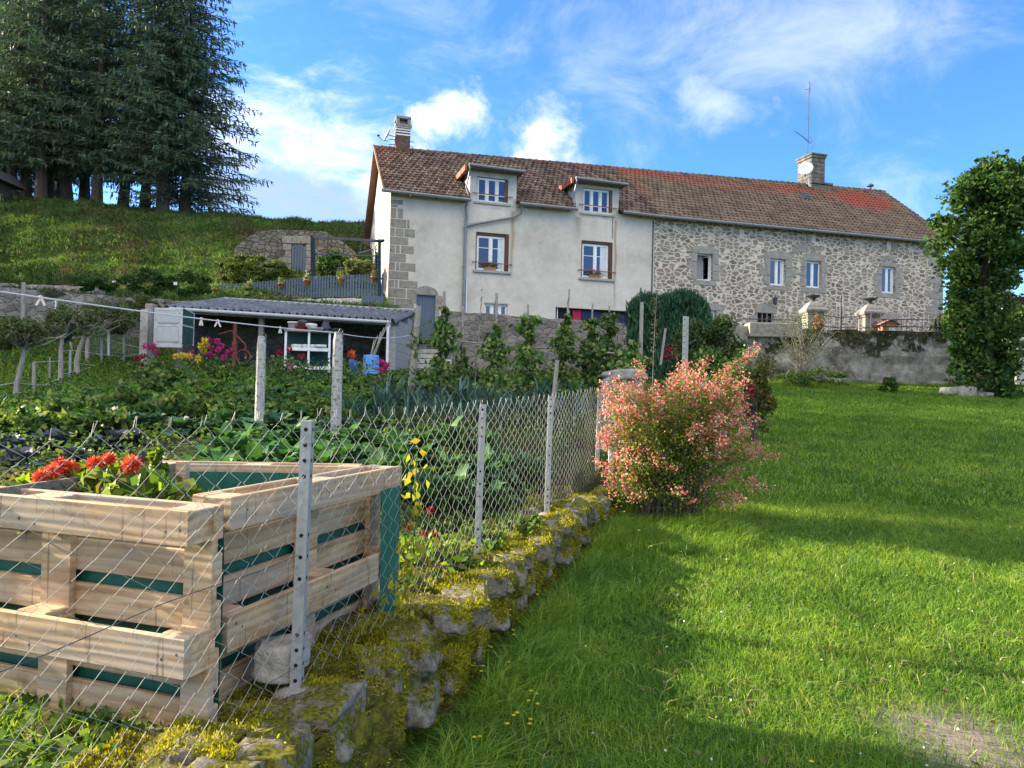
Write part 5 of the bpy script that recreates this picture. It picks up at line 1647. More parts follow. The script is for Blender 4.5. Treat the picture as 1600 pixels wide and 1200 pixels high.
def peg(px, py, ptsl, lab, tilt):
    tilt = min(tilt, .45)
    # nearest point on the line as seen
    best = min(ptsl_dense(ptsl), key=lambda p_: abs(pix(p_)[0] - px))
    r_ = empty('clothes_peg', best, .3, lab, 'clothes peg')
    for s in (-1, 1):
        M_ = Matrix.Rotation(s * tilt, 4, 'Y')
        MB().box(-.007, .007, -.005, .005, -.062, .014, M_, bev=.002).build('peg_leg', MT['peg'], r_)
def pix(p_):
    q = RC.transposed() @ (Vector(p_) - Vector((0, 0, ZC))); return 800 + FPX * q.x / -q.z, 600 - FPX * q.y / -q.z
def ptsl_dense(P): return [a.lerp(b, t / 8) for a, b in zip(P, P[1:]) for t in range(8)]
peg(313.5, 500, pts, 'pale clothes peg on the washing line in front of the dark shed', .2)
peg(341, 502, pts, 'small beige clothes peg just right of another peg on the line', .6)
peg(438, 517, pts, 'pinkish clothes peg on the washing line next to the concrete posts', .22)
peg(66, 460, pts, 'lone clothes peg on the washing line above the left field', .9)
# ================================================================== low mossy wall
def low_wall():
    ys = np.arange(.2, 9.75, .028); NP = 30
    rows = []
    for y in ys:
        zt = ZC - 1.19 + .034 * (y - 3) if y > 3 else ZC - 1.19
        zt += .035 * mnoise.noise(Vector((1, y * 1.3, 0))) + .02 * mnoise.noise(Vector((4, y * 4, 0)))
        x0 = wall_x(y) - .42; x1 = wall_x(y) + (.25 if y < 3.4 else .29) + .05 * mnoise.noise(Vector((7, y * 1.1, 2))) + .03 * math.copysign(1, mnoise.noise(Vector((2, y * 1.9, 5))))
        joint = 0
        zl = float(h_lawn(x1, y)) - .08; zg = float(h_garden(x0, y)) - .1
        row = []
        for j in range(NP):
            if j < 4: t = j / 4; p_ = Vector((x0 - .02, y, zg + (zt - .03 - zg) * t)); nrm = Vector((-1, 0, 0))
            elif j < 17: t = (j - 4) / 12; p_ = Vector((x0 + (x1 - x0) * t, y, zt - .05 * max(0, t - .75) ** 1.5 * 6)); nrm = Vector((.2, 0, 1))
            else: t = (j - 16) / 13; p_ = Vector((x1 + .035 * math.sin(t * 3), y, zt - .04 - (zt - .04 - zl) * t)); nrm = Vector((1, 0, .15))
            q = Vector((p_.x * 2.1, y * 2.1, p_.z * 2.8))
            d = .05 * mnoise.noise(q) + .035 * mnoise.noise(q * 2.7 + Vector((5, 5, 5))) + .016 * mnoise.noise(q * 7)
            # stones: cell distance gives joints between boulders
            dist = mnoise.voronoi(Vector((p_.x * 1.5, y * 2.3, p_.z * 3.2)), distance_metric='DISTANCE', exponent=2.5)[0]
            g = min(1, (dist[1] - dist[0]) / .16)
            pt_ = mnoise.voronoi(Vector((p_.x * 1.5, y * 2.3, p_.z * 3.2)), distance_metric='DISTANCE', exponent=2.5)[1][0]
            d += .03 * mnoise.noise(pt_ * 3.3) * g - .085 * (1 - g)
            d = max(d, -.06)
            row.append(p_ + nrm.normalized() * d)
        rows.append(row)
    V = np.array([[tuple(v) for v in r] for r in rows]).reshape(-1, 3)
    n = len(ys); i = np.arange(n - 1)[:, None] * NP + np.arange(NP - 1)[None]
    F = np.stack([i, i + NP, i + NP + 1, i + 1], -1).reshape(-1, 4)
    return V, F, n, NP


m, nt, b, out = _nt('mossy_stone')
L = nt.links.new
co = coords(nt); g = N(nt, 'ShaderNodeNewGeometry')
n1 = N(nt, 'ShaderNodeTexNoise', i_Scale=16, i_Detail=9, i_Roughness=.75); L(co, n1.inputs['Vector'])
r = ramp(nt, [(.07, .06, .045), (.18, .155, .12), (.33, .30, .245)], [.32, .55, .75]); L(n1.outputs[0], r.inputs[0])
n2 = N(nt, 'ShaderNodeTexNoise', i_Scale=2.6, i_Detail=7, i_Roughness=.68); L(co, n2.inputs['Vector'])
r2 = N(nt, 'ShaderNodeMapRange', interpolation_type='SMOOTHSTEP'); L(n2.outputs[0], r2.inputs[0]); r2.inputs[1].default_value = .42; r2.inputs[2].default_value = .46
n3 = N(nt, 'ShaderNodeTexNoise', i_Scale=16, i_Detail=6, i_Roughness=.7); L(co, n3.inputs['Vector'])
r3 = ramp(nt, [(.035, .032, .012), (.09, .085, .012), (.17, .16, .015)], [.3, .5, .7]); L(n3.outputs[0], r3.inputs[0])
c = mixc(nt, r2.outputs[0], r.outputs[0], r3.outputs[0]); L(c, b.inputs['Base Color']); b.inputs['Roughness'].default_value = 1; b.inputs['Specular IOR Level'].default_value = .1
bp = N(nt, 'ShaderNodeBump', i_Strength=.9, i_Distance=.025); n4 = N(nt, 'ShaderNodeTexNoise', i_Scale=60, i_Detail=5); L(co, n4.inputs['Vector']); L(n4.outputs[0], bp.inputs['Height']); L(bp.outputs[0], b.inputs['Normal'])
MT['mossy'] = m
V, F, nrow, NP = low_wall()
lw = empty('mossy_wall', (0, 0, 0), 0, 'low old stone wall thick with yellow green moss beneath the wire fence', 'wall')
np_obj('stonework', V, F, MT['mossy'], lw, True)
m, nt, b, out = _nt('wall_stone')
L = nt.links.new
co = coords(nt); tcg = N(nt, 'ShaderNodeNewGeometry'); spn = N(nt, 'ShaderNodeSeparateXYZ'); L(tcg.outputs['Normal'], spn.inputs[0])
n1 = N(nt, 'ShaderNodeTexNoise', i_Scale=26, i_Detail=9, i_Roughness=.78); L(co, n1.inputs['Vector'])
r = ramp(nt, [(.06, .052, .04), (.16, .14, .11), (.27, .245, .20), (.40, .37, .31)], [.3, .45, .58, .74]); L(n1.outputs[0], r.inputs[0])
n2 = N(nt, 'ShaderNodeTexNoise', i_Scale=9, i_Detail=8, i_Roughness=.72); L(co, n2.inputs['Vector'])
ad = N(nt, 'ShaderNodeMath', operation='MULTIPLY_ADD'); L(spn.outputs[2], ad.inputs[0]); ad.inputs[1].default_value = .07; L(n2.outputs[0], ad.inputs[2])
r2 = N(nt, 'ShaderNodeMapRange', interpolation_type='SMOOTHSTEP'); L(ad.outputs[0], r2.inputs[0]); r2.inputs[1].default_value = .525; r2.inputs[2].default_value = .56
n6 = N(nt, 'ShaderNodeTexNoise', i_Scale=60, i_Detail=5); L(co, n6.inputs['Vector']); r6 = ramp(nt, [(.05, .05, .012), (.20, .19, .02)], [.35, .65]); L(n6.outputs[0], r6.inputs[0])
c = mixc(nt, r2.outputs[0], r.outputs[0], r6.outputs[0]); L(c, b.inputs['Base Color']); b.inputs['Roughness'].default_value = 1; b.inputs['Specular IOR Level'].default_value = .1
bp = N(nt, 'ShaderNodeBump', i_Strength=1.0, i_Distance=.02); L(n1.outputs[0], bp.inputs['Height']); L(bp.outputs[0], b.inputs['Normal'])
MT['wall_stone'] = m
yy = 1.95; k = 0; STONES = []
while yy < 9.3:
    stp = random.uniform(.20, .42)
    zt_ = ZC - 1.19 + (.034 * (yy - 3) if yy > 3 else 0)
    xr = wall_x(yy) + (.25 if yy < 3.4 else .29)
    sz = (random.uniform(.08, .15), stp * .46, random.uniform(.06, .11))
    o = rock('stone', (xr - sz[0] * .72 + random.uniform(-.03, .02), yy, zt_ - sz[2] * .72 + random.uniform(-.01, .02)), sz, MT['wall_stone'], lw, 60 + k, .45, 4)
    o.rotation_euler = (random.uniform(-.12, .12), random.uniform(-.15, .15), random.uniform(-.2, .5)); STONES.append(o)
    if random.random() < .75:
        sz = (random.uniform(.06, .1), stp * .42, random.uniform(.06, .10))
        o = rock('stone', (xr - .04, yy + random.uniform(-.1, .1), zt_ - .25), sz, MT['wall_stone'], lw, 160 + k, .5, 4); STONES.append(o)
    if random.random() < .4:
        sz = (random.uniform(.07, .13), random.uniform(.08, .15), .05)
        o = rock('stone', (wall_x(yy) + random.uniform(-.3, .05), yy, zt_ - .015), sz, MT['wall_stone'], lw, 260 + k, .5, 4); STONES.append(o)
    yy += stp; k += 1
# moss shoots standing on the stones
quads = V[F]; A = quads[:, 0]; e1 = quads[:, 1] - A; e2 = quads[:, 3] - A
nrm = np.cross(e2, e1); area = np.linalg.norm(nrm, axis=1); nrm = unit(nrm); nrm *= np.where((nrm * np.array([.6, 0, 1])).sum(1) < 0, -1, 1)[:, None]
near = 1 / (1 + (np.maximum(A[:, 1], 1.5) / 3.2) ** 2.0)
cen = quads.mean(1)
def mz(p_): return mnoise.noise(Vector((p_[0] * 3.1, p_[1] * 2.4, p_[2] * 3.1))) + .6 * mnoise.noise(Vector((p_[0] * 8, p_[1] * 8, p_[2] * 8)))
mk = np.array([mz(c_) for c_ in cen])
wgt = area * near * np.clip(mk * 3.0 + .95, 0, 1) * (cen[:, 1] > 1.6)
idx = rng.choice(len(F), 150000, p=wgt / wgt.sum())
uu, vv = rng.random((2, len(idx), 1))
P = A[idx] + e1[idx] * uu + e2[idx] * vv
D = nrm[idx] + rng.normal(size=P.shape) * .45 + np.array([0, 0, .35])
dist_ = np.maximum(P[:, 1], 2)
h = rng.uniform(.006, .016, len(P)) * (1 + .14 * dist_) * (.6 + .8 * np.clip(mk[idx] + .4, 0, 1))
Vm, Fm = leaves(P + D * h[:, None] * .35, D, h, h * .42, 0)
mo = np_obj('moss', Vm, Fm, MT['moss'], lw); mo['kind'] = 'stuff'
# moss cushions creeping over the tops of the separate stones
for so in STONES:
    me = so.data; nn = len(me.polygons)
    cc = np.empty(nn * 3); me.polygons.foreach_get('center', cc); cc = cc.reshape(-1, 3)
    nn_ = np.empty(nn * 3); me.polygons.foreach_get('normal', nn_); nn_ = nn_.reshape(-1, 3)
    so_m = np.array([mz(c_ + np.array(so.location)) for c_ in cc])
    ww = np.clip(nn_[:, 2] + .35, 0, 1) * np.clip(so_m * 3.2 + .55, 0, 1)
    if ww.sum() < 3: continue
    yy_ = so.location.y; cnt = int(2600 / (1 + (yy_ / 3.2) ** 2))
    ii = rng.choice(nn, cnt, p=ww / ww.sum()); P = cc[ii] + rng.normal(size=(cnt, 3)) * .010; D = nn_[ii] + rng.normal(size=(cnt, 3)) * .5 + [0, 0, .3]
    h = rng.uniform(.006, .015, cnt) * (1 + .12 * yy_); Vm, Fm = leaves(P + D * h[:, None] * .3, D, h, h * .45, 0)
    c_m = np_obj('moss', Vm, Fm, MT['moss'], so); c_m['kind'] = 'stuff'
# dry stems and litter on top
idx = rng.choice(len(F), 6000, p=(area * near * (np.abs(nrm[:, 2]) > .6) * (cen[:, 1] > 1.6) * (mk > -.4)) / (area * near * (np.abs(nrm[:, 2]) > .6) * (cen[:, 1] > 1.6) * (mk > -.4)).sum())
P = A[idx] + e1[idx] * rng.random((len(idx), 1)) + e2[idx] * rng.random((len(idx), 1)) + [0, 0, .012]
D = rng.normal(size=P.shape) * [1, 1, .25]
Vm, Fm = leaves(P, D, rng.uniform(.02, .07, len(P)), .003, 0.02)
mo = np_obj('dry_litter', Vm, Fm, leafm('litter', [(.18, .13, .08), (.3, .24, .15), (.12, .08, .05)], .1, .8, 0), lw); mo['kind'] = 'stuff'

# ================================================================== chain link fence
def fpos(y): return wall_x(y) + .0
posts = [(1.05, None), (2.96, None), (5.14, None), (6.80, None), (8.85, None)]
POSTS = [(1.0, -1.17, -.13), (2.96, -1.17, -.118), (5.14, -1.13, -.062), (6.80, -1.05, .012), (8.85, -.95, .11)]
cf = empty('chain_link_fence', (0, 0, 0), 0, 'galvanised chain link fence on metal posts along the mossy wall', 'fence')


def angle_post(x, y, z0, z1, w1, w2, leanx=0.0, parent=None, name='post', rot=0.0, holes_=True):
    """perforated angle-iron post: two flanges at right angles, with punched holes"""
    H = z1 - z0
    M_ = Matrix.Translation((x, y, z0)) @ Matrix.Rotation(rot, 4, 'Z') @ Matrix(((1, 0, leanx, 0), (0, 1, 0, 0), (0, 0, 1, 0), (0, 0, 0, 1)))
    m = MB()
    t = .005
    m.box(-w1, 0, 0, t, 0, H, M_); m.box(-t, -.0002, t + .0002, w2, 0, H, M_)
    m.box(-w1, -w1 + t, t + .0002, w2, 0, H, M_)
    m.box(-w1 + t, -t, w2 - t, w2, 0, H, M_)
    m.box(-w1 + .001, -.001, .001, w2 - .001, H, H + .004, M_)
    o = m.build(name, [MT['galv']], parent)
    hm = MB()
    zs = [.05, .11, .17, .23] + ([H - .03 - k * .062 for k in range(4)] if holes_ else []) + [H * .42, H * .50, H * .58]
    for z in zs:
        for fx in (0, 1):
            ring = []
            for k in range(8):
                a = k * PI / 4; r_ = .0085
                ring.append(M_ @ (Vector((-w1 / 2 + r_ * math.cos(a), -.0012, z + r_ * math.sin(a))) if fx == 0 else Vector((.0012, w2 * .5 + r_ * math.cos(a), z + r_ * math.sin(a)))))
            hm.add(ring, [tuple(range(8)) if fx == 0 else tuple(range(8))[::-1]])
    hm.build('bolt_hole', MT['dark'], o)
    return o


for i, (y, z0, z1) in enumerate(POSTS):
    x = fpos(y)
    w1 = .042 if i < 2 else .046
    angle_post(x + .01, y - .02, ZC + z0 - (.0 if i else .3) - .02, ZC + z1, w1, .05, .016, cf)
    if i:
        f_ = MB().lathe((x - .01, y, ZC + z0 - .07), [(.11, 0), (.085, .05), (.05, .065), (.03, .068)], 9); f_.build('cement_foot', MT['granite'], cf, True)


def fence_top(y): return float(np.interp(y, [.9, 2.2, 2.96, 4, 5.14, 6, 6.8, 7.8, 8.85], [-.20, -.14, -.13, -.125, -.085, -.055, -.02, .03, .09])) + ZC
def fence_bot(y): return ZC - 1.16 + max(0, y - 3) * .036


m = MB()
s = 1.25; w_ = .070; i = 0
strands = []
cosl = 1 / math.sqrt(1 + .283 ** 2)
y = s
while y < 8.84:
    zt = fence_top(y) + .03; zb_ = fence_bot(y)
    n = int((zt - zb_) / .041)
    pts_ = []
    for k in range(n + 1):
        side = 1 if ((k + i) % 2) else -1
        yy = y + side * w_ * .52 * cosl
        z = zb_ + (zt - zb_) * k / n
        wob = .010 * math.sin(z * 9 + y * 5) + .006 * math.sin(z * 23 + y * 17)
        bulge = .012 * mnoise.noise(Vector((y * 1.3, z * 2.4, 1))) * 2
        off = (.003 if (k % 2) == (i % 2) else -.003)
        pts_.append(Vector((fpos(yy) + .008 + bulge + off * 1.2, yy + wob, z + .006 * math.sin(y * 13 + k))))
    # twisted end above the selvedge
    e = pts_[-1]
    pts_.append(e + Vector((random.uniform(-.008, .008), random.uniform(-.012, .02), .03)))
    m.tube(pts_, 0.0012, 4, cap=False)
    y += w_ * cosl; i += 1
m.build('mesh', MT['wire'], cf, True)
for f_ in (.0, .5, .93):
    P_ = []
    for y in np.arange(1.25, 8.85, .12):
        z = fence_bot(y) + (fence_top(y) - fence_bot(y)) * (1 - f_) - .03 if f_ == 0 else fence_bot(y) + (fence_top(y) - fence_bot(y)) * (1 - f_)
        P_.append(Vector((fpos(y) - .006, y, z + .006 * math.sin(y * 7 + f_ * 9))))
    MB().tube(P_, .0016, 4).build('line_wire', MT['iron'], cf)
# second short run past the bush, plus the stone pillar behind it
gp_ = W(972, 610, 9.9)
pw_ = W(1005, 610, 9.9).x - W(946, 610, 9.9).x
pl_ = MB().box(-pw_ / 2, pw_ / 2, -.2, .2, -.1, W(970, 590, 9.9).z - float(h_lawn(gp_.x, 9.9)), bev=.04, jit=.02)
o = pl_.build('stone_pillar', MT['granite']); o.location = (gp_.x, 9.9, float(h_lawn(gp_.x, 9.9))); tag(o, 'squat granite gate pillar half hidden behind the pink bush', 'pillar')
o = rock('loose_stone', (gp_.x + .05, 9.9, W(970, 589, 9.9).z + .02), (pw_ * .56, .26, .09), MT['granite'], None, 3); tag(o, 'rounded stone lying on top of the squat granite pillar', 'stone')
# tall perforated post with wire far right of the bean rows
r_ = empty('metal_fence_post', (0, 0, 0), 0, 'tall perforated galvanised post above the pink bush', 'metal post')
b_ = W(1071, 560, 11.5); z0 = float(h_garden(b_.x, b_.y)); r_.location = (b_.x, b_.y, z0)
hh = W(1071, 494, 11.5).z - z0
MB().box(-.05, .0, 0, .006, 0, hh).box(-.006, 0, .006, .05, 0, hh).box(.001, .05, .04, .046, 0, hh).build('flange', MT['galv'], r_)
hm = MB()
for k in range(14): hm.box(-.032, -.018, -.002, -.0005, hh - .06 - k * .09, hh - .045 - k * .09)
hm.build('bolt_hole', MT['dark'], r_)
# short white post seen under the pink bush
b_ = W(955, 722, 8.6)
o = MB().box(-.03, .03, -.02, .02, 0, .35).box(-.015, .015, -.024, -.021, .1, .14).build('marker_post', pm('pale_blue_metal', [(.5, .55, .62), (.62, .66, .7)], 8)); o.location = (b_.x, b_.y, b_.z - .12); tag(o, 'short pale metal post stub beneath the pink bush', 'post')

# ================================================================== pallets
PS = 1.27


def pallet(p0, p1, zb, lab, flip=1, mats=('pine',), liner=True, H=.8):
    """euro pallet stood on its long side. p0->p1 its foot line; outer skids face the side given by flip"""
    a = Vector((p0[0], p0[1], 0)); b = Vector((p1[0], p1[1], 0)); L_ = (b - a).length / PS
    r = empty('pallet', (a.x, a.y, zb), math.atan2(b.y - a.y, b.x - a.x), lab, 'pallet', None); r.scale = (PS, PS, PS)
    M_ = MT[mats[0]]
    f = -flip                                        # y sign of the outside
    def bx(x0, x1, y0, y1, z0, z1, nm):
        y0, y1 = sorted((f * y0, f * y1))
        MB().box(x0, x1, y0, y1, z0, z1, bev=.003, jit=.0018).build(nm, M_, r)
    # inner deck boards (towards the soil), stringer boards, blocks, outer skids
    hs = [.098, .098, .12, .098, .098, .098]; gp2 = (H - sum(hs)) / 5; z = 0
    for h_ in hs: bx(random.uniform(0, .004), L_ - random.uniform(0, .004), 0, .020, z, z + h_, 'deck_board'); z += h_ + gp2
    for x0, x1 in ((0, .10), (L_ / 2 - .06, L_ / 2 + .06), (L_ - .10, L_)):
        bx(x0 + .001, x1 - .001, .0205, .042, .001, H - .001, 'stringer_board')
        for z0, z1 in ((.001, .099), (.34, .46), (H - .10, H - .001)): bx(x0 + .003, x1 - .003, .0425, .118, z0 + .002, z1 - .002, 'block')
    for z0, z1 in ((0, .10), (.328, .472) if False else (.345, .455), (H - .10, H)): bx(0, L_, .1185, .140, z0, z1, 'skid_board')
    nm = MB()                                        # nail heads
    for x0 in (.03, .07, L_ / 2 - .03, L_ / 2 + .03, L_ - .07, L_ - .03):
        for zc_ in (.05, .40, H - .05):
            cx_, cz_ = x0 + random.uniform(-.008, .008), zc_ + random.uniform(-.03, .03)
            ring = [(cx_ + .0045 * math.cos(q * PI / 3), f * .1412, cz_ + .0045 * math.sin(q * PI / 3)) for q in range(6)]
            nm.add(ring, [tuple(range(6))[::f]])
    nm.build('nails', MT['iron'], r)
    if liner:
        y0, y1 = sorted((f * -.004, f * -.001))
        n = 24; vs = []
        for k in range(n + 1):
            for z in (-.02, .2, .4, .6, H - .03):
                vs.append((.004 + (L_ - .008) * k / n, f * (-.004 - .004 * (1 + math.sin(k * 1.7 + z * 9))), z))
        MB().add(vs, [(k * 5 + j, (k + 1) * 5 + j, (k + 1) * 5 + j + 1, k * 5 + j + 1) for k in range(n) for j in range(4)]).build('liner', MT['liner'], r)
    return r


zp = ZC - .415 - .80 * PS
zs = ZC - 1.215
c1 = W(312, 797, 2.66)                                 # near right corner (outer)
pA0 = (-2.457, 3.194); pA1 = (-1.039, 2.702)
pallet(pA0, pA1, zp, 'pallet facing the camera at the front of the planter, sunlit along its top', 1)
# right-hand pallet running away from the camera
pB0 = (-1.20, 2.80); pB1 = (-.768, 4.153)
pallet(pB0, pB1, zp + .02, 'pallet forming the right side of the planter, angled away behind the metal post', 1)
pC0 = (-1.93, 3.93); pC1 = (-.82, 3.99)
pc = pallet(pC1, pC0, zp + .02, 'rear pallet of the planter with a green liner facing forward', 1)
# left side: a single grey rail on a stake
lr = empty('planter_rail', (0, 0, 0), 0, 'thin grey timber rail closing the left side of the planter', 'rail')
q0 = W(-60, 786, 2.80); q1 = W(282, 734, 3.80)
MB().beam(q0, q1, .022, .075).build('rail', pm('grey_rail', [(.10, .085, .065), (.19, .165, .13)], 6, rough=.85, stretch=(1, 8, 8)), lr)
MB().beam((q1.x + .02, q1.y - .02, zp), (q1.x + .02, q1.y - .02, q1.z + .045), .05, .05, up=(0, 1, 0)).build('stake', MT['pine'], lr)
# green liner flap at the far corner
lf = MB()
for k in range(6):
    a0 = Vector((-.665 + .012 * k, 3.86 + .035 * k, 0)); a1 = Vector((-.665 + .012 * (k + 1), 3.86 + .035 * (k + 1), 0))
    w0 = .012 * math.sin(k * 2); w1 = .012 * math.sin(k * 2 + 2)
    lf.quad((a0.x + w0, a0.y, zp), (a1.x + w1, a1.y, zp), (a1.x + w1, a1.y, zp + .93), (a0.x + w0, a0.y, zp + .93))
lf = lf.build('plastic_sheet', MT['liner']); tag(lf, 'green plastic sheet hanging at the far right corner of the planter', 'plastic sheet')
MT['boulder'] = pm('boulder_stone', [(.20, .17, .12), (.34, .31, .26), (.44, .41, .36)], 14, 8, rough=.95, bump=.9, bscale=70)
# white rock beside the near post
p_ = W(432, 1036, 2.98); o = rock('boulder', (p_.x, p_.y + .06, p_.z + .0), (.105, .09, .08), MT['boulder'], None, 8, .55, 4); tag(o, 'pale rough stone on the wall end beside the nearest fence post', 'stone')

# soil inside planter
mb = MB(); mb.add([(-2.45, 3.25, zs + .58), (-1.24, 2.84, zs + .58), (-.84, 3.92, zs + .58), (-1.9, 3.88, zs + .58), (-2.4, 3.4, zs + .58)], [(0, 1, 2, 3, 4)])
o = mb.build('planter_soil', MT['soil']); tag(o, kind='stuff'); o['label'] = 'dark soil filling the pallet planter'

# ================================================================== yard gate, pillars, railings
def gate_pillar(px0, px1, ycap, ybase, d, lab):
    a, b = W(px0, 500, d), W(px1, 500, d); cx = (a.x + b.x) / 2; w = (b.x - a.x) / 2
    r = empty('gate_pillar', (cx, d, 3.6), 0, lab, 'pillar'); zc = W((px0 + px1) / 2, ycap, d).z - 3.6
    s = MB(); n = 4
    for k in range(n): s.box(-w * .74, w * .74, -w * .74, w * .74, -.4 + (zc + .2) * k / n, -.4 + (zc + .2) * (k + 1) / n - .01, bev=.012, jit=.006)
    s.build('shaft', MT['granite'], r)
    c = MB()
    c.lathe((0, 0, zc - .19), [(w * 1.06, 0), (w * 1.10, .04), (w * 1.3, .09), (w * 1.38, .13), (w * 1.38, .19), (w * 1.2, .22), (w * .9, .33), (w * .6, .42), (w * .34, .46)], 4)
    c.v[-36:] = [tuple(Matrix.Rotation(PI / 4, 3, 'Z') @ Vector(v)) for v in c.v[-36:]]
    c.build('cap', MT['granite'], r)
    u = MB().lathe((0, 0, zc + .27), [(.07, 0), (.05, .05), (.10, .12), (.20, .17), (.24, .19), (.25, .215), (.20, .215), (.05, .16)], 10).build('iron_urn', MT['iron'], r)
    return r


P1 = gate_pillar(1253, 1286, 484, 516, 25.2, 'stone gate pillar with a pyramid cap and the hanging flower pot')
P2 = gate_pillar(1342, 1375, 488, 518, 25.6, 'stone gate pillar with an iron ornament on its side')
def rail_run(pts_, lab, z0=3.75, hh=.95, step=.16, arched=False):
    r = empty('iron_railing', (*pts_[0], z0), 0, lab, 'railing'); o = Vector((*pts_[0], 0)); n_all = 0
    m = MB()
    for a, b in zip(pts_, pts_[1:]):
        a = Vector((*a, 0)) - o; b = Vector((*b, 0)) - o; n = int((b - a).length / step)
        for zz in ((.12, hh - .14)): m.tube([a + Vector((0, 0, zz)), b + Vector((0, 0, zz))], .016, 4)
        for k in range(n + 1):
            p_ = a.lerp(b, k / n); e = .18 * math.sin(PI * k / n) if arched else 0
            m.tube([p_, p_ + Vector((0, 0, hh + e)), p_ + Vector((0, 0, hh + e + .09))], [.011, .011, .002], 4)
    m.build('bars', MT['iron'], r); return r
def xd(px, d): return (W(px, 500, d).x, d)
def rz(px, py, d): return W(px, py, d).z
rail_run([xd(1160, 24.75), xd(1252, 24.9)], 'low iron railing left of the flower pot pillar', rz(1200, 513, 24.8), .44)
rail_run([xd(1376, 24.9), xd(1474, 24.7)], 'iron railing between the ornament pillar and the big tree', rz(1420, 516, 24.8), .50)
gt = rail_run([xd(1287, 25.4), xd(1312, 25.9)], 'black iron gate leaf beside the hanging pot pillar', rz(1300, 516, 25.6), .62, .13, True)
gt2 = rail_run([xd(1315, 25.9), xd(1341, 25.6)], 'black iron gate leaf beside the ornament pillar', rz(1330, 516, 25.6), .62, .13, True)
q = W(1313, 516, 25.9)
o = MB().tube([(0, 0, 0), (0, 0, 1.0)], .035, 6).lathe((0, 0, 1.0), [(.02, 0), (.06, .03), (.03, .08), (.05, .12), (.005, .24)], 6).build('gate_finial_post', MT['iron']); o.location = q; tag(o, 'slim iron gate post with a spear finial between the gate leaves', 'gate post')
# scroll ornament
m = MB()
q = W(1367, 500, 25.15)
for cx, cz_, R_, s0_ in ((0, .14, .11, 0), (0, -.14, .11, PI)):
    m.tube([(R_ * (1 - k / 26) * math.cos(s0_ + k * .55), 0, cz_ + R_ * (1 - k / 26) * math.sin(s0_ + k * .55)) for k in range(22)], .016, 5)
m.tube([(-.13, 0, -.28), (-.13, 0, .28)], .016, 5)
m.tube([(.12, 0, -.26), (.13, 0, .26)], .014, 5)
m.v = [(v[0] , v[1], v[2]) for v in m.v]
m.build('iron_ornament', MT['iron'], P2); bpy.data.objects[COL.objects[-1].name].location = q - P2.location
pot(W(1279, 514, 24.85), .17, .2, 'hanging pot of orange and red flowers in front of a gate pillar', 'orange', False, 'dry', 200)
# bird house
q0, q1 = W(1377, 514, 24.9), W(1404, 514, 24.9)
bh = empty('bird_house', (q0.x, 24.9, q0.z - .1), 0, 'little wooden bird house with pitched roof standing on the wall', 'bird house'); w = q1.x - q0.x; hz = W(1390, 506, 24.9).z - q0.z + .1; hp = W(1396, 499, 24.9).z - q0.z + .1
ow = pm('orange_wood', [(.30, .13, .05), (.40, .2, .09)], 9, stretch=(2, 2, 8))
MB().add([(.04, 0, 0), (w - .04, 0, 0), (w - .04, 0, hz), (w * .55, 0, hp - .03), (.04, 0, hz), (.04, .3, 0), (w - .04, .3, 0), (w - .04, .3, hz), (w * .55, .3, hp - .03), (.04, .3, hz)], [(0, 1, 2, 3, 4), (9, 8, 7, 6, 5), (0, 5, 6, 1), (1, 6, 7, 2), (0, 4, 9, 5)]).build('body', ow, bh)
MB().beam((w * .55, .14, hp), (-.06, .14, hz - .02), .42, .02, up=(0, 0, 1)).beam((w * .55, .14, hp), (w + .05, .14, hz - .02), .42, .02).build('roof', MT['terracotta'], bh)
MB().box(w * .45, w * .9, -.012, -.001, -.0, hz * .6).build('front_panel', MT['white'], bh)
# pillar at the right edge
a = W(1588, 590, 22.5)
r_ = empty('stone_gatepost', (a.x, 22.5, float(h_lawn(a.x, 22.5)) - .1), 0, 'tall squared stone gatepost beside the big leafy tree', 'pillar')
hz = W(1588, 527, 22.5).z - r_.location.z
MB().box(0, .8, 0, .6, 0, hz * .88, bev=.03, jit=.015).build('shaft', MT['granite_lt'], r_); MB().box(-.06, .86, -.05, .65, hz * .88 + .003, hz, bev=.03, jit=.015).build('cap', MT['granite_lt'], r_)
# stones on the lawn
for i, (px, py, w_, h_, lab) in enumerate(((1483, 621, 20, 13, 'angular pale stone at the left of the lawn stones'), (1509, 622, 30, 16, 'largest squared stone lying on the lawn by the tree'), (1530, 622, 8, 13, 'narrow upright stone next to the largest lawn stone'), (1541, 624, 12, 8, 'smallest rounded stone of the lawn stones'))):
    d_ = 21.3 - .1 * i; p_ = W(px, py, d_); p_.z = float(h_lawn(p_.x, p_.y))
    o = rock('lawn_stone', (p_.x, p_.y, p_.z + h_ / FPX * d_ * .42), (w_ / 2 / FPX * d_, .2, h_ / 2 / FPX * d_), MT['boulder'], None, i + 20, .4); tag(o, lab, 'stone')
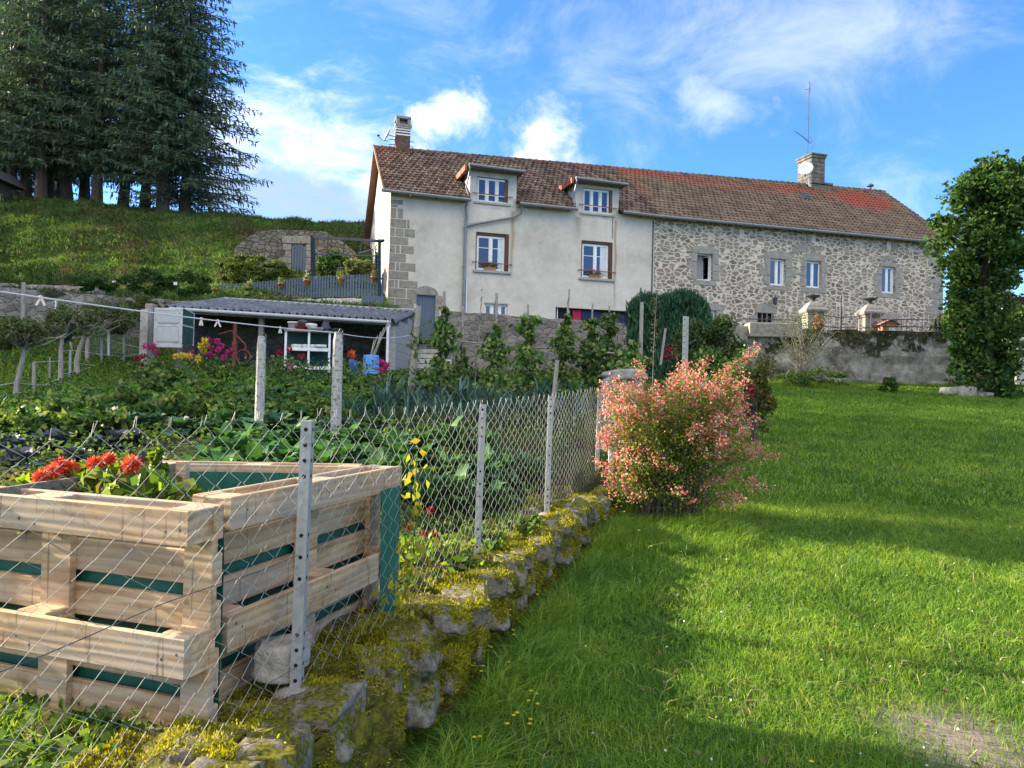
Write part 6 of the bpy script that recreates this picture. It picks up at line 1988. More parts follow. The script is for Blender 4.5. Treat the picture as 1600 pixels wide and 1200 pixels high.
# red lean-to roof and hut far off
a = W(1474, 487, 34); b = W(1490, 500, 34)
o = MB().box(a.x + .1, a.x + 2.5, 34, 34.6, a.z - .3, a.z - .02).box(a.x + .2, a.x + 2.4, 34.1, 34.5, 3.6, a.z - .31).build('lean_to', pm('red_roof', [(.3, .06, .05), (.36, .09, .07)], 4)); tag(o, 'dull red lean-to roof glimpsed past the farmhouse corner', 'lean-to')
q = W(5, 300, 42)
ht = empty('hut', (q.x - 2.7, 42, float(h_hill(q.x, 42)) - .1), 0, 'dark wooden hut at the edge of the conifers on the hill', 'hut'); hzz = W(5, 275, 42).z - ht.location.z
MB().box(-1.5, 1.5, 0, 2.5, 0, hzz, bev=.02).build('wall', MT['bark'], ht)
MB().add([(-2, -.3, hzz), (2.1, -.3, hzz), (1.3, -.3, hzz + .8), (-2, -.3, hzz + .8), (-2, 3, hzz), (2.1, 3, hzz), (1.3, 3, hzz + .8), (-2, 3, hzz + .8)], [(0, 1, 2, 3), (1, 5, 6, 2), (3, 2, 6, 7), (7, 6, 5, 4), (0, 4, 5, 1)]).build('roof', MT['iron'], ht)
# ================================================================== conifers on the hill
def make_spruce(H, R, clear, seed, nw=46, pw=.75):
    g = np.random.default_rng(seed)
    root = empty('conifer_tree', (0, 0, -50))
    m = MB()
    bend = g.normal(size=2) * .25
    m.tube([(bend[0] * math.sin(t * 2.2), bend[1] * math.sin(t * 2.2), -.6 + (H + .4) * t) for t in np.linspace(0, 1, 9)], [.30 * (1 - t) + .02 + (.10 if t == 0 else 0) for t in np.linspace(0, 1, 9)], 8)
    br = []
    Cs, Ds, Ls, Ws = [], [], [], []
    z = clear
    while z < H - .3:
        t = (z - clear) / (H - clear)
        rad = R * (1 - t) ** pw * (.55 + .45 * min(1, t * 6 + .35)) + .15
        nb = int(g.integers(5, 8))
        a0 = g.uniform(0, 2 * PI)
        for k in range(nb):
            a = a0 + 2 * PI * k / nb + g.normal() * .25
            ln = rad * g.uniform(.72, 1.06)
            dz = g.uniform(-.05, .12) if t > .6 else g.uniform(-.30, .05)
            n = max(4, int(ln / .26))
            s = np.linspace(.08, 1, n)
            droop = -.28 * ln * s ** 1.5 + .16 * ln * s ** 3 + dz * s
            base = np.stack([np.cos(a) * s * ln, np.sin(a) * s * ln, z + droop], 1)
            if len(br) < 260 and g.random() < .8: br.append(base[[0, n // 2, n - 1]])
            side = np.array([-math.sin(a), math.cos(a), 0]); out = np.array([math.cos(a), math.sin(a), 0])
            for q in range(n):
                w = (.42 + .65 * (1 - s[q])) * min(ln, 2.6) * .42
                for sgn in (-1, 1, (-1, 1)[q % 2]):
                    d = side * sgn * g.uniform(.5, 1) + out * g.uniform(.2, .9) + np.array([0, 0, g.uniform(-.55, .12)])
                    l_ = w * g.uniform(.6, 1.25)
                    d = d / np.linalg.norm(d)
                    c = base[q] + d * l_ * .45
                    Cs.append(c); Ds.append(d); Ls.append(l_); Ws.append(g.uniform(.05, .10))
                    # hanging twigs
                    if g.random() < .35:
                        Cs.append(base[q] + d * l_ * g.uniform(.2, .9) + [0, 0, -.16]); Ds.append(d * .35 + np.array([0, 0, -1.0])); Ls.append(g.uniform(.25, .5)); Ws.append(g.uniform(.07, .13))
        z += H / nw * g.uniform(.7, 1.3)
    for b in br: m.tube([tuple(p) for p in b], [.035, .02, .008], 3, cap=False)
    m.build('trunk', MT['bark'], root)
    V, F = leaves(np.array(Cs), np.array(Ds), np.array(Ls), np.array(Ws), .04)
    np_obj('crown', V, F, MT['needle'], root)
    return root


sp_a = make_spruce(22, 4.2, 2.4, 1)
sp_b = make_spruce(21, 3.1, 3.0, 2)
sp_c = make_spruce(23, 3.6, 2.6, 3)
sp_big = make_spruce(23, 5.6, 1.0, 4, 72, 1.0)
TREES = [(17, 47, sp_b, 'conifer at the far left edge next to the dark hut'), (41, 49, sp_c, 'slim trunked conifer just right of the hut'),
         (64, 46, sp_a, 'third conifer along from the hut'), (77, 50, sp_b, 'conifer with a thin trunk close behind its neighbour, left part of the grove'),
         (92, 53, sp_b, 'thinnest trunked conifer of the grove'), (107, 47.5, sp_c, 'conifer in the middle left of the grove with a clear lower trunk'),
         (132, 49, sp_b, 'conifer between the thin trunk and the thick trunk'), (151, 45.5, sp_a, 'thick trunked conifer standing left of the dense low branches'),
         (190, 48, sp_c, 'conifer at the centre of the grove hidden behind low branches'), (226, 46, sp_a, 'dark conifer right of centre whose branches hang to the grass'),
         (254, 44.5, sp_c, 'thick double looking trunk conifer near the right end of the grove'), (289, 45.5, sp_big, 'outermost conifer with long spreading branches at the right end of the grove')]
protos = {}
for px, d, pr, lab in TREES:
    p_ = W(px, 320, d); z = float(h_hill(p_.x, p_.y))
    if pr.name in protos: r_ = copy_tree(pr, (0, 0, 0))
    else: r_ = pr; protos[pr.name] = 1
    r_.location = (p_.x, p_.y, z); r_.rotation_euler.z = random.uniform(0, 6.28); s = random.uniform(.94, 1.08); r_.scale = (s, s, s)
    tag(r_, lab, 'conifer')
# the same wood runs on to the left, beyond the frame
EXTRA = [(-23.5, 17.0), (-27.5, 18.6), (-23, 22.4), (-27, 23.4), (-28, 27.6), (-26.5, 30.6), (-32, 25.5), (-31, 21.5), (-31, 31.5), (-41, 51), (-39, 46), (-35, 50)]
for i, (x, y) in enumerate(EXTRA):
    r_ = copy_tree((sp_a, sp_c, sp_big)[i % 3], (x, y, float(h_hill(x, y)) if y > np.interp(x, TL_X, TL_Y) else float(h_garden(x, y))), random.uniform(0, 6.28), random.uniform(.8, .95))
    tag(r_, 'conifer of the wood beyond the left edge of the view', 'conifer', 'conifers beyond the left edge')


# ================================================================== broadleaf helper
def leafy(name, c, r, n, leaf, mt, label, cat, clumps=26, spread=.36, stems=None, group=None, base=None, wl=.62, shell=.55, top=0.0, parent=True):
    """plant with leaves in clumps over an uneven volume; c centre of crown, r radii, base ground point"""
    base = Vector(base) if base is not None else Vector((c[0], c[1], c[2] - r[2]))
    root = empty(name, base, 0, label, cat, group)
    lc_ = np.array([c[0] - base.x, c[1] - base.y, c[2] - base.z])
    P, O = blob_points(n, lc_, r, clumps, spread, shell)
    P[:, 2] = np.maximum(P[:, 2], .02)
    D = unit(O * .7 + rng.normal(size=P.shape) * .8 + [0, 0, -.1 + top])
    V, F = leaves(P, D, leaf * rng.uniform(.6, 1.25, n), leaf * wl * rng.uniform(.7, 1.2, n), .12)
    np_obj('foliage', V, F, MT[mt], root)
    if stems:
        m = MB()
        for k in range(stems):
            d = unit(rng.normal(size=3)); e = lc_ + d * np.array(r) * .8
            m.tube([(random.uniform(-.06, .06), random.uniform(-.06, .06), -.05), tuple(lc_ * .5 + d * .15), tuple(e)], [.02 + r[0] * .012, .012 + r[0] * .008, .004], 5)
        m.build('stem', MT['bark'], root)
    return root


# clipped leafy tree at the right
tb = W(1537, 606, 21.3); tz = float(h_lawn(tb.x, tb.y)); tree = empty('leafy_tree', (tb.x, tb.y, tz), 0, 'dense green leafy tree, foliage down to the grass, at the lawn edge', 'tree')
sc_ = 21.3 / FPX
prof = [(8, 1480 + 30, 1580, 610), (7, 1490, 1583, 585), (9, 1487, 1586, 555), (9, 1480, 1585, 525), (10, 1485, 1580, 495), (12, 1480, 1586, 465), (14, 1474, 1600, 430), (16, 1470, 1615, 400), (17, 1466, 1618, 370), (17, 1465, 1622, 340), (14, 1474, 1626, 312), (12, 1496, 1622, 290), (9, 1530, 1612, 272)]
parts = []; Pm = MB()
Pm.tube([(0, 0, -.2), (.05, 0, 1.5), (.1, .1, 3.4), (.15, .1, 5.2), (.25, 0, 6.2)], [.24, .19, .16, .10, .03], 9)
Cs, Os = [], []
for nclump, xa, xb, y_ in prof:
    ca = W(xa, y_, 21.3) - tb; cb2 = W(xb, y_, 21.3) - tb
    z = W(1537, y_, 21.3).z - tz
    for k in range(int(nclump * 1.5)):
        a = rng.uniform(0, 2 * PI); rr = (cb2.x - ca.x) / 2 * rng.uniform(.30, .90)
        cx = (ca.x + cb2.x) / 2 + math.cos(a) * rr; cy = math.sin(a) * rr * .9
        n = 130
        cc = np.array([cx, cy, z + rng.uniform(-.22, .22)]); rad = rng.uniform(.16, .55)
        off = unit(rng.normal(size=(n, 3))) * (rng.uniform(0, 1, (n, 1)) ** .45) * rad
        Cs.append(cc + off); Os.append(unit(off + np.array([cx, cy, .2]) * .4))
        if k % 3 == 0: Pm.tube([(.1 * z / 6, .03, max(.3, z - .7)), tuple(cc * .55 + np.array([0, 0, z * .43])), tuple(cc)], [.05, .03, .008], 4, cap=False)
P = np.concatenate(Cs); O = np.concatenate(Os); P[:, 2] = np.maximum(P[:, 2], .05)
D = unit(O + rng.normal(size=P.shape) * .7 + [0, 0, -.25])
V, F = leaves(P, D, rng.uniform(.08, .21, len(P)), rng.uniform(.06, .15, len(P)), .10)
np_obj('crown', V, F, MT['tree'], tree); Pm.build('trunk', MT['bark'], tree)

# conifer hedge block, shrubs and bushes around the yard
hd = 22.5
hb_ = W(1040, 560, hd)
root = empty('clipped_conifer_hedge', (hb_.x, hd, 2.0), 0, 'dark green clipped conifer hedge between the two houses', 'hedge')
a, b = W(990, 520, hd), W(1095, 520, hd); zt = W(1040, 470, hd).z - 2.0
n = 26000
X = rng.uniform(a.x - hb_.x, b.x - hb_.x, n); Y = rng.uniform(-.8, .8, n); Z = rng.uniform(.1, zt, n)
face = rng.integers(0, 4, n)
Xf = X.copy(); Yf = Y.copy(); Zf = Z.copy()
Yf[face == 0] = -.8; Yf[face == 3] = -.8; Zf[face == 1] = zt; Xf[face == 2] = np.where(rng.random((face == 2).sum()) < .5, a.x - hb_.x, b.x - hb_.x)
# round the ends and the lower left side
k = np.clip(1 - np.abs(Xf / ((b.x - a.x) / 2)) ** 6 * .22, 0, 1); Zf = Zf * (1 - (1 - k) * .45)
Xf = Xf * (1 - .10 * smooth(1.2, 0, Zf)); Zf += .10 * np.sin(Xf * 4) * (Zf > zt * .8)
P = np.stack([Xf, Yf, Zf], 1) + rng.normal(size=(n, 3)) * .07
D = unit(np.stack([Xf * .2, -.5 * (face == 0) + rng.normal(size=n) * .25, .9 + rng.random(n)], 1) + rng.normal(size=(n, 3)) * .25)
V, F = leaves(P, D, rng.uniform(.12, .28, n), .045, .05); np_obj('foliage', V, F, MT['cypress'], root)
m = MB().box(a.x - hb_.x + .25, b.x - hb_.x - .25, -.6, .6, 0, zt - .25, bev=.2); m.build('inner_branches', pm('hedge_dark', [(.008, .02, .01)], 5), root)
for k in range(5):
    xx = a.x - hb_.x + .15 + .22 * k; P = np.stack([xx + rng.normal(size=60) * .04, rng.normal(size=60) * .05 - .3, zt - .1 + rng.uniform(0, .38 - .05 * k, 60)], 1)
    V, F = leaves(P, np.array([[0, 0, 1]]) + rng.normal(size=(60, 3)) * .25, .16, .035); np_obj('leader_shoot', V, F, MT['cypress'], root)


def at_px(px, py0, py1, w_px, d, hf):
    """crown centre, radii for a plant that fills the given pixel span"""
    t = W(px, py0, d); b2 = W(px, py1, d); return (t.x, d, (t.z + b2.z) / 2), (w_px / 2 / FPX * d, w_px / 2 / FPX * d * .8, (t.z - b2.z) / 2)


def plant_px(name, px, py0, py1, w_px, d, n, leaf, mt, label, cat, hf=None, **k):
    c, r = at_px(px, py0, py1, w_px, d, hf)
    hf = hf or h_garden
    return leafy(name, c, r, n, leaf, mt, label, cat, base=(c[0], c[1], min(float(hf(c[0], c[1])), c[2] - r[2])), **k)


plant_px('shrub', 1110, 497, 590, 112, 17, 7000, .10, 'olive', 'rounded glossy green shrub right of the clipped hedge', 'shrub', stems=7, clumps=34)
plant_px('shrub', 1182, 560, 672, 74, 13, 3800, .07, 'reddish', 'loose reddish tinted shrub between the pink bush and the lawn', 'shrub', h_lawn, stems=9, clumps=24)
plant_px('shrub', 1130, 540, 640, 90, 14.5, 4500, .09, 'bean', 'dark leafy shrub immediately behind the pink bush', 'shrub', h_lawn, stems=6)
p_ = W(1168, 610, 12.6); P = rng.normal(size=(70, 3)) * .075 + np.array(p_); V, F = leaves(P, rng.normal(size=(70, 3)), .05, .04)
o = np_obj('red_flower_cluster', V - np.array(p_), F, MT['crimson']); o.location = p_; tag(o, 'cluster of deep red blooms at the edge of the loose shrub by the lawn', 'flowers')
p_ = W(1046, 549, 16); P = rng.normal(size=(50, 3)) * .09 + np.array(p_); V, F = leaves(P, rng.normal(size=(50, 3)), .07, .05)
o = np_obj('red_flower_cluster', V - np.array(p_), F, MT['crimson']); o.location = p_; tag(o, 'small cluster of red blooms in front of the clipped hedge', 'flowers')
plant_px('dwarf_conifer', 1390, 590, 626, 30, 21.4, 3200, .075, 'tree', 'small cone shaped dwarf conifer in front of the mossy retaining wall', 'shrub', h_lawn, clumps=30, spread=.3, shell=.7)
# bare twiggy shrub against the wall
tw_ = W(1250, 592, 23.2); r_ = empty('twiggy_shrub', (tw_.x, 23.2, float(h_lawn(tw_.x, 23.2))), 0, 'half bare twiggy shrub trained against the retaining wall', 'shrub')
m = MB()
for k in range(60):
    a = random.gauss(0, .28); h_ = random.uniform(.6, 2.0)
    m.tube([(random.uniform(-.12, .12), 0, -.05), (a * h_ * .5, -.1 + random.uniform(-.1, .1), h_ * .6), (a * h_ * 1.2, -.1 + random.uniform(-.2, .2), h_)], [.012, .008, .003], 4, cap=False)
m.build('branch', MT['wood_old'], r_)
P = np.stack([rng.normal(size=1500) * .42, rng.normal(size=1500) * .14 - .1, rng.uniform(.7, 2.15, 1500)], 1); V, F = leaves(P, rng.normal(size=P.shape), .06, .035); np_obj('foliage', V, F, MT['apple'], r_)
# weeds at the foot of the retaining wall
plant_px('nettle_patch', 1270, 575, 612, 110, 22.9, 4200, .09, 'weed', 'low leafy weeds along the foot of the retaining wall', 'weeds', h_lawn, clumps=30)['kind'] = 'stuff'
# autumn tree and hedge seen past the right edge
plant_px('autumn_tree', 1615, 436, 520, 95, 36, 5200, .22, 'dry', 'orange and yellow autumn tree beyond the gatepost', 'tree', lambda x, y: 3.6 + 0 * x, stems=5)
plant_px('far_hedge', 1600, 478, 545, 120, 30, 6500, .16, 'tree', 'green hedge behind the tall gatepost', 'hedge', lambda x, y: 3.6 + 0 * x)
plant_px('far_bush', 1500, 495, 560, 90, 28, 3500, .16, 'tree', 'dark bush behind the leafy tree next to the farmhouse corner', 'shrub', lambda x, y: 3.6 + 0 * x)
# hedges by the pergola
MT['lime'] = leafm('lime_leaf', [(.09, .19, .03), (.15, .27, .04), (.20, .31, .05)], .4, .6, .15, spec=.1)
MT['bracken'] = leafm('bracken_blade', [(.07, .055, .03), (.12, .09, .05), (.10, .11, .035), (.16, .12, .07)], .2, .85, 0)
MT['hedge'] = leafm('box_hedge_leaf', [(.05, .075, .016), (.08, .12, .02), (.12, .16, .03)], .2, .7, .1)
hl = lambda z: (lambda x, y: z + 0 * x)
plant_px('clipped_hedge', 398, 401, 450, 118, 32.6, 14000, .12, 'hedge', 'rounded clipped green hedge left of the cellar door', 'hedge', hl(4.4), clumps=70, shell=.85, spread=.26)
plant_px('clipped_hedge', 524, 396, 446, 56, 32.4, 7000, .13, 'tree', 'dark round shrub under the pergola right of the cellar door', 'shrub', hl(4.6), clumps=40, shell=.8, spread=.3)
plant_px('garden_bush', 562, 402, 440, 52, 31.4, 3500, .12, 'apple', 'loose brownish bush under the pergola by the house', 'shrub', hl(4.8))
plant_px('hillside_bush', 560, 372, 398, 60, 40, 4000, .2, 'tree', 'dark bush on the slope right behind the house gable', 'shrub', hl(7.2))
plant_px('dry_brush', 560, 351, 372, 60, 46, 2500, .3, 'dry', 'dry golden brush on the crest next to the gable', 'brush', hl(10.5))
for px, py0, py1, w_, d, lab in ((230, 420, 462, 90, 26, 'dark bramble thicket on the bank behind the green metal frame'), (300, 425, 468, 60, 27, 'tangled bramble left of the picket fence'), (150, 430, 458, 60, 25.5, 'small dark bramble above the rocks on the bank')):
    plant_px('bramble', px, py0, py1, w_, d, 3000, .11, 'tree', lab, 'bramble', hl(4.5))
plant_px('ivy_patch', 215, 455, 530, 70, 23.4, 4200, .09, 'apple', 'grey green ivy spilling over the terrace wall by the stone post', 'ivy')
# rocks showing in the bank
for i, (px, py, w_, h_) in enumerate(((15, 446, 60, 26), (62, 442, 34, 26), (100, 440, 40, 20), (140, 437, 36, 18), (120, 425, 30, 14), (45, 425, 34, 12), (70, 428, 22, 12))):
    d_ = 27.2; p_ = W(px, py, d_); p_.z = min(p_.z, float(h_hill(p_.x, p_.y)) + .35)
    o = rock('outcrop_rock', (p_.x, p_.y, p_.z), (w_ / 2 / FPX * d_ * .9, .5, h_ / 2 / FPX * d_ * .8), MT['granite'], None, 40 + i, .45)
    tag(o, ['large ledge of rock at the far left of the bank', 'upright pale rock slab beside the far left ledge', 'rough rock in the bank above the wooden stake', 'low rock outcrop on the bank near a bramble', 'small high rock on the bank above the outcrops', 'flat mossy rock high on the bank at the left', 'little rock wedged above the upright slab'][i], 'rock')

# hill grass
def scatter(n, xr, yr, keep=None):
    X = rng.uniform(*xr, n); Y = rng.uniform(*yr, n)
    if keep is not None:
        k = keep(X, Y); X, Y = X[k], Y[k]
    return X, Y


X, Y = scatter(230000, (-46, 2), (22.8, 47), lambda x, y: (y > np.interp(x, TL_X, TL_Y) + .2) & ~in_house(x, y) & ((x < -5) | (y > 43)) & (x > -1.0 * y) & (nz(x, y, .9, 7.) + nz(x, y, 2.3, 1.) * .8 > -.7 + rng.normal(size=len(x)) * .5))
P = np.stack([X, Y, h_hill(X, Y) - .03], 1)
V, F = blades(P, rng.uniform(.10, .34, len(P)) * (1 + .4 * nz(X, Y, 1.1, 5.)), rng.uniform(.03, .07, len(P)), rng.uniform(.2, 1.2, len(P)), rng.uniform(0, 6.28, len(P)))
sel = (nz(X, Y, .62, 2.) + .7 * nz(X, Y, 1.7, 6.) + rng.normal(size=len(X)) * .25) > .38
F3 = F.reshape(-1, 3, 3)
for nm, kk_, mt_, lab in (('hill_grass', ~sel, 'hillgrass', 'rough green grass covering the hillside'), ('dry_bracken', sel, 'bracken', 'brown patches of dry bracken and grass on the hillside')):
    f_ = F3[kk_].reshape(-1, 3); u_, inv = np.unique(f_, return_inverse=True)
    tag(np_obj(nm, V[u_], inv.reshape(-1, 3), MT[mt_]), lab, 'grass', kind='stuff')
X, Y = scatter(16000, (-40, -2), (25, 44), lambda x, y: (y > np.interp(x, TL_X, TL_Y) + .4) & ~in_house(x, y) & (x > -.85 * y) & (nz(x, y, .8, 9.) + .6 * nz(x, y, 2.1, 3.) > .35) & ((x < -5) | (y > 43)))
P = np.stack([X, Y, h_hill(X, Y) + rng.uniform(.0, .35, len(X))], 1); V, F = leaves(P, rng.normal(size=P.shape) + [0, 0, .4], rng.uniform(.1, .3, len(X)), .09, .1)
tag(np_obj('low_scrub', V, F, MT['tree']), 'dark low scrub scattered over the hillside', 'scrub', kind='stuff')

# ================================================================== lawn
def dens(X, Y, pts):
    return np.interp(Y, *zip(*pts))


def lawn_layer(name, n, yr, hgt, wid, lab):
    Y = rng.uniform(*yr, n); X = rng.uniform(-1, 1, n)
    half = .80 * Y + 2.2
    lo = wall_x(Y) + np.where(Y < 9.6, .42, .0); X = lo + (X * .5 + .5) * (half - lo)
    k = (X > lo) & (Y < np.interp(X, WL_X, WL_Y) - .25)
    # worn earth patch low on the right
    worn = np.exp(-(((X - 2.22) / .36) ** 2 + ((Y - 3.62) / .38) ** 2))
    k &= rng.random(n) > worn * .9
    X, Y = X[k], Y[k]; n = len(X)
    cl = nz(X, Y, 5.1, 3.) * .5 + nz(X, Y, 2.2, 9.) * .5
    edge = np.exp(-((X - wall_x(Y) - .42) / .28)) * (Y < 9.6)
    H = rng.uniform(*hgt, n) * (1 + .45 * cl) * (1 + 1.0 * edge)
    P = np.stack([X, Y, h_lawn(X, Y) - .005], 1)
    V, F = blades(P, H, wid * rng.uniform(.6, 1.3, n), rng.uniform(.15, 1.3, n), rng.uniform(0, 6.28, n) , .7)
    o = np_obj(name, V, F, MT['grass']); tag(o, lab, 'grass', kind='stuff'); return o


lawn_layer('lawn_grass', 100000, (1.4, 4.6), (.035, .085), .0042, 'mown green grass nearest the camera')
lawn_layer('lawn_grass', 110000, (4.6, 9), (.04, .09), .0065, 'mown green grass of the middle lawn')
lawn_layer('lawn_grass', 110000, (9, 24), (.05, .10), .014, 'mown green grass at the top of the lawn')
# clover and plantain leaves in the turf
n = 22000; Y = 1.5 + 7 * rng.random(n) ** 1.6; X = wall_x(Y) + .45 + rng.random(n) * (.8 * Y + 2 - wall_x(Y))
k = nz(X, Y, 2.6, 2.) + rng.normal(size=n) * .4 > .0; X, Y = X[k], Y[k]; n = len(X)
P = np.stack([X, Y, h_lawn(X, Y) + rng.uniform(.01, .05, n)], 1); D = rng.normal(size=(n, 3)) * [1, 1, .25]
V, F = leaves(P, D, rng.uniform(.012, .04, n), rng.uniform(.012, .024, n), .05, np.array([[0, 0, 1.]]) + rng.normal(size=(n, 3)) * .3)
tag(np_obj('clover', V, F, MT['weed']), 'clover and broad leaved weeds in the lawn', 'clover', kind='stuff')
# long grass tufts along the wall
n = 14000; Y = 1.3 + 8.3 * rng.random(n) ** 1.2; X = wall_x(Y) + .46 + np.abs(rng.normal(size=n)) * .16
bushy = (rng.random(n) < .3); ab = rng.uniform(0, 6.28, n); rb_ = .75 * np.sqrt(rng.random(n)); X = np.where(bushy, 1.55 + rb_ * np.cos(ab) * 1.2, X); Y = np.where(bushy, 7.4 + rb_ * np.sin(ab), Y)
P = np.stack([X, Y, h_lawn(X, Y)], 1)
V, F = blades(P, rng.uniform(.09, .22, n) * (1 + .5 * nz(X, Y, 4., 2.)), .006, rng.uniform(.3, 1.3, n), rng.normal(size=n) * 1.3, .9)
tag(np_obj('tall_grass', V, F, MT['grass']), 'long uncut grass against the mossy wall', 'grass', kind='stuff')
n = 9000; Y = 1.5 + 13 * rng.random(n) ** 1.5; X = wall_x(Y) + .45 + rng.random(n) * (.8 * Y + 2 - wall_x(Y))
k = nz(X, Y, 1.4, 6.) + rng.normal(size=n) * .5 > .1; X, Y = X[k], Y[k]; n = len(X)
P = np.stack([X, Y, h_lawn(X, Y)], 1); V, F = blades(P, rng.uniform(.04, .11, n), .005 + .0005 * Y, rng.uniform(.6, 1.6, n), rng.uniform(0, 6.28, n), .9)
tag(np_obj('dead_grass', V, F, leafm('straw', [(.30, .24, .10), (.42, .36, .18), (.25, .28, .08)], .35, .7, 0)), 'yellowed dead blades through the lawn', 'grass', kind='stuff')
n = 160; Y = 2.6 + 9 * rng.random(n) ** 1.2; X = wall_x(Y) + .7 + rng.random(n) * (.75 * Y); P = np.stack([X, Y, h_lawn(X, Y) + .055], 1)
V, F = leaves(P, rng.normal(size=(n, 3)) * [1, 1, .3], .016, .014); tag(np_obj('daisy_heads', V, F, MT['pale']), 'tiny white daisies dotted over the lawn', 'daisies', kind='stuff')
# fallen leaves and white specks
n = 260; Y = 2.3 + 10 * rng.random(n) ** 1.3; X = wall_x(Y) + .6 + rng.random(n) * (.75 * Y)
P = np.stack([X, Y, h_lawn(X, Y) + .05], 1); V, F = leaves(P, rng.normal(size=(n, 3)) * [1, 1, .3], .035, .022)
tag(np_obj('fallen_leaf', V, F, MT['dry']), 'scattered brown fallen leaves on the lawn', 'fallen leaves', kind='stuff')

# yellow flowers beside the wall
def flower_proto(h, r, mt):
    root = empty('yellow_flower', (0, 0, -50))
    MB().tube([(0, 0, 0), (.01, .005, h * .6), (.0, .0, h)], .0015, 4).build('stem', MT['weed'], root)
    n = 22; a = np.linspace(0, 2 * PI, n, endpoint=False)
    D = np.stack([np.cos(a), np.sin(a), .35 + .5 * (np.arange(n) % 2)], 1); V, F = leaves(unit(D) * r * .55 + [0, 0, h], D, r * 1.1, r * .45, .02, np.array([[0, 0, 1.]] * n) + 1e-3)
    np_obj('blossom', V, F, MT[mt], root); return root


fl0 = flower_proto(.24, .013, 'yellow')
FL = [(612, 985), (645, 1005), (731, 1034), (738, 1040), (749, 1029), (754, 1041), (752, 1049), (724, 1050), (802, 985), (803, 992), (754, 1018), (765, 1010), (768, 1012), (795, 1035), (811, 1031), (830, 1080), (838, 1084), (826, 1095), (840, 1100), (803, 1118), (793, 1131), (808, 1114), (829, 1124), (828, 1131), (741, 1152), (750, 1151), (720, 1022), (820, 917), (822, 931), (840, 929), (998, 829), (1017, 854), (975, 800), (960, 790), (945, 812), (930, 845), (985, 770), (1268, 1190)]
first = True
for px, py in FL:
    p_ = G(px, py + 34, h_lawn, 1.5, 12)
    d_ = p_.y; t = W(px, py, d_)
    hgt = max(.05, t.z - float(h_lawn(t.x, d_)))
    r_ = fl0 if first else copy_tree(fl0, (0, 0, 0)); first = False
    r_.location = (t.x, d_, float(h_lawn(t.x, d_))); s = hgt / .24; r_.scale = (1, 1, s)
    tag(r_, 'small yellow hawkbit flower in the long grass beside the mossy wall', 'flower', 'yellow flowers beside the wall')
# stone wall side tufts on garden side, lower left
def gtuft(n, xr, yr, hr, w, mt, name, lab, keep=None, lean=(.2, 1.1)):
    X, Y = scatter(n, xr, yr, keep); P = np.stack([X, Y, h_garden(X, Y) - .01], 1)
    V, F = blades(P, rng.uniform(*hr, len(P)), w, rng.uniform(*lean, len(P)), rng.uniform(0, 6.28, len(P)), .8)
    return tag(np_obj(name, V, F, MT[mt]), lab, 'grass', kind='stuff')


gtuft(5200, (-2.6, -.3), (1.5, 3.3), (.05, .26), .007, 'grass', 'tall_grass', 'bright grass and weeds between the wall and the pallets', lambda x, y: (x < wall_x(y) - .44) & (x > wall_x(y) - 1.7))
gtuft(6500, (-1.2, .2), (2.8, 5.6), (.06, .22), .007, 'grass', 'tall_grass', 'shaded grass under the right hand pallet', lambda x, y: (x < wall_x(y) - .36) & (x > wall_x(y) - .8))
n = 900; X, Y = scatter(3000, (-2.4, -.6), (1.6, 3.0), lambda x, y: (x < wall_x(y) - .36) & (x > wall_x(y) - 1.2)); P = np.stack([X, Y, h_garden(X, Y) + rng.uniform(.02, .14, len(X))], 1)
V, F = leaves(P, rng.normal(size=P.shape) * [1, 1, .5], .05, .04, .1); tag(np_obj('weeds', V, F, MT['weed']), 'leafy weeds at the foot of the front pallet', 'weeds', kind='stuff')

# ================================================================== garden ground cover
gk = lambda x, y: (x < wall_x(y) - .38) & (y < np.interp(x, TL_X + [-2.5, 4.3, 7.85], TL_Y + [26.2, 27, 24.5]) - .3) & (x > -.78 * y - 2)
X, Y = scatter(190000, (-20, 5), (4.0, 26), gk)
k = rng.random(len(X)) < np.clip(.9 - Y / 40 + .45 * nz(X, Y, 1.2, 8.), .08, 1)
for y0_, hw_ in ((9.0, .18), (10.0, .16), (12.9, .25), (16.2, .38), (17.7, .2)): k &= (np.abs(Y - y0_ - .25 * np.sin(X * .6)) > hw_) | (rng.random(len(X)) < .12)
X, Y = X[k], Y[k]
pat = nz(X, Y, .8, 3.) + .4 * nz(X, Y, 2.7, 1.)
n = len(X); P = np.stack([X, Y, h_garden(X, Y) + rng.uniform(.01, .16, n) * (.6 + .5 * (pat + 1))], 1)
V, F = leaves(P, rng.normal(size=P.shape) * [1, 1, .6] + [0, 0, .2], rng.uniform(.03, .08, n) * (1 + Y * .02), rng.uniform(.02, .045, n) * (1 + Y * .02), .12)
tag(np_obj('garden_weeds', V, F, MT['weed']), 'low weeds and vegetables covering the garden beds', 'ground cover', kind='stuff')
X, Y = scatter(60000, (-26, 3), (8, 25), lambda x, y: gk(x, y) & ((x < -7.5) | (nz(x, y, .7, 5.) > .45)))
P = np.stack([X, Y, h_garden(X, Y) - .01], 1)
V, F = blades(P, rng.uniform(.08, .26, len(P)), .022, rng.uniform(.2, 1.1, len(P)), rng.uniform(0, 6.28, len(P)))
tag(np_obj('orchard_grass', V, F, MT['grass']), 'grass between the old fruit trees and in the garden paths', 'grass', kind='stuff')


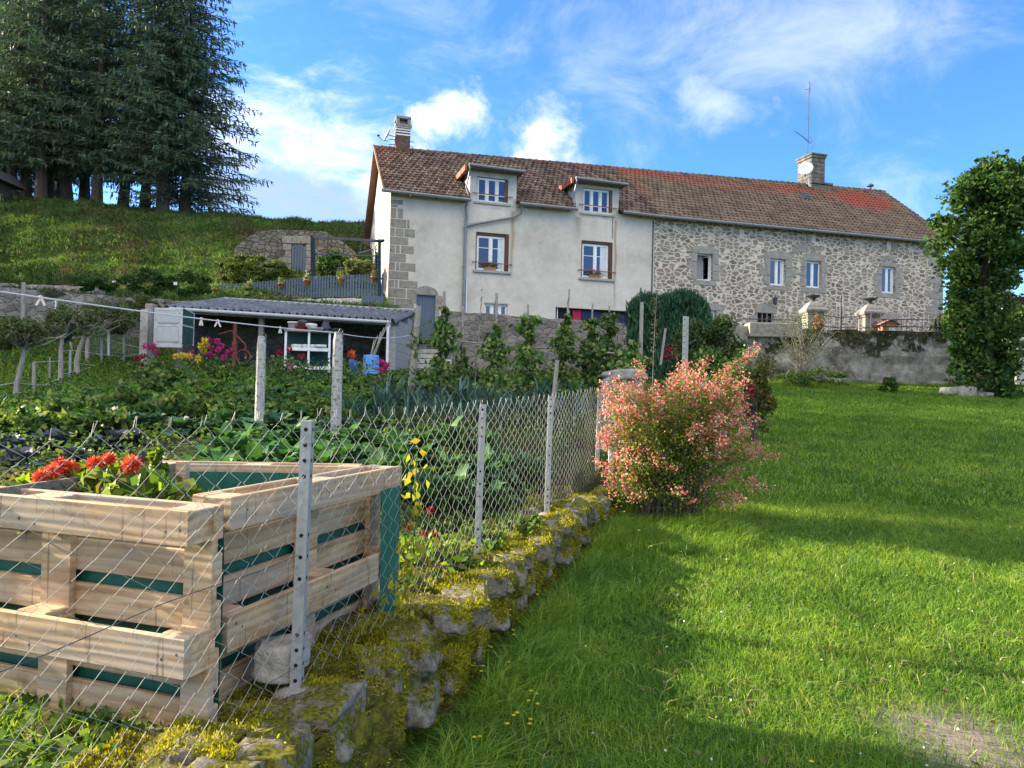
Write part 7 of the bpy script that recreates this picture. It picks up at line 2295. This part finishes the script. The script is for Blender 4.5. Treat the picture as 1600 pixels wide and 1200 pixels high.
# ---- vegetables
def curved_leaf(L_, Wd, el, az, curl, base=(0, 0, 0), nl=5, wav=.03, cup=.25):
    """broad leaf as a small grid"""
    V = []; d = np.array([math.cos(az), math.sin(az)]); s = np.array([-math.sin(az), math.cos(az)])
    x = 0; z = 0; a = el; st = L_ / nl
    for i in range(nl + 1):
        t = i / nl; w = Wd * (math.sin(PI * min(1, (t * .86 + .10))) ** .8) * (.25 if i == 0 else 1)
        for j in (-1, -.5, 0, .5, 1):
            up = cup * w * abs(j) ** 1.5 * .5 + wav * w * 2 * math.sin(i * 2.3 + j * 5)
            V.append((base[0] + d[0] * x + s[0] * j * w / 2, base[1] + d[1] * x + s[1] * j * w / 2, base[2] + z + up))
        x += math.cos(a) * st; z += math.sin(a) * st; a -= curl / nl
    F = [(i * 5 + j, i * 5 + j + 1, (i + 1) * 5 + j + 1, (i + 1) * 5 + j) for i in range(nl) for j in range(4)]
    return np.array(V), np.array(F)


def rosette(name, mt, n, L_, Wd, el0, el1, seed, stem=.0, curl=1.1):
    g = random.Random(seed); root = empty(name, (0, 0, -50)); parts = []
    for k in range(n):
        t = k / n; el = el0 + (el1 - el0) * t
        parts.append(curved_leaf(L_ * g.uniform(.75, 1.1) * (1 - .35 * t), Wd * g.uniform(.8, 1.15) * (1 - .3 * t), el + g.uniform(-.12, .12), k * 2.4 + g.uniform(-.2, .2), curl * g.uniform(.6, 1.2), (0, 0, stem * (.3 + .7 * t)), wav=.06))
    V, F = merge(parts); np_obj('leaf_rosette', V, F, MT[mt], root, True)
    if stem: MB().tube([(0, 0, -.05), (0, 0, stem)], [.03, .02], 6).build('stalk', MT['weed'], root)
    return root


def place(proto_list, spots, label, cat, group, hf=None, s=(.85, 1.15)):
    used_ = set()
    for i, (x, y) in enumerate(spots):
        pr = proto_list[i % len(proto_list)]
        r_ = pr if pr.name not in used_ else copy_tree(pr, (0, 0, 0)); used_.add(pr.name)
        k = random.uniform(*s); r_.location = (x, y, float((hf or h_garden)(x, y)) - .02); r_.rotation_euler.z = random.uniform(0, 6.28); r_.scale = (k, k, k * random.uniform(.9, 1.15))
        tag(r_, label, cat, group)


def gp_px(px, d): return (W(px, 600, d).x, d)
col_ = [rosette('leafy_cabbage', 'collard', 17, .36, .17, .5, 1.35, s_, .22) for s_ in (1, 2, 3)]
spots = [gp_px(px + random.uniform(-8, 8), d + random.uniform(-.2, .2)) for d, xs in ((6.5, range(310, 800, 46)), (7.3, range(330, 800, 42)), (8.2, range(350, 860, 40))) for px in xs]
place(col_, spots, 'broad leaved green cabbage in the rows directly behind the pallet planter', 'cabbage', 'green cabbages behind the planter')
cab = [rosette('blue_cabbage', 'cabbage', 16, .36, .27, .35, 1.4, s_, .08) for s_ in (5, 6)]
spots = [gp_px(px + random.uniform(-9, 9), d + random.uniform(-.2, .2)) for d, xs in ((9.6, range(180, 620, 50)), (12.2, range(120, 420, 42)), (18.8, range(330, 640, 24))) for px in xs]
place(cab, spots, 'blue green cabbage in the middle garden rows', 'cabbage', 'blue green cabbages in the middle beds')
rc_ = [rosette('red_cabbage', 'redcab', 16, .26, .22, .5, 1.5, s_, .05) for s_ in (7, 8)]
spots = [gp_px(px, d) for px, d in ((5, 8.1), (22, 8.0), (70, 8.3), (92, 8.4), (118, 7.6), (186, 8.4), (205, 8.5), (235, 7.3), (285, 7.0), (355, 6.7), (375, 6.9), (36, 7.3), (310, 6.5), (155, 8.2))]
place(rc_, spots, 'dusky blue red cabbage between the dahlias and the garden beds', 'red cabbage', 'red cabbages')


def leek_proto(seed):
    g = np.random.default_rng(seed); root = empty('leek', (0, 0, -50)); parts = []
    for k in range(11):
        az = (k % 2) * PI + g.normal() * .5; parts.append(curved_leaf(g.uniform(.4, .75), .045, g.uniform(1.0, 1.5), az, g.uniform(.2, 2.0), (0, 0, .05 + .02 * k), nl=5, wav=0, cup=.5))
    V, F = merge(parts); np_obj('leaf_fan', V, F, MT['leek'], root); MB().tube([(0, 0, -.02), (0, 0, .22)], [.022, .02], 6).build('shank', pm('leek_shank' + str(seed), [(.4, .45, .3)], 5), root)
    return root


lk = [leek_proto(1), leek_proto(2)]
spots = [gp_px(px + random.uniform(-5, 5), d + random.uniform(-.15, .15)) for d, xs in ((10.4, range(545, 800, 22)), (11.3, range(590, 930, 17)), (12.4, range(600, 950, 17))) for px in xs]
place(lk, spots, 'blue green leek with strappy leaves in the rows before the bean poles', 'leek', 'leeks in rows', s=(.55, .82))


def leafball(name, mt, n, r, h, leaf, seed, stem=5):
    root = empty(name, (0, 0, -50)); P, O = blob_points(n, (0, 0, h * .5), (r, r, h * .5), 12, .45, .5); P[:, 2] = np.maximum(P[:, 2], .02)
    V, F = leaves(P, O + rng.normal(size=P.shape) * .7, leaf * rng.uniform(.6, 1.2, n), leaf * .6, .12); np_obj('foliage', V, F, MT[mt], root)
    return root


lp_ = [leafball('leafy_vegetable', 'weed', 420, .32, .36, .11, 1), leafball('leafy_vegetable', 'bean', 420, .36, .42, .12, 2), leafball('leafy_vegetable', 'collard', 260, .34, .30, .17, 3)]
spots = [gp_px(px + random.uniform(-12, 12), d + random.uniform(-.3, .3)) for d, xs in ((8.9, range(20, 200, 36)), (10.6, range(10, 560, 30)), (11.5, range(80, 560, 34)), (13.6, range(190, 640, 30)), (15.4, range(240, 640, 26)), (17.0, range(230, 640, 26))) for px in xs]
place(lp_, spots, 'bushy green vegetable plant in the middle garden beds', 'vegetable plant', 'bushy vegetable plants', s=(.7, 1.15))
lt_ = [rosette('lettuce', 'lime', 13, .22, .17, .3, 1.3, 31, .03), leafball('potato_plant', 'lime', 320, .30, .30, .10, 32)]
spots = [gp_px(px + random.uniform(-8, 8), d + random.uniform(-.2, .2)) for d, xs in ((12.6, range(100, 270, 19)), (11.9, range(110, 250, 21)), (14.6, range(410, 640, 21)), (16.9, range(200, 420, 26)), (13.4, range(250, 400, 22))) for px in xs]
place(lt_, spots, 'lime green lettuce or potato plant in the brighter garden rows', 'vegetable plant', 'lime green vegetable rows', s=(.8, 1.2))
# withered squash plants behind the dahlias
wp = [rosette('withered_squash', 'dry', 11, .30, .22, .2, 1.2, s_, .06, 1.9) for s_ in (11, 12, 13)]
spots = [gp_px(px + random.uniform(-10, 10), d + random.uniform(-.15, .15)) for d, xs in ((5.0, range(-60, 130, 42)), (5.7, range(-30, 320, 38)), (6.4, range(0, 300, 36)), (7.0, range(40, 280, 40))) for px in xs]
place(wp, spots, 'withered brown and yellow squash plant beyond the planter rail', 'squash plant', 'withered squash plants', s=(.7, 1.05))
pr_ = [leafball('low_herb', 'weed', 260, .22, .22, .07, 5)]
spots = [gp_px(px + random.uniform(-8, 8), d + random.uniform(-.1, .1)) for d, xs in ((4.9, (660, 700, 735)), (5.4, (650, 690, 730, 765)), (6.0, (670, 720, 770, 810)), (4.5, (640, 668))) for px in xs]
place(pr_, spots, 'fresh lime green herb beside the mossy wall past the planter', 'herb', 'low herbs beyond the planter', s=(.7, 1.1))


# ---- dahlias
def bloom(c, r, mt, parent, n=170, name='bloom', spiky=1.0):
    i = np.arange(n) + .5; ph = np.arccos(1 - 1.97 * i / n); th = i * 2.39996
    D = np.stack([np.cos(th) * np.sin(ph), np.sin(th) * np.sin(ph), np.cos(ph)], 1) + rng.normal(size=(n, 3)) * .08
    ln = r * rng.uniform(.75, 1.1, n)
    V, F = leaves(D * ln[:, None] * .62 + np.array(c), D, ln * .85, ln * .22 * (2 - spiky), .04, rng.normal(size=(n, 3)))
    return np_obj(name, V, F, MT[mt], parent)


def dahlia(px_list, d, hf, mt, label, r, base_px=None, leaf='bushleaf', nleaf=600, group=None, spiky=1.0, spread=.22):
    tops = [W(px, py, d + random.uniform(-.08, .08)) for px, py in px_list]
    bx_ = sum(t.x for t in tops) / len(tops); bz = float(hf(bx_, d))
    root = empty('dahlia_plant', (bx_, d, bz), 0, label, 'dahlia', group)
    for t in tops:
        q = t - root.location; bloom(tuple(q), r * random.uniform(.85, 1.1), mt, root, 190 if d < 8 else 40, spiky=spiky)
    m = MB()
    for t in tops:
        q = t - root.location; m.tube([(q.x * .2, q.y * .2, 0), (q.x * .6, q.y * .6 + .03, q.z * .55), (q.x, q.y + .01, q.z - r * .3)], [.008, .006, .004], 5)
    m.build('stems', MT['weed'], root)
    H_ = max(.15, min(t.z for t in tops) - bz - r * .9)
    P = rng.normal(size=(nleaf, 3)) * np.array([spread, spread * .7, H_ * .22]) + np.array([0, 0, H_ * .62]); P[:, 2] = np.clip(P[:, 2], .02, H_)
    V, F = leaves(P, rng.normal(size=P.shape), rng.uniform(.05, .10, nleaf) * (1 + d * .015), .04 * (1 + d * .015), .1); np_obj('foliage', V, F, MT[leaf], root)
    return root


hp_ = lambda x, y: zs + .56 + 0 * x
dahlia([(95, 729), (107, 735)], 3.30, hp_, 'orange', 'pair of touching orange spiky dahlias in the planter', .050, spread=.12)
dahlia([(148, 724)], 3.36, hp_, 'orange', 'single round orange dahlia left of a smaller peach one', .048, spread=.10, nleaf=300)
dahlia([(171, 717)], 3.42, hp_, 'orange', 'smallest peach tipped orange dahlia leaning right', .036, spread=.10, nleaf=300)
dahlia([(206, 727)], 3.30, hp_, 'orange', 'deep orange dahlia nearest the planter stake', .050, spread=.13, nleaf=500)
dahlia([(64, 746), (82, 738)], 3.20, hp_, 'orange', 'drooping salmon dahlias touching the planter rail', .040, spread=.12, nleaf=300)
plant_px('planter_plant', 240, 757, 805, 90, 3.42, 700, .055, 'bushleaf', 'fresh green leaves filling the planter behind the front pallet', 'plant', hp_, clumps=14, spread=.5)
plant_px('planter_shoot', 247, 700, 800, 26, 3.45, 130, .06, 'bushleaf', 'upright leafy shoot rising above the planter rail', 'plant', hp_, clumps=8, spread=.5, stems=2)
dahlia([(617, 773), (672, 797), (640, 824), (681, 836), (664, 834)], 4.9, h_garden, 'crimson', 'dark red dahlias growing behind the fence past the planter', .028, spread=.2, nleaf=500)
gd_ = [([(228, 541), (237, 543), (246, 551), (240, 540)], 'magenta', 'magenta flowers on the left of the bed by the shed'), ([(224, 556), (216, 561), (219, 571), (224, 578), (236, 580)], 'crimson', 'dark pink flowers lowest on the left of the shed bed'),
       ([(320, 532), (322, 538), (314, 540), (318, 548), (275, 557), (286, 556), (310, 560), (296, 557), (313, 568)], 'yellow', 'yellow pompon flowers in the bed before the shed'), ([(327, 531), (339, 533), (345, 540), (330, 544), (341, 547), (298, 552)], 'magenta', 'tall magenta flowers behind the yellow pompons'),
       ([(326, 555), (357, 551), (350, 559), (331, 556), (362, 549)], 'magenta', 'purple pink flowers right of the yellow pompons'), ([(437, 551)], 'crimson', 'single crimson bloom in front of the shed post'), ([(452, 545), (471, 557)], 'crimson', 'two dark red blooms in front of the shelf rack'),
       ([(453, 573)], 'magenta', 'low pink bloom beneath the shelf rack'), ([(549, 554)], 'orange', 'single large orange bloom above the deep blue barrel'), ([(596, 565), (604, 570), (601, 575), (595, 579)], 'magenta', 'bright pink flowers beside the scuffed blue barrel')]
for pl_, mt_, lab in gd_: dahlia(pl_, 18.6 + random.uniform(-.4, .6), h_garden, mt_, lab, .11 if mt_ != 'orange' else .15, leaf='bean', nleaf=360, spiky=.6, spread=.4)

# ---- runner beans on poles
def bean(px, ytop, ybase, d, leafy_from, width, label, lean=0, wpx=5, n=420, top=None):
    n = int(n * 2.3)
    b_ = W(px, ybase, d); z0 = float(h_garden(b_.x, d)); t_ = W(px + lean, ytop, d); H_ = t_.z - z0
    root = empty('bean_plant', (b_.x, d, z0), 0, label, 'bean plant')
    q = t_ - Vector((b_.x, d, z0)); r = wpx / 2 / FPX * d
    MB().tube([(0, 0, -.1), (q.x * .5 + .01, 0, H_ * .5), (q.x, q.y, H_)], [r, r * .9, r * .7], 6).build('pole', MT['pole'], root)
    zl = W(px, leafy_from - 18, d).z - z0
    t = rng.random(n) ** 1.15; a = rng.uniform(0, 2 * PI, n); n = n; rr = width / 2 / FPX * d * 1.55 * (.35 + .95 * (1 - t)) * rng.uniform(.2, 1.1, n)
    lump = .55 + .35 * np.sin(t * 13 + px) + .3 * np.sin(t * 31 + 2 * px + a)
    rr = rr * np.where(rng.random(n) < .12, 1.7, 1)
    P = np.stack([q.x * t * zl / H_ + np.cos(a) * rr * lump, np.sin(a) * rr * lump, .03 + t * zl], 1)
    D = np.stack([np.cos(a) * .6, np.sin(a) * .6, -.7 + 0 * a], 1) + rng.normal(size=(n, 3)) * .45
    V, F = leaves(P, D, rng.uniform(.06, .15, n), rng.uniform(.05, .11, n), .10); np_obj('foliage', V, F, MT['bean'], root)
    nv = 40; m = MB(); m.tube([(q.x * k / nv + 1.4 * r * math.cos(k * .9), 1.4 * r * math.sin(k * .9), H_ * .92 * k / nv) for k in range(nv + 1)], .006, 3, cap=False); m.build('vine', MT['weed'], root)
    return root


bean(690, 455, 628, 14.6, 500, 52, 'tall bean plant on a stout pole in front of the cellar door', 4, 7, 620)
bean(722, 478, 630, 14.8, 560, 26, 'nearly bare bean pole with leaves only at its foot', 1, 6, 160)
bean(772, 458, 632, 14.4, 528, 50, 'bean plant on the tall pole under the basement window', 4, 6, 520)
bean(825, 476, 632, 14.6, 515, 54, 'bean plant with yellowing tip in the middle of the row', 0, 4, 560)
bean(872, 452, 634, 14.4, 512, 48, 'dark leaved bean plant whose cane leans right', 18, 4, 520)
bean(918, 475, 634, 14.8, 520, 52, 'wide bean plant below the garage opening', 8, 4, 600)
bean(950, 478, 634, 15.2, 510, 56, 'last bean plant of the row, next to the clipped hedge', 2, 3, 560)
bean(985, 560, 634, 14.0, 555, 60, 'low sprawling bean plant behind the squat stone pillar', 2, 4, 520)
bean(640, 478, 640, 14.6, 520, 18, 'thick weathered pole with a few vine leaves at the washing line end', 14, 13, 110)
bean(741, 462, 560, 15.5, 470, 4, 'thin cane with a cut tip leaning against the wall', 12, 2, 6)
m = MB(); P_ = [W(px, py, 14.7) for px, py in ((640, 530), (700, 531), (722, 534), (772, 538), (830, 543), (880, 545), (960, 552))]
m.tube([p - P_[0] for p in P_], .016, 5); o = m.build('cross_cane', MT['wood_old']); o.location = P_[0]; tag(o, 'long horizontal cane tying the bean poles together', 'cane')
# stake leaning at the fence post and pole in front of hedge
def stake(a, b, r, lab, mt='pole', name='wooden_stake'):
    o = MB().tube([(0, 0, 0), tuple(Vector(b) - Vector(a))], [r, r * .85], 7).build(name, MT[mt]); o.location = a; tag(o, lab, 'stake'); return o
stake(W(863, 640, 11), W(871, 563, 11), .035, 'leaning grey stake directly behind the third fence post')
stake(W(1000, 585, 15), W(1003, 472, 15), .045, 'tall round stake standing before the clipped hedge')
stake(W(1032, 570, 15), W(1040, 513, 15), .03, 'short pale stake right of the tall round one')
plant_px('leafy_bed', 660, 575, 640, 60, 15.6, 1800, .10, 'weed', 'yellow green bush between the first bean poles', 'plant', clumps=12)
plant_px('leafy_bed', 742, 578, 628, 44, 15.6, 1400, .09, 'weed', 'lime bush between the bare pole and the basement window pole', 'plant', clumps=10)
for k, (px, w_) in enumerate(((800, 60), (850, 50), (900, 60))): plant_px('leafy_bed', px, 590, 648, w_, 13.6, 1300, .11, 'bean', ['dark leafy growth under the third bean pole', 'dark leafy growth at the middle of the bean row', 'dark leafy growth below the garage opening pole'][k], 'plant', clumps=10)

# ---- pink flowering bush
bc = W(1045, 800, 8.1); bz = float(h_lawn(bc.x, 8.1)); pb_ = empty('pink_bush', (bc.x, 8.1, bz), 0, 'sprawling bush covered in pink and peach blossom at the end of the wire fence', 'bush')
tips = []
def add_tip(px, py, dd=0.0, f=1.0): tips.append((px, py, dd, f))
for _ in range(36):                                   # crown, in sprays
    a = random.uniform(0, 2 * PI); rr = random.random() ** .6
    cx_, cy_, dd_ = 1062 + math.cos(a) * rr * 132, 648 + math.sin(a) * rr * 80 - math.cos(a) * rr * 14, random.uniform(-.65, .65)
    for _ in range(random.randint(3, 7)): add_tip(cx_ + random.gauss(0, 13), cy_ + random.gauss(0, 11), dd_ + random.gauss(0, .1), 1)
for _ in range(44): add_tip(random.uniform(935, 1010), random.uniform(600, 740), random.uniform(-.5, .4), 1)
for _ in range(60): add_tip(random.uniform(940, 1150), random.uniform(700, 785), random.uniform(-.7, .3), .42)
for t in ((925, 722), (935, 735), (950, 745), (945, 728), (1222, 709), (1150, 720), (1160, 735), (1140, 745), (1175, 715), (1185, 708), (1165, 700), (1200, 706), (1210, 712), (1188, 690), (1170, 680), (1190, 700), (1150, 790), (1158, 775), (1165, 780), (1206, 762), (1190, 750), (1085, 785), (1035, 765), (1160, 655), (1178, 655), (1130, 705), (995, 562), (1000, 575), (1075, 568), (1100, 562), (1110, 558), (1145, 570), (1165, 560), (1180, 547), (1190, 540), (1068, 575), (1074, 585), (1062, 590), (1080, 580), (1066, 566), (1070, 600), (1060, 580), (1030, 770), (1000, 775), (975, 770), (1155, 640)): add_tip(*t, random.uniform(-.4, .3), 1)
m = MB(); Pp, Pg, Pw, Dp, Dg = [], [], [], [], []
for px, py, dd, f in tips:
    t = W(px, py, 8.1 + dd) - pb_.location; t = np.array(t); b0 = np.array([random.uniform(-.35, .3), random.uniform(-.25, .25), 0])
    mid = b0 * .5 + t * .5 + np.array([-t[0] * .12, 0, abs(t[2]) * .22 + .16 * np.hypot(t[0], t[1])])
    S = np.linspace(0, 1, 10)[:, None]; C_ = (1 - S) ** 2 * b0 + 2 * S * (1 - S) * mid + S ** 2 * t
    m.tube([tuple(c) for c in C_[::3]], [.007, .005, .003, .0015], 3, cap=False)
    L__ = np.linalg.norm(t - b0)
    ng = int(75 * L__); s = rng.uniform(.25, .95, ng); c = (1 - s[:, None]) ** 2 * b0 + 2 * s[:, None] * (1 - s[:, None]) * mid + s[:, None] ** 2 * t
    Pg.append(c + rng.normal(size=(ng, 3)) * .045)
    npk = int(46 * f); s = 1 - np.abs(rng.normal(size=npk)) * .13; c = (1 - s[:, None]) ** 2 * b0 + 2 * s[:, None] * (1 - s[:, None]) * mid + s[:, None] ** 2 * t
    P_ = c + rng.normal(size=(npk, 3)) * .030
    Pp.append(P_)
Pp = np.concatenate(Pp); Pg = np.concatenate(Pg)
for pts_, mt_, nm, sz in ((Pg, 'bushleaf', 'foliage', (.022, .04)), (Pp, 'pink', 'blossom', (.018, .034))):
    pts_[:, 2] = np.maximum(pts_[:, 2], .03)
    V, F = leaves(pts_, rng.normal(size=pts_.shape) + [0, 0, .2], rng.uniform(*sz, len(pts_)) * 1.15, rng.uniform(.014, .026, len(pts_)), .12); np_obj(nm, V, F, MT[mt_], pb_)
k = rng.random(len(Pp)) < .34; Pw = Pp[k] + rng.normal(size=(k.sum(), 3)) * .01
V, F = leaves(Pw, rng.normal(size=Pw.shape), .022, .018, .1); np_obj('pale_floret', V, F, MT['pale'], pb_)
m.build('branch', MT['bark'], pb_)
# bare flowering wands above it
for i, (x0, y0, x1, y1) in enumerate(((1012, 620, 1026, 458), (1028, 620, 1004, 500), (1040, 600, 1044, 515), (1010, 610, 1012, 520))):
    if i == 0 or i == 3: pass
a = W(1018, 640, 9.4); b = W(1026, 460, 9.4); r_ = empty('flowering_wand', a, 0, 'tall slender wand with small dry florets rising above the pink bush', 'plant'); q = b - a
MB().tube([(0, 0, 0), (q.x * .3, 0, q.z * .5), tuple(q)], [.006, .004, .002], 4).build('stem', MT['pole'], r_)
s = rng.random(90); P = np.stack([q.x * s, 0 * s, q.z * (.35 + .65 * s)], 1) + rng.normal(size=(90, 3)) * .03; V, F = leaves(P, rng.normal(size=P.shape), .035, .02); np_obj('floret', V, F, MT['dry'], r_)

# ---- yellow leaved climber on the fence
r_ = empty('bindweed', (wall_x(3.6) - .05, 3.62, float(h_garden(-.7, 3.6))), 0, 'yellowing bindweed climbing the wire fence right of the planter', 'climbing plant')
ctr = [W(px, py, 3.55) - r_.location for px, py in ((652, 705), (650, 740), (647, 765), (655, 800), (645, 840), (648, 870), (640, 905), (630, 935))]
MB().tube([tuple(c) for c in ctr] + [(0, 0, 0)], .003, 4).build('stem', MT['weed'], r_)
P = []
for c, k in zip(ctr, (3, 8, 10, 7, 9, 12, 14, 12)):
    for _ in range(k): P.append(np.array(c) + rng.normal(size=3) * [.035, .03, .045])
for px, py, k in ((563, 945, 3), (603, 945, 5), (585, 935, 3), (620, 925, 6), (640, 950, 4)):
    for _ in range(k): P.append(np.array(W(px, py, 3.35) - r_.location) + rng.normal(size=3) * .02)
P = np.array(P); V, F = leaves(P, rng.normal(size=P.shape) * .5 + [0, 0, -.8], rng.uniform(.03, .06, len(P)), rng.uniform(.025, .045, len(P)), .12, np.array([[.9, -.3, .1]]) + rng.normal(size=P.shape) * .4)
np_obj('foliage', V, F, MT['yellowleaf'], r_)

# ---- old fruit trees and posts on the left
def fruit_tree(px, ybase, d, pts_px, crown, lab, rpx):
    b_ = W(px, ybase, d); z0 = float(h_garden(b_.x, d)); root = empty('fruit_tree', (b_.x, d, z0), 0, lab, 'fruit tree')
    P_ = [Vector((0, 0, -.1))] + [W(x_, y_, d) - root.location for x_, y_ in pts_px]
    r0 = rpx / 2 / FPX * d; m = MB(); m.tube(P_, [r0 * (1 - .4 * k / len(P_)) for k in range(len(P_))], 8)
    e = P_[-1]
    cx, cy, wx, wy = crown; c_ = W(cx, cy, d) - root.location; rx, rz_ = wx / 2 / FPX * d, wy / 2 / FPX * d
    for k in range(16):
        q = c_ + Vector((random.uniform(-1, 1) * rx, random.uniform(-1, 1) * rx * .8, random.uniform(-.6, .7) * rz_))
        m.tube([e, e.lerp(q, .5) + Vector((0, 0, random.uniform(-.05, .2))), q], [r0 * .4, r0 * .22, .008], 5, cap=False)
    m.build('trunk', MT['wood_old'], root)
    P, O = blob_points(2300, tuple(c_), (rx, rx * .8, rz_), 26, .36, .3); V, F = leaves(P, rng.normal(size=P.shape), .07, .042); np_obj('crown', V, F, MT['apple'], root)
    return root


fruit_tree(24, 628, 12.8, [(26, 602), (33, 572), (39, 545)], (30, 522, 105, 60), 'gnarled fruit tree nearest the left edge with a leaning trunk', 9)
fruit_tree(95, 604, 15.8, [(95, 575), (95, 548), (97, 530)], (95, 505, 80, 62), 'fruit tree with a straight banded trunk', 8)
fruit_tree(121, 586, 17.8, [(120, 565), (124, 545), (133, 525)], (130, 500, 70, 60), 'fruit tree with a pale sunlit cracked trunk', 9)
fruit_tree(137, 562, 19.5, [(136, 545), (138, 530)], (165, 488, 90, 56), 'farther fruit tree spreading towards the stone post', 7)
fruit_tree(112, 560, 20.5, [(112, 545), (110, 530)], (182, 505, 50, 50), 'small fruit tree with reddish fruit by the wire netting', 5)
for i, (px, y0, y1, d, w_, lab, mt_) in enumerate(((53, 612, 566, 14.2, 6, 'round weathered post second from the left edge', 'pole'), (78, 584, 558, 16.5, 3.5, 'short pale stake between the first fruit trees', 'pole'), (110, 580, 548, 16.8, 4, 'slim galvanised stake near the pale trunk', 'galv'),
        (159, 554, 531, 20, 4, 'slim metal stake before the wire netting', 'galv'), (170, 552, 516, 20.5, 4, 'white stake pair beneath the reddish fruit', 'white'), (194, 545, 512, 20.6, 4, 'pale metal stake closest to the stone gatepost', 'galv'), (37, 474, 441, 22, 7, 'squared timber post on top of the terrace wall', 'wood_old'), (87, 481, 470, 21.8, 3, 'tiny white stake at the foot of the terrace wall', 'white'))):
    a = W(px, y0, d); stake((a.x, d, min(a.z, float(h_garden(a.x, d)))), W(px, y1, d), w_ / 2 / FPX * d, lab, mt_, 'stake' if d < 22 else 'timber_post')
wr = empty('orchard_fence', (W(0, 600, 12).x, 12, 0), 0, 'sagging wire fence strung between the old fruit trees', 'fence'); o_ = wr.location
m = MB()
for seq in ([(-60, 612, 11), (22, 598, 12.8), (53, 601, 14.2), (110, 602, 15.8)], [(-60, 628, 11), (22, 616, 12.8), (53, 608, 14.2), (95, 590, 15.8)], [(53, 566, 14.2), (95, 564, 15.8), (121, 568, 17.8), (150, 571, 19)], [(95, 548, 15.8), (121, 548, 17.8), (185, 557, 20.4), (222, 553, 20.4)], [(150, 527, 20), (222, 544, 20.4)], [(95, 585, 15.8), (121, 580, 17.8), (150, 571, 19)]):
    m.tube([W(*t) - o_ for t in seq], .005, 4)
m.build('line_wire', MT['rope'], wr)
m = MB()
a0, a1 = W(140, 560, 19.6), W(222, 560, 20.6)
for k in range(34):
    p_ = a0.lerp(a1, k / 33) - o_; m.tube([(p_.x, p_.y, W(180, 556, 20).z), (p_.x, p_.y, W(180, 522, 20).z)], .004, 3, cap=False)
for k in range(7): z = W(180, 556 - k * 5.5, 20).z; m.tube([(a0.x - o_.x, a0.y - o_.y, z), (a1.x - o_.x, a1.y - o_.y, z)], .004, 3, cap=False)
m.build('wire_netting', MT['galv'], wr)
# white twine running from the left edge, second line
